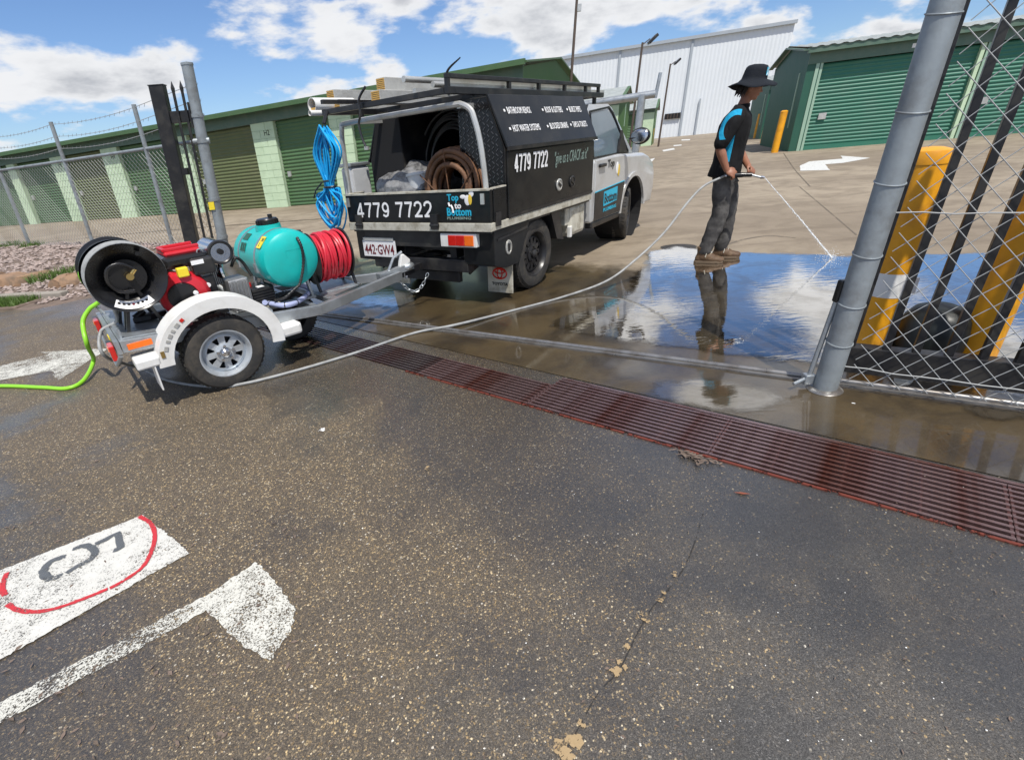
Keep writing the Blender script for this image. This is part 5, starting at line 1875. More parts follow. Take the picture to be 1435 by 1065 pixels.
# tow bar
TB = Vector((-1.0, .96, .36))
mb = MB()
mb.beam((XR + .10, .30, .40), (XR + .10, 1.62, .40), .10, .12)
mb.beam((XR + .10, .96, .38), (TB.x - .02, .96, .36), .07, .07)
mb.build('tow_bar', M['black'], tk, bevel=.006)
for y in (.34, 1.58):
    MB().beam((XR + .10, y, .38), (-.3, y, .52), .02, .16).build('tow_bracket', M['black'], tk)
MB().lathe([(.02, -.06), (.02, 0), (.015, .01), (.025, .03), (.025, .045), (.014, .065), (0, .068)], TB, (0, 0, 1), 16).build('tow_ball', M['chrome'], tk, smooth=True)
MB().tube([(XR + .04, 1.18 + .03 * math.cos(t_), .35 + .03 * math.sin(t_)) for t_ in [k * .52 for k in range(12)]], .010, 6, closed=True).build('shackle', M['galv'], tk, smooth=True)
MB().box2((XR + .09, .45, .22), (XR + .15, 1.45, .33)).build('bumper_step', M['black'], tk, bevel=.01)

# ------------------------------------------------------------------ load on the truck
def truck_thing(name, label, cat, group=None):
    return thing(name, label, cat, TRF.o, TRF.rz, group, lean=VK)


# aluminium ladder lying on edge along the right rack rail
t = truck_thing('ladder', 'aluminium ladder carried on edge along the roof rack rail', 'ladder')
for z in (RZ + .055, RZ + .10):
    MB().box2((RK0 + .1, YA + .045, z - .012), (RK1 - .25, YA + .075, z + .03)).build('stile', M['alu'], t)
for k in range(11):
    x = RK0 + .28 + k * .235
    MB().box2((x - .015, YA + .05, RZ + .05), (x + .015, YA + .07, RZ + .10)).build('rung', M['alu'], t)
t = truck_thing('ladder', 'second ladder lying flat across the rack bars', 'ladder')
for y in (.62, .98):
    MB().box2((RK0 + .3, y - .02, RZ + .057), (2.9, y + .02, RZ + .125)).build('stile', M['alu'], t)
for k in range(11):
    x = RK0 + .5 + k * .28
    MB().cyl((x, .64, RZ + .09), (x, .96, RZ + .09), .016, n=8).build('rung', M['alu'], t)
# box gutters with ribbed yellow ends
bx = [((463, 137), -1.05, 1.55, RZ + .195, 'grey box gutter with yellow ribbed end stacked on top beside the white pipes'), ((471, 151), -1.00, 1.50, RZ + .06, 'grey box gutter with yellow ribbed end lying underneath beside the white pipes'),
      ((533, 121), -.90, 1.14, RZ + .195, 'grey box gutter with yellow ribbed end stacked on top beside the conduits'), ((526, 139), -.93, 1.16, RZ + .06, 'grey box gutter with yellow ribbed end lying underneath beside the conduits')]
for (pp, x0, y0, z0, lab) in bx:
    q = TRF.loc(pp[0], pp[1], z=z0 + .05)
    t = truck_thing('box_gutter', lab, 'gutter', 'grey box gutters on the roof rack')
    x0 = q.x
    y0 = q.y
    MB().box2((x0, y0 - .075, z0), (1.6, y0 + .055, z0 + .125)).build('shell', M['greyvinyl'], t, bevel=.006)
    for k in range(7):
        MB().box2((x0 - .012, y0 - .065, z0 + .006 + k * .0165), (x0 - .001, y0 + .045, z0 + .016 + k * .0165)).build('end_rib', M['timber'], t)
# pvc pipes poking out at the left
for pp, r, lab in (((437, 148), .072, 'wide white plastic pipe stub on the rack above the blue hose hank'), ((434, 159), .026, 'thin white plastic pipe under the wide stub')):
    q = TRF.loc(pp[0], pp[1], z=RZ + (.14 if r > .05 else .04))
    t = truck_thing('plastic_pipe', lab, 'pipe', 'white plastic pipes on the rack')
    L_ = .55 if r > .05 else 2.2
    MB().lathe([(r * .9, 0), (r, 0), (r, L_), (r * .9, L_), (r * .9, 0)], q, (1, -.03, 0), 24).build('pipe_wall', M['white'], t, smooth=True)
    if r > .05:
        MB().box2((q.x + .02, q.y - r * .8, q.z - r * .62), (q.x + .5, q.y + r * .7, q.z - r * .3)).build('offcut_inside', M['timber'], t)
for k, (y, lab) in enumerate(((.50, 'thin silver conduit resting on the rack beside the ladder'), (.56, 'second thin conduit on the rack beside the gutters'))):
    t = truck_thing('conduit', lab, 'pipe', 'conduits on the roof rack')
    MB().cyl((RK0 + .02 - k * .2, y + .08 * k, RZ + .09 + .05 * k), (1.9, y + .08 * k, RZ + .09 + .05 * k), .024, n=12).build('conduit_tube', M['alu'], t, smooth=True)
# whip and strap
t = truck_thing('bent_rod', 'thin bent black rod rising from the rack corner', 'rod')
q0, q1, q2 = (TRF.loc(*p_, x=RK0 + .02) for p_ in ((625, 122), (627, 100), (645, 81)))
MB().tube(spline([q0, q1, q2], 8), [.016 - .011 * i / 16 for i in range(17)], 6).build('rod_shaft', M['black'], t, smooth=True)
t = truck_thing('tie_strap', 'dark tie strap hanging over the rear rack bar', 'strap')
pp = [TRF.loc(*p_, x=RK0 - .03) for p_ in ((512, 122), (503, 140), (505, 160), (503, 175), (508, 195), (514, 208))]
MB().tube(spline(pp, 6), .012, 5).build('webbing', M['black'], t)
MB().box(pp[-1], (.02, .05, .03)).build('hook', M['alu'], t)

# hank of blue hose hanging at the rack corner
t = truck_thing('hose_hank', 'bright blue hose hank hanging from the rack corner', 'hose')
rs = random.Random(21)
XB = RK0 - .06
pt = TRF.loc(455, 180, x=XB)
mid_ = TRF.loc(463, 262, x=XB)
bot = TRF.loc(470, 325, x=XB)
for k in range(17):
    u = (k - 8) / 8.0
    e = lambda s_: rs.gauss(0, s_)
    dxx = rs.uniform(-.07, .05)
    w_up, w_dn = .17 * abs(u) + .02, .15 * abs(u) + .03
    low_ = bot.z + rs.uniform(0, .22)
    loop = [Vector((XB + dxx, pt.y + e(.02), pt.z + rs.uniform(-.03, .03))), Vector((XB + dxx, pt.y + w_up + e(.01), pt.z - .22)), Vector((XB + dxx * .5, mid_.y + .035 + e(.012), mid_.z)),
            Vector((XB + dxx, bot.y + w_dn + e(.02), low_ + .22)), Vector((XB + dxx, bot.y + e(.05) - .05, low_)), Vector((XB + dxx, bot.y - w_dn - .08 + e(.02), low_ + .22)), Vector((XB + dxx * .5, mid_.y - .035 + e(.012), mid_.z)), Vector((XB + dxx, pt.y - w_up + e(.01), pt.z - .22))]
    full = loop + loop[:1]
    MB().tube(spline(full, 6)[:-1], .0095, 6, closed=True).build('hose_loop', M['bluehose'], t, smooth=True)
for zc in (mid_.z, mid_.z + .06):
    ring = [Vector((XB + .05 * math.cos(a), mid_.y + .07 * math.sin(a), zc)) for a in [k * 2 * PI / 16 for k in range(16)]]
    MB().tube(ring, .010, 6, closed=True).build('tie', M['black'], t, smooth=True)
MB().tube([(XB - .05, mid_.y + .06, mid_.z + .05), (XB - .07, mid_.y + .16, mid_.z - .02), (XB - .07, mid_.y + .22, mid_.z - .10)], .008, 6).build('tie_tail', M['black'], t, smooth=True)
MB().tube([(RK0, pt.y, RZ + .03), (XB, pt.y, pt.z + .04)], .02, 8).build('hanger', M['black'], t)

# plastic-wrapped bundle in the tray
t = MB()
t.ell((0, 0, 0), (.42, .50, .33), 44, 26)
for i, p in enumerate(t.v):
    q = p * 1.0
    nv_ = noise.noise(q * 4.0) * .07 + noise.noise(q * 11.0) * .045 + noise.noise(q * 23) * .02
    q = q + q.normalized() * nv_
    q.z = max(q.z, -.22)
    t.v[i] = q + Vector((-.30, 1.32, 1.02))
tt = truck_thing('wrapped_bundle', 'crumpled grey plastic-wrapped bundle in the tray', 'bundle')
t.build('plastic_sheet', M['plasticwrap'], tt, smooth=25)
MB().tube([(-.60 + .02 * k, 1.62 - .04 * k, 1.16 + .05 * math.sin(k * 1.3)) for k in range(8)], .02, 6).build('twisted_edge', M['plasticwrap'], tt, smooth=True)
# bucket
tt = truck_thing('bucket', 'pale plastic bucket between the bundle and the brown hose coil', 'bucket')
q = TRF.loc(590, 262, x=-.55)
MB().lathe([(.10, -.12), (.125, .16), (.135, .16), (.135, .185), (.12, .185), (.10, -.08), (0, -.08)], (q.x, q.y, q.z - .05), (.05, .12, 1), 24).build('bucket_wall', M['wrapclear'], tt, smooth=True)
# coil of brown ribbed hose
tt = truck_thing('hose_coil', 'coil of thick brown ribbed hose standing in the tray', 'hose')
cc = TRF.loc(643, 256, x=-.50)
cc.z = 1.12
rs = random.Random(4)
k = 0
for xo in (-.14, -.07, 0, .07):
    for r_ in (.20, .255, .31):
        cx2 = cc + Vector((xo + rs.uniform(-.015, .015), rs.uniform(-.02, .02), rs.uniform(-.02, .02)))
        tilt = rs.uniform(-.12, .12)
        ring, rad = [], []
        for j in range(72):
            a = 2 * PI * j / 72
            ring.append(cx2 + Vector((tilt * r_ * math.sin(a) + .01 * math.sin(3 * a), r_ * math.cos(a) * 1.02, r_ * math.sin(a))))
            rad.append(.026 if j % 2 else .0235)
        MB().tube(ring, rad, 8, closed=True).build('hose_turn', M['brownhose'], tt, smooth=70)
end = [cc + Vector((-.05, -.28, .16)), cc + Vector((-.10, -.36, .10)), cc + Vector((-.12, -.40, -.02)), cc + Vector((-.12, -.40, -.12))]
MB().tube(spline(end, 6), .026, 8).build('hose_end', M['brownhose'], tt, smooth=True)
for a_, b2 in (((-.17, .35, .12), (-.17, -.02, -.18)), ((-.18, .02, .33), (-.17, -.02, -.18)), ((-.17, -.33, .16), (-.17, -.02, -.18)), ((-.17, .30, -.16), (-.17, -.02, -.18))):
    MB().tube([cc + Vector(a_), cc + Vector(b2)], .006, 6).build('tie_cord', M['timber'] if False else M['brownhose'], tt)
M['polypipe'] = mat('grey_black_poly_pipe', (0.06, 0.06, 0.062), 0.35, 0, 0.2, 10)
# coil of black poly pipe inside the canopy
tt = truck_thing('pipe_coil', 'large coil of black poly pipe inside the canopy', 'pipe coil')
cc = Vector((-.10, .98, 1.34))
for k in range(7):
    r_ = .30 + .028 * k
    ring = [cc + Vector((.03 * (k % 3) + .02 * math.sin(2 * a), r_ * math.cos(a), r_ * math.sin(a))) for a in [2 * PI * j / 48 for j in range(48)]]
    MB().tube(ring, .012, 8, closed=True).build('pipe_turn', M['polypipe'], tt, smooth=True)
# crates in the dark
tt = truck_thing('tool_crate', 'dark tool crate deep inside the canopy', 'crate')
MB().box2((.55, 1.02, .79), (1.15, 1.36, 1.15)).build('crate_body', M['black'], tt, bevel=.01)
MB().box2((.53, 1.0, 1.15), (1.17, 1.38, 1.19)).build('crate_lid', M['blackplastic'], tt, bevel=.006)
tt = truck_thing('storage_tub', 'pale upright storage tub in the tray corner beside the blue hose', 'tub')
q = TRF.loc(486, 255, x=-.55)
MB().box2((q.x, q.y - .10, .79), (q.x + .28, q.y + .08, 1.36)).build('tub_wall', M['wrapclear'], tt, bevel=.03)
MB().box2((q.x - .01, q.y - .11, 1.36), (q.x + .29, q.y + .09, 1.40)).build('tub_lid', M['galv'], tt, bevel=.01)

# ------------------------------------------------------------------ jetting trailer
tl = thing('jetting_trailer', 'small galvanised trailer with white guards hitched to the truck', 'trailer', TLF.o, TLF.rz, lean=VK)
hw = TRF.w(TB) - TLF.o
HL = Vector((hw.dot(TLF.h), hw.dot(TLF.l), .40))
HL.x -= .0
wheel(tl, 0, 0.0, .18, .268, M['steelrim'], 8, .170)
wheel(tl, 0, 1.38, 1.20, .268, M['steelrim'], 8, .170)
DZ = lambda x: .475 - .095 * x
X0_, X1_ = -.56, .78
for y in (.10, 1.25):
    s_ = 1 if y < .6 else -1
    r_ = MB()
    r_.add([(X0_, y, DZ(X0_) - .085), (X1_, y, DZ(X1_) - .085), (X1_, y, DZ(X1_)), (X0_, y, DZ(X0_)), (X0_, y + s_ * .05, DZ(X0_) - .085), (X1_, y + s_ * .05, DZ(X1_) - .085), (X1_, y + s_ * .05, DZ(X1_)), (X0_, y + s_ * .05, DZ(X0_))],
           [(0, 1, 2, 3), (7, 6, 5, 4), (0, 4, 5, 1), (1, 5, 6, 2), (2, 6, 7, 3), (3, 7, 4, 0)])
    r_.build('side_rail', M['galv'], tl, bevel=.004)
    e = Vector((HL.x - .12, HL.y - s_ * .045, .355))
    MB().beam((X1_ - .01, y + s_ * .025, DZ(X1_) - .043), e, .05, .085).build('drawbar', M['galv'], tl, bevel=.004)
for x in (X0_ + .02, -.1, .35, X1_ - .03):
    MB().box2((x - .02, .15, DZ(x) - .075), (x + .02, 1.20, DZ(x) - .006)).build('cross_member', M['galv'], tl)
dk = MB()
dk.add([(X0_ + .01, .15, DZ(X0_) - .002), (.30, .15, DZ(.3) - .002), (.30, 1.20, DZ(.3) - .002), (X0_ + .01, 1.20, DZ(X0_) - .002), (X0_ + .01, .15, DZ(X0_) + .004), (.30, .15, DZ(.3) + .004), (.30, 1.20, DZ(.3) + .004), (X0_ + .01, 1.20, DZ(X0_) + .004)],
       [(0, 1, 2, 3), (7, 6, 5, 4), (0, 4, 5, 1), (1, 5, 6, 2), (2, 6, 7, 3), (3, 7, 4, 0)])
dk.build('deck_plate', M['galv'], tl)
for x0, x1, y0, y1 in ((.34, .42, .15, 1.2), (.90, .98, .22, 1.14)):
    MB().box2((x0, y0, DZ(x0) - .03), (x1, y1, DZ(x0) + .012)).build('deck_rail', M['galv'], tl)
MB().add([(.92, .25, .395), (1.30, .45, .385), (1.30, .92, .385), (.92, 1.12, .395), (.92, .25, .405), (1.30, .45, .395), (1.30, .92, .395), (.92, 1.12, .405)], [(0, 1, 2, 3), (7, 6, 5, 4), (0, 4, 5, 1), (1, 5, 6, 2), (2, 6, 7, 3), (3, 7, 4, 0)]).build('front_plate', M['galv'], tl)
MB().cyl((0, .15, .30), (0, 1.25, .30), .028, n=12).build('axle', M['galv'], tl, smooth=True)
# rear panel, leaning tail bar and lights
rp = MB()
rp.add([(X0_ - .004, .10, .525), (X0_ - .004, 1.25, .525), (X0_ - .004, 1.25, .44), (X0_ - .004, .10, .44), (X0_ - .03, .10, .525), (X0_ - .03, 1.25, .525), (X0_ - .03, 1.25, .44), (X0_ - .03, .10, .44)], [(0, 1, 2, 3), (7, 6, 5, 4), (0, 4, 5, 1), (1, 5, 6, 2), (2, 6, 7, 3), (3, 7, 4, 0)])
rp.build('rear_panel', M['galv'], tl)
MB().tube([(X0_ - .02, .10, .43), (X0_ - .05, .13, .37), (X0_ - .05, 1.22, .37), (X0_ - .02, 1.25, .43)], .014, 8).build('rear_bar', M['galv'], tl, smooth=True)
for y, s_ in ((.17, 1), (1.10, -1)):
    l_ = MB().box2((X0_ - .035, y - .05, .40), (X0_ - .065, y + .09, .50)).build('tail_light', M['redlens'], tl, bevel=.006)
    MB().box2((X0_ - .034, y + .09, .40), (X0_ - .064, y + .15, .50)).build('lamp_base', M['blackplastic'], l_)
    MB().box2((X0_ - .066, y - .05, .47), (X0_ - .07, y + .02, .495)).build('indicator_lens', M['amber'], l_)
MB().box2((X0_ - .031, .36, .44), (X0_ - .036, .46, .51)).build('warning_sticker', M['yellowtag'], tl)
MB().box2((X0_ + .03, .09, .455), (X0_ + .17, .099, .495)).build('side_reflector', M['amber'], tl, bevel=.002)
MB().beam((X0_ + .02, .16, .53), (X0_ + .02, .16, .59), .02, .012).build('tie_lug', M['galv'], tl)
MB().tube([(X0_ + .02, 1.10, .53), (X0_ - .02, 1.14, .60), (X0_ + .06, 1.20, .62), (X0_ + .2, 1.2, .60), (X0_ + .22, 1.2, .5)], .010, 8).build('hose_guide', M['galv'], tl, smooth=True)

# mud guards
for y0, y1 in ((-.035, .20), (1.18, 1.415)):
    vs, fs = [], []
    K = 22
    sec = [(.400, 0), (.412, .02), (.412, .98), (.400, 1), (.390, .96), (.390, .04)]
    for i in range(K + 1):
        a = math.radians(178 - i * (178 - -8) / K)
        for r_, v_ in sec:
            vs.append((r_ * math.cos(a) * 1.0, y0 + (y1 - y0) * v_, .30 + r_ * math.sin(a) * .94))
    n = len(sec)
    for i in range(K):
        for k in range(n):
            fs.append((i * n + k, i * n + (k + 1) % n, (i + 1) * n + (k + 1) % n, (i + 1) * n + k))
    fs += [list(range(n)), [K * n + k for k in range(n - 1, -1, -1)]]
    yo = y0 if y0 < .5 else y1
    sd_ = 1 if y0 < .5 else -1
    # outer lip skirt
    for i in range(K):
        a0 = math.radians(178 - i * 186 / K)
        a1 = math.radians(178 - (i + 1) * 186 / K)
        b0 = len(vs)
        for a in (a0, a1):
            for r_ in (.41, .322):
                for yy in (yo, yo + sd_ * .012):
                    vs.append((r_ * math.cos(a), yy, .30 + r_ * math.sin(a) * .94))
        fs += [(b0, b0 + 2, b0 + 6, b0 + 4), (b0 + 1, b0 + 5, b0 + 7, b0 + 3), (b0 + 2, b0 + 3, b0 + 7, b0 + 6)]
    g_ = MB().add(vs, fs).build('mud_guard', M['white'], tl, smooth=35)
    MB().box2((-.53, y0, .335), (-.385, y1, .40)).build('rear_step', M['white'], g_, bevel=.012)
    MB().box2((.375, y0 + .02, .255), (.56, y1 - .02, .345)).build('front_step', M['white'], g_, bevel=.02)
    MB().box2((-.44, y0 + .005, .16), (-.43, y1 - .03, .335)).build('mud_flap', M['white'], g_, bevel=.004)
    if y0 < .5:
        for k, (a, ln) in enumerate(((158, .05), (150, .03), (144, .045), (138, .03), (131, .05), (124, .04))):
            a = math.radians(a)
            c_ = Vector((.370 * math.cos(a), y0 - .003, .30 + .35 * math.sin(a)))
            MB().box(c_, (ln * .6, .003, .022), Matrix.Rotation(-(a - PI / 2), 3, 'Y')).build('sticker_mark', M['greyvinyl'] if k < 5 else M['redlens'], g_)
        MB().box(Vector((-.372, y0 - .004, .40)), (.022, .003, .045)).build('badge', M['brass'], g_)
# coupling
cp = MB()
cp.beam((HL.x - .34, HL.y, .385), (HL.x + .05, HL.y, .415), .075, .06)
cp.ell((HL.x, HL.y, .415), (.075, .06, .045), 16, 10)
cp = cp.build('coupling', M['galv'], tl, smooth=30)
MB().prism([(HL.x - .10, .43), (HL.x + .02, .44), (HL.x + .03, .48), (HL.x - .04, .55), (HL.x - .07, .55)], HL.y - .025, HL.y + .025, 'y').build('coupling_handle', M['white'], cp, bevel=.01)
MB().tube([(HL.x - .22, HL.y, .42), (HL.x - .15, HL.y, .53), (HL.x - .05, HL.y, .57)], .014, 8).build('brake_lever', M['galv'], cp, smooth=True)
# safety chain: linked rings
ch0, ch1 = Vector((HL.x - .16, HL.y - .06, .35)), Vector((HL.x + .16, HL.y - .12, .33))
n = 13
for k in range(n):
    u = (k + .5) / n
    c_ = ch0.lerp(ch1, u) + Vector((0, 0, -.17 * 4 * u * (1 - u)))
    u2 = u + .02
    d_ = (ch0.lerp(ch1, u2) + Vector((0, 0, -.17 * 4 * u2 * (1 - u2))) - c_).normalized()
    sd = d_.orthogonal().normalized() if k % 2 else d_.cross(d_.orthogonal()).normalized()
    MB().tube([c_ + d_ * .024 * math.cos(a) + sd * .014 * math.sin(a) for a in [j * PI / 5 for j in range(10)]], .0045, 5, closed=True).build('chain_link', M['galv'], tl, smooth=True)
sp = wheel(tl, .72, .62, .80, .215, M['black'], 8, .12)
sp.name = 'spare_wheel'


def trailer_thing(name, label, cat, group=None):
    return thing(name, label, cat, TLF.o, TLF.rz, group, lean=VK)


# ------------------------------------------------------------------ hose reels at the back
def reel(c, y0, y1, r, m_hose, label, rings, near):
    t = trailer_thing('hose_reel', label, 'hose reel', 'black hose reels on the trailer')
    x, z = c
    if near:
        f1 = [(r, 0), (r * 1.01, .008), (r * .97, .014), (r * .55, .105), (r * .5, .115), (0, .115), ]
        prof = [(r * 1.015, -.004), (r * 1.015, .012), (r * .96, .020), (r * .56, .115), (r * .50, .125), (0, .125)]
    else:
        prof = [(r * 1.015, -.004), (r * 1.015, .012), (r * .9, .018), (r * .6, .05), (0, .05)]
    fl_ = MB().lathe(prof, (x, y0, z), (0, 1, 0), 48).build('flange', M['blackplastic'], t, smooth=35)
    if near:
        MB().lathe([(r * .44, .0), (r * .44, .012), (r * .3, .018), (0, .018)], (x, y0 + .12, z), (0, -1, 0), 32).build('hub_plate', M['blackplastic'], fl_, smooth=True)
        br = MB()
        br.cyl((x + .01, y0 + .11, z + .01), (x + .01, y0 - .03, z + .01), .022, n=12)
        br.cyl((x + .01, y0 - .005, z + .01), (x + .05, y0 - .01, z + .05), .014, n=10)
        br.build('swivel_fitting', M['brass'], fl_, smooth=True)
        cs = [(x + .05, y0 - .01, z + .05), (x - .02, y0 - .02, z + .10), (x - .09, y0 - .015, z + .08), (x - .11, y0 - .005, z), (x - .07, y0 + .01, z - .07), (x + .01, y0 + .02, z - .085)]
        sp_ = spline(cs, 9)
        MB().tube(sp_, [.012 if i % 2 else .009 for i in range(len(sp_))], 8).build('link_hose', M['black'], fl_, smooth=70)
        for k in range(8):
            a = k * PI / 4 + .2
            p = Vector((x + math.cos(a) * r * .78, y0 + .045, z + math.sin(a) * r * .78))
            if k == 1:
                MB().cyl(p, p + Vector((0, -.05, 0)), .014, n=10).build('crank_knob', M['blackplastic'], fl_, smooth=True)
        # curved white caution label
        vs, fs = [], []
        for i in range(9):
            a = math.radians(-128 + i * 8.4)
            for rr, yy in ((r * .94, y0 + .023), (r * .74, y0 + .071)):
                vs.append((x + math.cos(a) * rr, yy - .006, z + math.sin(a) * rr))
        fs = [(2 * i, 2 * i + 1, 2 * i + 3, 2 * i + 2) for i in range(8)]
        lb = MB().add(vs, fs).build('caution_label', M['letter'], fl_)
        for i in range(7):
            a = math.radians(-122 + i * 8.6)
            rr = r * .83
            MB().box((x + math.cos(a) * rr, y0 + .041, z + math.sin(a) * rr), (.014, .004, .022), Matrix.Rotation(-a - PI / 2, 3, 'Y')).build('label_mark', M['maroon'] if i == 3 else M['black'], lb)
    MB().lathe([(r * 1.015, .004), (r * 1.015, -.012), (r * .9, -.018), (r * .6, -.045), (0, -.045)], (x, y1, z), (0, 1, 0), 48).build('flange', M['blackplastic'], t, smooth=35)
    MB().cyl((x, y0 + .07, z), (x, y1 - .03, z), r * .52, n=32).build('drum', M['blackplastic'], t, smooth=True)
    rs = random.Random(int(y0 * 100))
    n = rings
    for k in range(n):
        yy = y0 + .035 + (y1 - y0 - .07) * k / (n - 1)
        rr = r * (.965 if near else .86) + rs.uniform(-.008, .006)
        ring = [(x + rr * math.cos(a), yy + .004 * math.sin(a + k), z + rr * math.sin(a)) for a in [2 * PI * j / 40 for j in range(40)]]
        MB().tube(ring, .012, 7, closed=True).build('hose_turn', m_hose, t, smooth=True)
    # stand
    for yy in (y0 + .10, y1 - .06):
        MB().beam((x, yy, z), (x - .10, yy, DZ(x) + .004), .03, .02).build('stand_leg', M['black'], t)
        MB().beam((x, yy, z), (x + .12, yy, DZ(x) + .004), .03, .02).build('stand_leg', M['black'], t)
    return t


rc = (-.385, .885)
reel(rc, .20, .46, .215, M['greyhose'], 'black hose reel with grey hose and an open dished face', 9, True)
reel((rc[0] - .01, rc[1] + .005), .53, .84, .215, M['blackplastic'], 'black hose reel tucked behind the dished one', 7, False)
t = trailer_thing('foot_pedal', 'black cast foot pedal lying on the trailer deck', 'pedal')
c_ = TLF.loc(205, 444, z=DZ(-.4) + .03)
MB().prism([(c_.x - .09, c_.y - .03), (c_.x + .02, c_.y - .05), (c_.x + .13, c_.y - .02), (c_.x + .13, c_.y + .02), (c_.x + .02, c_.y + .05), (c_.x - .06, c_.y + .04)], DZ(-.4) + .004, DZ(-.4) + .05, 'z').build('pedal_body', M['black'], t, bevel=.012)
MB().cyl((c_.x - .07, c_.y, DZ(-.4) + .04), (c_.x + .0, c_.y + .01, DZ(-.4) + .075), .022, n=12).build('pedal_boss', M['black'], t, smooth=True)

# ------------------------------------------------------------------ engine and pump
t = trailer_thing('petrol_engine', 'red and black petrol engine with chrome muffler beside the reel', 'engine')
ex, ey, ez = .0, .52, DZ(0)
MB().box2((ex - .18, ey - .20, ez + .004), (ex + .16, ey + .18, ez + .035)).build('mount_plate', M['black'], t, bevel=.004)
MB().box2((ex - .11, ey - .13, ez + .03), (ex + .12, ey + .14, ez + .27)).build('crankcase', M['black'], t, bevel=.02)
sh_ = MB().lathe([(.165, -.01), (.165, .06), (.15, .085), (.10, .10), (.09, .085), (0, .085)], (ex - .07, ey - .13, ez + .20), (-.35, -1, 0), 32).build('fan_shroud', M['red'], t, smooth=40)
MB().lathe([(.10, .088), (.095, .112), (.04, .118), (0, .118)], (ex - .07, ey - .13, ez + .20), (-.35, -1, 0), 24).build('recoil_cover', M['blackplastic'], sh_, smooth=40)
MB().cyl((ex - .035, ey - .285, ez + .22), (ex - .035, ey - .30, ez + .22), .016, n=12).build('recoil_knob', M['letter'], sh_, smooth=True)
MB().prism([(ex - .17, ez + .05), (ex - .11, ez + .05), (ex - .08, ez + .36), (ex - .14, ez + .38)], ey - .17, ey + .12, 'y').build('side_cowl', M['red'], t, bevel=.015)
tk_ = MB().box2((ex - .16, ey - .18, ez + .385), (ex + .13, ey + .17, ez + .475)).build('fuel_tank', M['blackplastic'], t, bevel=.03)
MB().box2((ex - .13, ey - .15, ez + .47), (ex + .10, ey + .15, ez + .505)).build('tank_top', M['red'], t, bevel=.015)
for yy in (ey - .12, ey + .10):
    MB().beam((ex - .12, yy, ez + .515), (ex + .10, yy, ez + .515), .025, .025).build('tank_bar', M['red'], t, bevel=.006)
MB().beam((ex - .12, ey - .12, ez + .515), (ex - .12, ey + .10, ez + .515), .025, .025).build('tank_bar', M['red'], t, bevel=.006)
MB().cyl((ex - .17, ey - .10, ez + .42), (ex - .20, ey - .12, ez + .46), .028, n=14).build('fuel_cap', M['redlens'], t, smooth=True)
ac = MB().box2((ex + .0, ey - .24, ez + .32), (ex + .15, ey - .10, ez + .44)).build('air_cleaner', M['black'], t, bevel=.02)
MB().box2((ex + .0, ey - .243, ez + .40), (ex + .08, ey - .239, ez + .43)).build('maker_label', M['letter'], ac)
MB().box2((ex - .10, ey - .26, ez + .335), (ex - .03, ey - .20, ez + .40)).build('control_box', M['yellowtag'], t, bevel=.008)
cb = MB()
for k, (dx, dz, m_) in enumerate(((.03, .22, 0), (.07, .24, 0), (.05, .16, 0))):
    MB().cyl((ex + dx, ey - .20, ez + dz), (ex + dx, ey - .225, ez + dz), .016, n=12).build('dial', M['letter'], t, smooth=True)
MB().box2((ex - .02, ey - .20, ez + .10), (ex + .13, ey - .14, ez + .30)).build('carburettor_panel', M['black'], t, bevel=.012)
MB().cyl((ex + .02, ey - .19, ez + .27), (ex + .0, ey - .22, ez + .22), .012, n=8).build('fuel_filter', M['bluehose'], t, smooth=True)
# head fins and muffler
mb = MB()
for k in range(7):
    mb.box2((ex + .12 + k * .013, ey - .10, ez + .20), (ex + .126 + k * .013, ey + .10, ez + .34))
mb.build('cylinder_fins', M['castalu'], t)
mx_, my_, mz_ = .22, .36, .915
mf = MB().lathe([(0, 0), (.035, 0), (.036, -.004), (.074, -.004), (.084, .006), (.084, .36), (.07, .375), (0, .375)], (mx_, my_, mz_), (0, 1, 0), 36).build('muffler', M['chrome'], t, smooth=35)
MB().lathe([(.066, -.006), (.074, -.012), (.084, -.012), (.088, .0), (.088, .02)], (mx_, my_, mz_), (0, 1, 0), 36).build('muffler_rim', M['black'], mf, smooth=35)
MB().cyl((mx_, my_ - .004, mz_ + .005), (mx_, my_ - .022, mz_ + .005), .020, n=16).build('outlet', M['hole'], mf, smooth=True)
MB().tube(spline([(ex + .16, ey - .06, ez + .30), (ex + .20, ey - .12, ez + .26), (mx_ - .02, my_ + .04, mz_ - .13), (mx_ + .0, my_ + .08, mz_ - .06)], 6), .018, 8).build('exhaust_pipe', M['chrome'], t, smooth=True)
MB().tube([(mx_ - .13 + .02 * math.cos(a), ey - .16, mz_ + .03 + .02 * math.sin(a)) for a in [j * PI / 6 for j in range(12)]], .005, 6, closed=True).build('lifting_eye', M['galv'], t, smooth=True)

t = trailer_thing('water_pump', 'dark finned high-pressure pump with a cast aluminium gearbox', 'pump')
g0 = MB().box2((.20, .30, DZ(.25) + .01), (.345, .52, DZ(.25) + .26)).build('gearbox', M['castalu'], t, bevel=.012)
for k in range(6):
    MB().box2((.21 + k * .022, .285, DZ(.25) + .03), (.217 + k * .022, .30, DZ(.25) + .24)).build('gearbox_rib', M['castalu'], g0)
pb_ = MB().box2((.35, .32, DZ(.4) + .02), (.52, .54, DZ(.4) + .17)).build('pump_body', M['black'], t, bevel=.012)
for k in range(6):
    MB().box2((.352, .308, DZ(.4) + .035 + k * .022), (.515, .32, DZ(.4) + .045 + k * .022)).build('cooling_fin', M['castalu'] if k % 6 == 9 else M['black'], pb_)
MB().box2((.40, .315, DZ(.4) + .171), (.45, .38, DZ(.4) + .174)).build('rating_label', M['letter'], pb_)
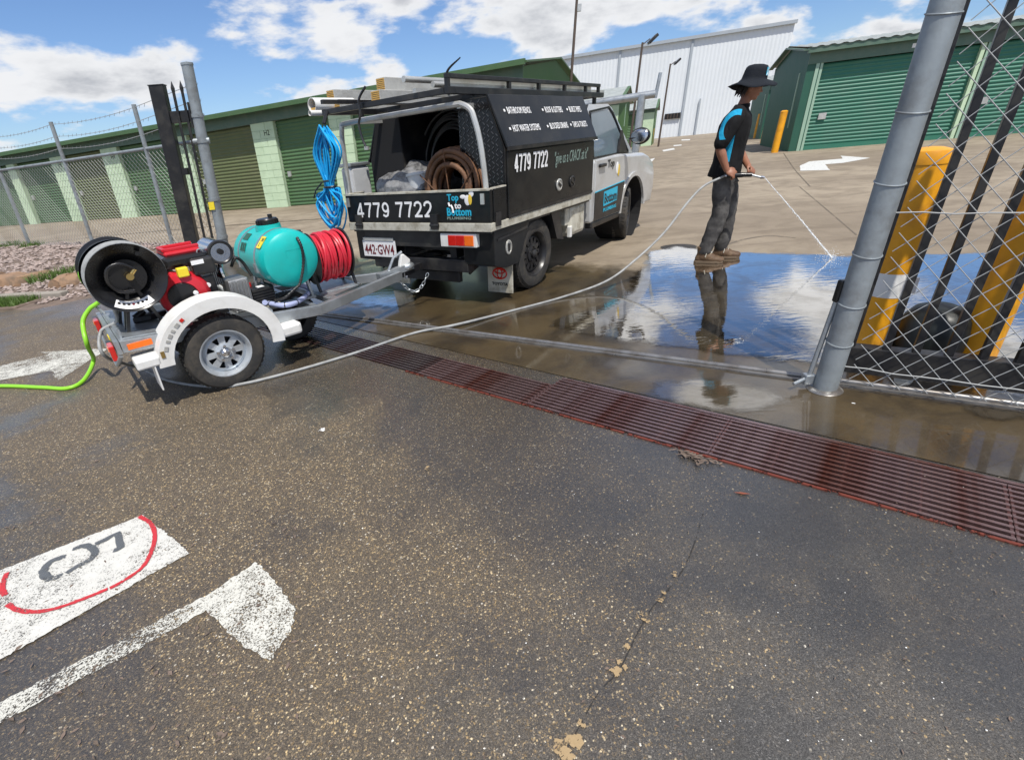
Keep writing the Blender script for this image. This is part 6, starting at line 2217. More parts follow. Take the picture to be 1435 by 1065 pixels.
MB().box2((.34, .30, DZ(.4) - .02), (.54, .56, DZ(.4) + .02)).build('pump_base', M['alupaint'], t, bevel=.006)
for k in range(3):
    MB().cyl((.38 + .05 * k, .45, DZ(.4) + .17), (.38 + .05 * k, .45, DZ(.4) + .20), .014, n=6).build('valve_cap', M['redlens'] if k == 0 else M['castalu'], pb_, smooth=True)
MB().tube(spline([(.30, .50, .78), (.33, .46, .84), (.38, .48, .80), (.42, .47, .68)], 6), .012, 8).build('pressure_line', M['black'], t, smooth=True)

# ------------------------------------------------------------------ teal tank
t = trailer_thing('water_tank', 'teal plastic barrel tank lying across the trailer', 'tank')
tx, tz, tr = .67, .785, .225
ya, yb = .17, 1.02
prof = [(0, 0), (tr * .45, .004), (tr * .78, .018), (tr * .92, .040), (tr * .985, .080), (tr, .13), (tr, .20), (tr * .985, .205), (tr * .985, .235), (tr, .24), (tr, yb - ya - .24), (tr * .985, yb - ya - .235), (tr * .985, yb - ya - .205), (tr, yb - ya - .2), (tr, yb - ya - .13), (tr * .985, yb - ya - .08), (tr * .92, yb - ya - .04), (tr * .78, yb - ya - .018), (0, yb - ya)]
shell = MB().lathe(prof, (tx, ya, tz), (0, 1, 0), 56).build('tank_shell', M['teal'], t, smooth=30)
for yy in (ya + .22, yb - .22):
    s_ = MB().lathe([(tr * .99, -.014), (tr * 1.012, -.014), (tr * 1.012, .014), (tr * .99, .014)], (tx, yy, tz), (0, 1, 0), 56).build('strap', M['galv'], t, smooth=35)
    MB().box((tx - tr * .98, yy, tz - .04), (.03, .05, .07)).build('strap_buckle', M['galv'], s_)
MB().cyl((tx, (ya + yb) / 2, tz + tr - .02), (tx, (ya + yb) / 2, tz + tr + .022), .10, .095, 32).build('filler_neck', M['teal'], t, smooth=True)
lid = MB().lathe([(.080, .018), (.082, .024), (.082, .058), (.074, .068), (.03, .072), (0, .072)], (tx, (ya + yb) / 2, tz + tr), (0, 0, 1), 28).build('lid', M['blackplastic'], t, smooth=35)
for k in range(20):
    a = k * PI / 10
    MB().box((tx + .083 * math.cos(a), (ya + yb) / 2 + .083 * math.sin(a), tz + tr + .040), (.008, .010, .030), Matrix.Rotation(a, 3, 'Z')).build('grip_rib', M['blackplastic'], lid)
MB().cyl((tx + .03, (ya + yb) / 2, tz + tr + .07), (tx + .03, (ya + yb) / 2, tz + tr + .095), .018, n=10).build('vent', M['blackplastic'], lid, smooth=True)
# moulded rectangle and black sight hose on the end
fm = MB()
for a_, b2 in (((-.06, .02), (.06, .02)), ((-.06, .075), (.06, .075)), ((-.06, .02), (-.06, .075)), ((.06, .02), (.06, .075))):
    fm.beam((tx + a_[0] + .01, ya + .005, tz + a_[1]), (tx + b2[0] + .01, ya + .005, tz + b2[1]), .006, .006)
fm.build('moulded_logo', M['teal'], shell)
text('CI', M['teal'], shell, (tx - .025, ya + .008, tz + .03), (1, 0, 0), (0, 0, 1), .06, .035, depth=.006)
cs = [TLF.loc(*p_, y=ya - .02) for p_ in ((418, 333), (422, 345), (425, 362), (424, 380), (420, 398))]
cs[0].y += .03
cs += [Vector((tx - .05, ya - .03, .57)), Vector((tx - .14, ya - .02, .52)), Vector((tx - .20, ya + .05, .50))]
sp_ = spline(cs, 12)
MB().tube(sp_, [.0125 if i % 3 else .0095 for i in range(len(sp_))], 8).build('sight_hose', M['black'], t, smooth=70)
# stickers on the flank: solve the pixel on the barrel
def barrel(px, py):
    best = None
    for k in range(60):
        yy = ya + .05 + (yb - ya - .1) * k / 59
        q = TLF.loc(px, py, y=yy)
        d_ = math.hypot(q.x - tx, q.z - tz) - tr
        if best is None or abs(d_) < best[0]:
            best = (abs(d_), q)
    return best[1]


def decal(px, py, w, h, m, name='sticker', body=None):
    q = barrel(px, py)
    nrm = Vector((q.x - tx, 0, q.z - tz)).normalized()
    up = Vector((0, 1, 0)).cross(nrm)
    if up.z < 0:
        up = -up
    R = Matrix((Vector((0, 1, 0)), nrm, up)).transposed()
    c_ = Vector((tx, q.y, tz)) + nrm * (tr + .002)
    if body:
        return text(body, m, shell, c_ - Vector((0, -w / 2, 0)) - up * h / 2 + nrm * .001, (0, -1, 0), up, w, h, bold=.02)
    o_ = MB().box(c_, (w, .004, h), R).build(name, m, shell)
    return o_


decal(366, 340, .085, .10, M['yellowtag'])
decal(367, 340, .05, .07, M['black'], body='240\nL')
decal(347, 332, .12, .06, M['tealdark'])
decal(341, 346, .12, .07, M['tealdark'], body='III')
for xx in (tx - .17, tx + .17):
    for yy in (ya + .22, yb - .22):
        s_ = 1 if xx > tx else -1
        MB().beam((xx, yy, DZ(xx) + .005), (xx - s_ * .04, yy, tz - .14), .035, .02).build('cradle_leg', M['galv'], t)
for yy in (ya + .22, yb - .22):
    MB().beam((tx - .19, yy, DZ(tx) + .012), (tx + .19, yy, DZ(tx) + .0), .04, .022).build('cradle_bar', M['galv'], t)
    MB().lathe([(tr * 1.016, -.02), (tr * 1.016, .02)], (tx, yy, tz), (0, 1, 0), 8) 

t = trailer_thing('suction_hose', 'pale lilac suction hose curving round the tank foot', 'hose')
cs = [Vector((.42, .30, DZ(.4) + .05)), TLF.loc(372, 424, z=DZ(.4) + .035), TLF.loc(395, 428, z=DZ(.5) + .035), TLF.loc(415, 424, z=DZ(.6) + .035), TLF.loc(430, 413, z=DZ(.7) + .04), TLF.loc(432, 404, z=DZ(.7) + .05), Vector((tx + .02, .40, .565))]
sp_ = spline(cs, 10)
MB().tube(sp_, .021, 10).build('hose_tube', M['lilac'], t, smooth=True)
for i in (14, 22, 30, 38):
    p_, d_ = sp_[i], (sp_[i + 1] - sp_[i - 1]).normalized()
    MB().cyl(p_ - d_ * .004, p_ + d_ * .004, .023, n=10).build('cable_tie', M['black'], t, smooth=True)

# ------------------------------------------------------------------ red hose reel
t = trailer_thing('red_hose_reel', 'reel of bright red hose between the tank and the coupling', 'hose reel')
rx, ry, rz_, rr_ = 1.12, .62, .68, .205
MB().cyl((rx - .13, ry, rz_), (rx + .13, ry, rz_), .07, n=24).build('drum', M['black'], t, smooth=True)
for s_ in (-1, 1):
    MB().lathe([(rr_ + .012, 0), (rr_ + .02, .006), (rr_ + .02, .012), (rr_ - .01, .012), (0, .012), (0, 0)], (rx + s_ * .145, ry, rz_), (s_, 0, 0), 40).build('flange', M['black'], t, smooth=30)
rs = random.Random(8)
for k in range(12):
    xx = rx - .125 + .25 * k / 11
    r_ = rr_ - .012 + rs.uniform(-.006, .006)
    tl_ = rs.uniform(-.03, .03)
    ring = [(xx + tl_ * .5 * math.cos(a + k), ry + r_ * math.cos(a), rz_ + r_ * math.sin(a)) for a in [2 * PI * j / 44 for j in range(44)]]
    MB().tube(ring, .0125, 7, closed=True).build('hose_turn', M['redhose'], t, smooth=True)
for k in range(5):
    xx = rx - .10 + .2 * k / 4
    r_ = rr_ + .002
    ring = [(xx + .03 * math.sin(a + k * 1.3), ry + r_ * math.cos(a), rz_ + r_ * math.sin(a)) for a in [2 * PI * j / 44 for j in range(44)]]
    MB().tube(ring, .0125, 7, closed=True).build('hose_turn', M['redhose'], t, smooth=True)
for s_ in (-1, 1):
    for yy in (ry - .14, ry + .14):
        MB().beam((rx + s_ * .17, ry, rz_), (rx + s_ * .17, yy, .405), .018, .03).build('stand_leg', M['black'], t)
MB().box2((rx - .19, ry - .17, .395), (rx + .19, ry + .17, .408)).build('stand_base', M['galv'], t)
MB().cyl((rx - .155, ry, rz_), (rx - .20, ry, rz_), .02, n=10).build('crank_axle', M['black'], t, smooth=True)
MB().beam((rx - .19, ry, rz_), (rx - .19, ry, rz_ + .245), .012, .03).build('crank_arm', M['black'], t)
MB().cyl((rx - .19, ry, rz_ + .245), (rx - .31, ry, rz_ + .25), .018, n=12).build('crank_grip', M['blackplastic'], t, smooth=True)
MB().cyl((rx + .16, ry, rz_), (rx + .21, ry, rz_), .035, n=14).build('swivel', M['chrome'], t, smooth=True)

# ------------------------------------------------------------------ hoses on the ground
def ground_hose(name, pts, r, m, label, cat='hose', part='hose_tube', k=10):
    t = thing(name, label, cat, (0, 0, 0))
    MB().tube(spline(pts, k), r, 10).build(part, m, t, smooth=True)
    return t


g0_ = TLF.w((rc[0] - .19, .30, .93))
hand = None
GH = [TLF.w((rc[0] - .12, .40, .70)), TLF.w((X0_ + .05, .60, .555)), TLF.w((X0_ - .06, .62, .50)), TLF.w((X0_ - .09, .56, .34)), G(200, 517, .06), G(238, 534, .012), G(300, 542, .012), G(345, 537, .012), G(420, 518, .012), G(500, 494, .012), G(580, 467, .014), G(640, 455, .030), G(720, 435, .012), G(790, 416, .02)]

# green supply hose
GR = [TLF.w((rc[0] - .12, .70, 1.02)), TLF.w((rc[0] - .215, .72, .88)), TLF.w((X0_ + .03, 1.06, .66)), TLF.w((X0_ - .06, 1.12, .585)), TLF.w((X0_ - .13, 1.10, .50)), TLF.w((X0_ - .16, 1.02, .34))]
GR += [G(131, 505, .10), G(118, 532, .03), G(95, 544, .016), G(60, 543, .016), G(0, 541, .016), G(-80, 545, .016), G(-200, 540, .016)]
ground_hose('supply_hose', GR, .016, M['greenhose'], 'lime green supply hose trailing from the reel onto the asphalt')

# ------------------------------------------------------------------ litter on the asphalt
rs = random.Random(17)
for px, py, s_, m_, lab, cat in ((1040, 692, .035, 'leaf', 'single reddish fallen leaf on wet asphalt', 'leaf'), (452, 603, .018, 'paperwhite', 'crumpled scrap of white paper on the asphalt', 'paper'), (1196, 566, .007, 'paperwhite', 'white scrap below the thick galvanised post', 'paper')):
    c_ = G(px, py)
    mb = MB()
    for j in range(5 if m_ != 'leaf' else 1):
        a = rs.uniform(0, 6)
        o_ = Vector((rs.uniform(-1, 1), rs.uniform(-1, 1), 0)) * s_ * .6
        d_ = Vector((math.cos(a), math.sin(a), 0))
        if m_ == 'leaf':
            d_ = Vector((.93, -.36, 0))
            o_ *= 0
        w_ = Vector((-d_.y, d_.x, 0)) * s_ * (.25 if m_ == 'leaf' else .6)
        h_ = .006 if m_ == 'leaf' else s_ * rs.uniform(.2, .7)
        mb.add([o_ - d_ * s_ + Vector((0, 0, .004)), o_ - w_ + Vector((0, 0, h_)), o_ + d_ * s_ + Vector((0, 0, .006)), o_ + w_ + Vector((0, 0, .003))], [(0, 1, 2), (0, 2, 3)])
    o = mb.build('leaf' if m_ == 'leaf' else 'paper_scrap', M[m_], fix=False)
    o.location = c_
    tag(o, lab, cat)
mb = MB()
c0 = gp(S1 + 1.05, -.03)
for j in range(90):
    a = rs.uniform(0, 6.28)
    c_ = c0 + GU * rs.gauss(0, .05) - GN * abs(rs.gauss(.0, .03)) + Vector((0, 0, rs.uniform(.004, .02)))
    d_ = Vector((math.cos(a), math.sin(a), rs.uniform(-.2, .2))) * rs.uniform(.008, .022)
    w_ = Vector((-d_.y, d_.x, 0)) * .35
    mb.add([c_ - d_, c_ - w_, c_ + d_, c_ + w_], [(0, 1, 2, 3)])
tag(mb.build('leaf_litter', M['soil'], fix=False), 'clump of wet dark leaves on the edge of the drain', 'leaf litter', kind='stuff')
mb = MB()
for j in range(420):
    px, py = rs.uniform(-50, 1480), rs.uniform(600, 1100)
    if rs.random() < .5:
        px = rs.uniform(-50, 420)
    c_ = G(px, py, .005)
    a = rs.uniform(0, 6.28)
    l_ = rs.uniform(.004, .016) if px < 450 else rs.uniform(.003, .009)
    d_ = Vector((math.cos(a), math.sin(a), 0)) * l_
    w_ = Vector((-d_.y, d_.x, 0)) * rs.uniform(.15, .5)
    mb.add([c_ - d_, c_ - w_ + Vector((0, 0, .003)), c_ + d_, c_ + w_], [(0, 1, 2, 3)])
tag(mb.build('twig_litter', M['soil'], fix=False), 'scattered bark chips and twigs on the asphalt', 'twigs', kind='stuff')
mb = MB()
for j in range(70):
    px, py = rs.uniform(420, 1450), rs.uniform(600, 1080)
    c_ = G(px, py, .003)
    s_ = rs.uniform(.001, .003)
    q = [Vector((math.cos(k * PI / 3) * s_ * rs.uniform(.6, 1.2), math.sin(k * PI / 3) * s_ * rs.uniform(.6, 1.2), 0)) for k in range(6)]
    mb.add([c_ + v for v in q] + [c_ + Vector((0, 0, s_ * .8))], [(k, (k + 1) % 6, 6) for k in range(6)])
tag(mb.build('white_grit', M['paperwhite'], fix=False), 'scattered tiny white stones on the wet asphalt', 'grit', kind='stuff')

# ------------------------------------------------------------------ person hosing the yard
PB = G(990, 366)
PRZ = math.atan2(-.42, .91)
PK = 0.95
pr = thing("person", 'person in a black and blue shirt and wide brimmed hat hosing the concrete', 'person', PB, PRZ, lean=PK)


def soft(mb, name, m, parent, voxel, it=6, fac=.5, sub=0):
    o = mb.build(name, m, parent, smooth=180)
    r = o.modifiers.new('remesh', 'REMESH')
    r.mode = 'VOXEL'
    r.voxel_size = voxel
    r.use_smooth_shade = True
    s_ = o.modifiers.new('smooth', 'SMOOTH')
    s_.iterations = it
    s_.factor = fac
    return o


def limb(mb, pts, rad, n=12, k=5):
    sp_ = spline(pts, k)
    m_ = len(sp_)
    rr = []
    for i in range(m_):
        u = i / (m_ - 1) * (len(rad) - 1)
        a = int(min(u, len(rad) - 2))
        rr.append(rad[a] + (rad[a + 1] - rad[a]) * (u - a))
    mb.tube(sp_, rr, n)
    mb.ell(sp_[0], (rr[0],) * 3, 10, 8)
    mb.ell(sp_[-1], (rr[-1],) * 3, 10, 8)
    return mb


HT = Matrix.Rotation(.30, 3, 'Y')            # head bowed forwards
HC = Vector((.075, 0, 1.685))


def hp_(x, y, z):
    return HC + HT @ Vector((x, y, z))


b = MB()
b.ell(HC, (.098, .076, .118), 20, 14, HT)                     # skull
b.ell(hp_(.035, 0, -.045), (.062, .058, .078), 16, 12, HT)    # jaw and face
b.ell(hp_(.078, 0, -.092), (.020, .026, .018), 10, 8, HT)     # chin
b.add([hp_(.088, -.010, .010), hp_(.088, .010, .010), hp_(.094, .017, -.038), hp_(.094, -.017, -.038), hp_(.125, 0, -.034), hp_(.080, 0, -.03)], [(0, 1, 4), (1, 2, 4), (2, 3, 4), (3, 0, 4), (0, 3, 5), (1, 5, 2), (0, 5, 1), (2, 5, 3)])
b.ell(hp_(.094, 0, -.060), (.012, .024, .008), 10, 6, HT)     # lips
for s_ in (-1, 1):
    b.ell(hp_(-.008, s_ * .078, -.02), (.026, .012, .034), 10, 8, HT)
limb(b, [(.010, 0, 1.44), (.03, 0, 1.53), (.055, 0, 1.62)], [.062, .054, .052])
b.loft([((0, 0, .90), .11, .16), ((0, 0, 1.0), .115, .165), ((0, 0, 1.15), .10, .15), ((.0, 0, 1.30), .115, .17), ((0, 0, 1.40), .09, .15), ((.0, 0, 1.46), .05, .07)], 16)
SR, ER, WR = Vector((-.005, -.205, 1.445)), Vector((-.105, -.270, 1.175)), Vector((.005, -.270, .965))
SL, EL, WL = Vector((.010, .20, 1.445)), Vector((.04, .245, 1.17)), Vector((.205, -.075, .965))
for S_, E_, W_ in ((SR, ER, WR), (SL, EL, WL)):
    limb(b, [S_ + Vector((0, 0, -.03)), S_.lerp(E_, .5), E_], [.050, .048, .043])
    limb(b, [E_, E_.lerp(W_, .35), W_], [.043, .044, .028])


def hand_(mb, w, d, n_out, side):
    """palm along d from the wrist, fingers curled round a grip"""
    d = d.normalized()
    n_out = (n_out - d * n_out.dot(d)).normalized()
    s_ = d.cross(n_out) * side
    pc = w + d * .048
    Rm = Matrix((d, s_, n_out)).transposed()
    mb.ell(pc, (.052, .042, .017), 14, 10, Rm)
    for k, (off, ln) in enumerate(((-.031, .86), (-.011, 1.0), (.010, .95), (.029, .76))):
        k0 = w + d * .086 + s_ * off
        k1 = k0 + (d * .75 - n_out * .55).normalized() * .040 * ln
        k2 = k1 + (d * -.15 - n_out * 1.0).normalized() * .028 * ln
        k3 = k2 + (d * -.9 - n_out * .35).normalized() * .020 * ln
        limb(mb, [k0 - d * .02, k0, k1, k2, k3], [.0105, .0105, .0095, .009, .008], 8, 3)
    t0 = w + d * .028 - s_ * .032
    limb(mb, [t0, t0 + d * .030 - s_ * .018 - n_out * .012, t0 + d * .058 - s_ * .012 - n_out * .030, t0 + d * .074 - n_out * .042], [.014, .0125, .0105, .009], 8, 3)


hand_(b, WR, Vector((.85, .0, -.5)), Vector((.35, -.75, .5)), 1)
hand_(b, WL, Vector((.5, -.8, -.25)), Vector((.4, .3, .8)), -1)
for hpj, kn, an, toe in (((0, -.09, .93), (.035, -.10, .52), (-.045, -.105, .10), (.05, -.110, .055)), ((.01, .09, .93), (.115, .10, .525), (.125, .105, .10), (.20, .105, .055))):
    limb(b, [hpj, Vector(hpj).lerp(Vector(kn), .5), kn], [.085, .075, .056])
    limb(b, [kn, Vector(kn).lerp(Vector(an), .35), an], [.054, .054, .036])
    limb(b, [an, toe], [.036, .03], 10, 3)
body_o = soft(b, 'body', M['skin'], pr, .0062, 4, .4)

# eyes and brows in the shade of the brim
e_ = MB()
for s_ in (-1, 1):
    e_.ell(hp_(.088, s_ * .030, .006), (.006, .012, .006), 8, 6, HT)
    e_.ell(hp_(.092, s_ * .031, .024), (.006, .018, .005), 8, 6, HT)
e_.build('eyes_and_brows', M['hair'], pr, smooth=True)

# hair
h_ = MB()
h_.ell(hp_(-.022, 0, .012), (.092, .084, .105), 18, 12, HT)
rs = random.Random(2)
for k in range(46):
    a = rs.uniform(PI * .55, PI * 1.45)
    p0 = hp_(-.01 + .088 * math.cos(a), .082 * math.sin(a), .01)
    p1 = p0 + HT @ Vector((.008 * math.cos(a) + rs.gauss(0, .008), .012 * math.sin(a) + rs.gauss(0, .008), -rs.uniform(.07, .125)))
    h_.tube([p0, p0.lerp(p1, .5) + Vector((rs.gauss(0, .006), rs.gauss(0, .006), 0)), p1], [.016, .013, .003], 6)
h_.build('hair', M['hair'], pr, smooth=60)

# shirt
def shirt_mat():
    m = bpy.data.materials.new('black_blue_shirt')
    m.use_nodes = True
    nt = m.node_tree
    bs = nt.nodes['Principled BSDF']
    tc = N(nt, 'ShaderNodeTexCoord')
    lx, ly = SHEAR[pr.name]
    s_ = N(nt, 'ShaderNodeSeparateXYZ', {0: tc.outputs['Object']})
    z = s_.outputs[2]
    x = M_(nt, 'SUBTRACT', s_.outputs[0], M_(nt, 'MULTIPLY', z, lx))
    y = M_(nt, 'SUBTRACT', s_.outputs[1], M_(nt, 'MULTIPLY', z, ly))
    ay = M_(nt, 'ABSOLUTE', y)
    dx, dz = M_(nt, 'ADD', x, .005), M_(nt, 'MULTIPLY', M_(nt, 'SUBTRACT', z, 1.33), .82)
    rad = M_(nt, 'SQRT', M_(nt, 'ADD', M_(nt, 'MULTIPLY', dx, dx), M_(nt, 'MULTIPLY', dz, dz)))
    band = M_(nt, 'MULTIPLY', M_(nt, 'GREATER_THAN', rad, .092), M_(nt, 'LESS_THAN', rad, .132))
    band = M_(nt, 'MULTIPLY', band, M_(nt, 'MULTIPLY', M_(nt, 'GREATER_THAN', z, 1.24), M_(nt, 'LESS_THAN', x, 0.03)))
    band = M_(nt, 'MULTIPLY', band, M_(nt, 'GREATER_THAN', ay, .09))
    pan = M_(nt, 'MULTIPLY', M_(nt, 'LESS_THAN', x, .015), M_(nt, 'GREATER_THAN', x, -.065))
    pan = M_(nt, 'MULTIPLY', pan, M_(nt, 'MULTIPLY', M_(nt, 'LESS_THAN', z, 1.30), M_(nt, 'GREATER_THAN', z, 1.03)))
    pan = M_(nt, 'MULTIPLY', pan, M_(nt, 'LESS_THAN', ay, .215))
    fac = M_(nt, 'MAXIMUM', band, pan)
    nz = noise_n(nt, tc.outputs['Object'], 14.0, 4.0)
    blk = MIX(nt, nz, (0.006, 0.006, 0.007), (0.014, 0.014, 0.015))
    blu = MIX(nt, nz, (0.012, 0.24, 0.44), (0.02, 0.38, 0.60))
    nt.links.new(MIX(nt, fac, blk, blu), bs.inputs['Base Color'])
    bs.inputs['Roughness'].default_value = .85
    bs.inputs['Specular IOR Level'].default_value = .2
    fold = noise_n(nt, N(nt, 'ShaderNodeMapping', {0: tc.outputs['Object'], 3: (9.0, 9.0, 4.0)}).outputs[0], 1.3, 4.0, .55, .8)
    bp = N(nt, 'ShaderNodeBump', {'Height': fold, 'Strength': 0.7, 'Distance': 0.03})
    nt.links.new(bp.outputs[0], bs.inputs['Normal'])
    return m


def wrinkle(mb, amp, f):
    for i, p in enumerate(mb.v):
        mb.v[i] = p + noise.noise_vector(Vector((p.x * f, p.y * f, p.z * f * .6))) * amp + noise.noise_vector(p * f * 2.3) * amp * .4
    return mb


s = MB()
s.loft([((-.015, 0, .885), .162, .210), ((-.01, 0, .93), .160, .210), ((-.005, 0, 1.02), .150, .200), ((-.005, 0, 1.14), .144, .196), ((-.005, 0, 1.26), .152, .208), ((-.005, 0, 1.36), .150, .222), ((0, 0, 1.43), .130, .222), ((.005, 0, 1.48), .092, .165), ((.012, 0, 1.505), .074, .095), ((.018, 0, 1.52), .066, .068)], 32)
for S_, E_ in ((SR, ER), (SL, EL)):
    d_ = (E_ - S_)
    limb(s, [S_ + Vector((0, .05 if S_.y < 0 else -.05, .0)), S_ + d_ * .18, S_ + d_ * .55, S_ + d_ * .86], [.086, .086, .082, .080], 16, 5)
wrinkle(s, .012, 8)
M['shirtmix'] = shirt_mat()
sh_o = soft(s, 'shirt', M['shirtmix'], pr, .0095, 5, .5)
c_ = MB()
c_.loft([((.014, 0, 1.500), .080, .088), ((.022, 0, 1.528), .072, .076), ((.024, 0, 1.534), .066, .068), ((.018, 0, 1.505), .066, .070)], 20)
c_.build('collar', M['shirt'], pr, smooth=True)

# trousers
j = MB()
j.loft([((-.005, 0, 1.0), .118, .165), ((-.005, 0, .93), .128, .172), ((0, 0, .86), .125, .170), ((0, 0, .82), .09, .14)], 28)
limb(j, [(-.005, -.085, .90), (.010, -.092, .74), (.032, -.098, .54), (.008, -.10, .36), (-.040, -.104, .15)], [.110, .104, .086, .084, .074], 18, 6)
limb(j, [(.0, .085, .90), (.055, .092, .74), (.112, .098, .545), (.122, .102, .36), (.122, .104, .15)], [.110, .104, .086, .084, .074], 18, 6)
for an in ((-.044, -.104, .135), (.122, .104, .135)):
    for k in range(3):
        j.lathe([(.060, -.012), (.074 - .003 * k, 0), (.060, .012)], Vector(an) + Vector((.006 * (k % 2), 0, .028 * k)), (0.1 * (-1) ** k, 0, 1), 16, closed=True)
for i_, p_ in enumerate(j.v):
    j.v[i_] = p_ + noise.noise_vector(Vector((p_.x * 7, p_.y * 7, p_.z * 17))) * .012
wrinkle(j, .010, 8)
soft(j, 'trousers', M['jeans'], pr, .0095, 4, .5)

# boots
for an, yaw in ((Vector((-.045, -.105, 0)), -.10), (Vector((.122, .105, 0)), .10)):
    R = Matrix.Rotation(yaw, 3, 'Z')
    q = lambda x, y, z: an + R @ Vector((x, y, z))
    m_ = MB()
    for (x, z, rx_, ry_, rz2) in ((-.005, .13, .062, .052, .06), (.0, .085, .070, .050, .055), (.05, .070, .075, .050, .045), (.11, .052, .075, .052, .036), (.165, .045, .055, .048, .032), (-.035, .06, .045, .044, .045)):
        m_.ell(q(x, 0, z), (rx_ * 1.08, ry_ * 1.1, rz2 * 1.12), 16, 10, R)
    m_.loft([(q(-.005, 0, .10), .062, .053), (q(-.012, 0, .16), .066, .058), (q(-.014, 0, .185), .068, .060)], 16)
    bo = soft(m_, 'boot', M['boot'], pr, .0075, 3, .4)
    so_ = MB()
    out = [(-.085, -.034), (-.06, -.046), (.02, -.044), (.10, -.054), (.17, -.050), (.21, -.028), (.218, 0), (.21, .028), (.17, .050), (.10, .054), (.02, .044), (-.06, .046), (-.085, .034)]
    so_.prism([(q(x, y, 0).x, q(x, y, 0).y) for x, y in out], .009, .036, 'z')
    so_.build('sole', M['sole'], bo, bevel=.004)
    la = MB()
    for k in range(5):
        x0_ = .095 - k * .020
        z0_ = .092 + k * .018
        la.tube([q(x0_, -.030, z0_ - .006), q(x0_ + .004, 0, z0_ + .010), q(x0_, .030, z0_ - .006)], .0045, 5)
    la.tube([q(.02, -.03, .165), q(.035, -.055, .12), q(.03, -.062, .08)], .004, 5)
    la.build('laces', M['alupaint'], bo, smooth=True)

# hat: tall crown, wide soft brim
vs, fs = [], []
HB = Matrix.Rotation(.10, 3, 'Y')
hc = HC + HT @ Vector((-.012, 0, .045))
prof = [(.205, -.045), (.175, -.026), (.130, -.005), (.108, .004), (.105, .02), (.101, .070), (.094, .098), (.078, .115), (.045, .124), (.001, .126)]
nn = 40
for i, (r_, z_) in enumerate(prof):
    for k in range(nn):
        a = 2 * PI * k / nn
        wv_ = .012 * math.sin(2 * a + .6) * (max(0, r_ - .10) / .085) + .006 * math.sin(5 * a) * (max(0, r_ - .10) / .085)
        lump = .004 * noise.noise(Vector((math.cos(a) * 2, math.sin(a) * 2, z_ * 20)))
        vs.append(hc + HB @ Vector(((r_ * 1.08 + lump) * math.cos(a), (r_ * .97 + lump) * math.sin(a), z_ + wv_ + (-.018 * (1 - math.cos(a)) * .5 if r_ > .11 else 0))))
for i in range(len(prof) - 1):
    for k in range(nn):
        fs.append((i * nn + k, i * nn + (k + 1) % nn, (i + 1) * nn + (k + 1) % nn, (i + 1) * nn + k))
ho = MB().add(vs, fs).build('hat', M['hat'], pr, smooth=50)
sm = ho.modifiers.new('solid', 'SOLIDIFY')
sm.thickness = .005
# blue patch on the front-right of the crown
pv, pf = [], []
for i in range(4):
    for k in range(6):
        a = -.62 + .085 * k
        z_ = .030 + .068 * i / 3
        r_ = .103 - (.103 - .094) * (z_ - .02) / .08 + .005
        pv.append(hc + HB @ Vector((r_ * 1.08 * math.cos(a), r_ * .97 * math.sin(a), z_)))
for i in range(3):
    for k in range(5):
        pf.append((i * 6 + k, i * 6 + k + 1, (i + 1) * 6 + k + 1, (i + 1) * 6 + k))
pa_ = MB().add(pv, pf).build('patch', M['tealvinyl'], ho)
MB().tube([pv[1] * 1.0, pv[8], pv[13], pv[15], pv[20]], .004, 5).build('patch_figure', M['letter'], pa_)

PS = 1.035
pr.scale = (PS, PS, PS)
# ------------------------------------------------------------------ spray gun, hose, water jet
lx, ly = SHEAR[pr.name]
PR_ = Matrix.Rotation(PRZ, 3, 'Z')


def pw_(p):
    p = Vector(p)
    return PB + PR_ @ (Vector((p.x + lx * p.z, p.y + ly * p.z, p.z)) * PS)


gun = thing('spray_gun', 'black trigger spray gun with a short silver nozzle in both hands', 'spray gun', PB, PRZ, lean=PK)
gun.scale = (PS, PS, PS)
gr = WR + Vector((.075, .02, -.060))
tip = gr + Vector((.255, .03, -.035))
MB().tube(spline([gr + Vector((-.06, 0, .0)), gr, gr + Vector((.10, .01, -.002)), gr + Vector((.17, .02, -.006))], 5), [.018] * 5 + [.024] * 5 + [.02] * 6, 10).build('gun_body', M['blackplastic'], gun, smooth=True)
MB().tube([gr + Vector((.03, .0, -.02)), gr + Vector((.06, 0, -.055)), gr + Vector((.02, 0, -.07))], .008, 6).build('trigger', M['blackplastic'], gun, smooth=True)
MB().tube([gr + Vector((.16, .02, -.006)), tip], [.011, .010], 10).build('lance', M['galv'], gun, smooth=True)
MB().cyl(tip, tip + (tip - gr).normalized() * .035, .016, .012, 10).build('nozzle', M['chrome'], gun, smooth=True)
MB().cyl(gr + Vector((-.075, 0, .002)), gr + Vector((-.05, 0, .002)), .016, n=10).build('hose_coupling', M['chrome'], gun, smooth=True)

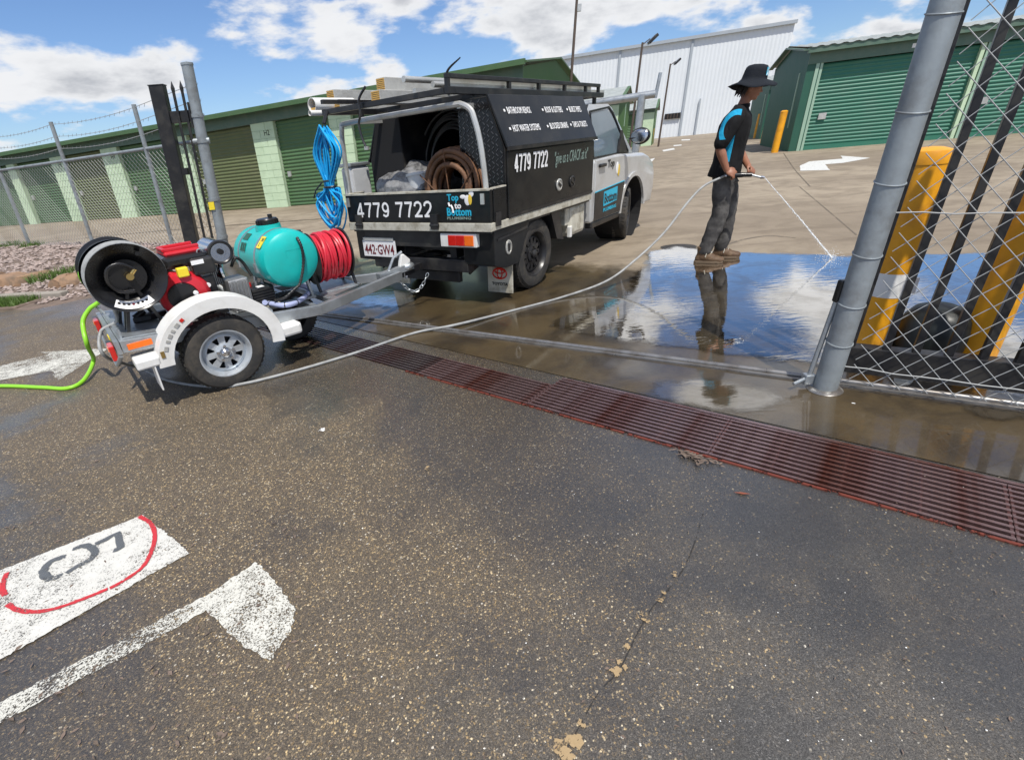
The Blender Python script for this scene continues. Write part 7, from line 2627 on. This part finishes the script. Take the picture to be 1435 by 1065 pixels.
hend = pw_(gr + Vector((-.075, 0, .002)))
a_ = GH[-1]
arc = []
for px, py, u in ((850, 394, .22), (892, 363, .42), (930, 327, .60), (962, 286, .78), (985, 262, .90)):
    # follow the photographed curve, distance running from the ground point to the hand
    dist = math.hypot(a_.x, a_.y) * (1 - u) + math.hypot(hend.x, hend.y) * u
    arc.append(D(px, py, dist))
for p_ in arc:
    p_.z = max(p_.z, .02)
ground_hose('pressure_hose', GH + arc + [hend - PR_ @ Vector((.05, 0, .02)), hend], .0115, M['greyhose'], 'long grey pressure hose running from the trailer to the spray gun')

def jet_mat():
    m = bpy.data.materials.new('water_jet')
    m.use_nodes = True
    nt = m.node_tree
    b_ = nt.nodes['Principled BSDF']
    out_ = nt.nodes['Material Output']
    b_.inputs['Base Color'].default_value = (.85, .88, .9, 1)
    b_.inputs['Roughness'].default_value = .15
    tr = N(nt, 'ShaderNodeBsdfTransparent')
    nz = noise_n(nt, pos_nodes(nt), 60.0, 3.0)
    mx = N(nt, 'ShaderNodeMixShader', {0: SS(nt, nz, .38, .75), 1: b_.outputs[0], 2: tr.outputs[0]})
    nt.links.new(mx.outputs[0], out_.inputs[0])
    return m


M['jet'] = jet_mat()
j0 = pw_(tip + (tip - gr).normalized() * .035)
j1 = G(1166, 362, .01)
rs = random.Random(9)
mb = MB()
pts, rad = [], []
for k in range(40):
    u = k / 39
    p_ = j0.lerp(j1, u) + Vector((0, 0, .03 * u * (1 - u)))
    pts.append(p_ + Vector((rs.gauss(0, .0008), rs.gauss(0, .0008), rs.gauss(0, .0008))) * (1 + 2 * u))
    rad.append(.0035 + .004 * u + rs.uniform(0, .0012) * u)
mb.tube(pts, rad, 7)
for k in range(160):
    u = rs.uniform(.15, 1) ** .7
    p_ = j0.lerp(j1, u) + Vector((0, 0, .03 * u * (1 - u))) + Vector((rs.gauss(0, 1), rs.gauss(0, 1), rs.gauss(0, 1))) * .016 * u
    p_.z = max(p_.z, .012)
    mb.ell(p_, (.002, .002, .003), 5, 4)
for k in range(120):
    a = rs.uniform(0, 6.28)
    r_ = abs(rs.gauss(0, .08))
    mb.ell(j1 + Vector((math.cos(a) * r_, math.sin(a) * r_, .01 + max(0, rs.gauss(.02, .04)))), (.003, .003, .004), 5, 4)
tag(mb.build('water_jet', M['jet'], smooth=True), 'white water jet shooting from the spray gun to the wet ground', 'water jet', kind='stuff')
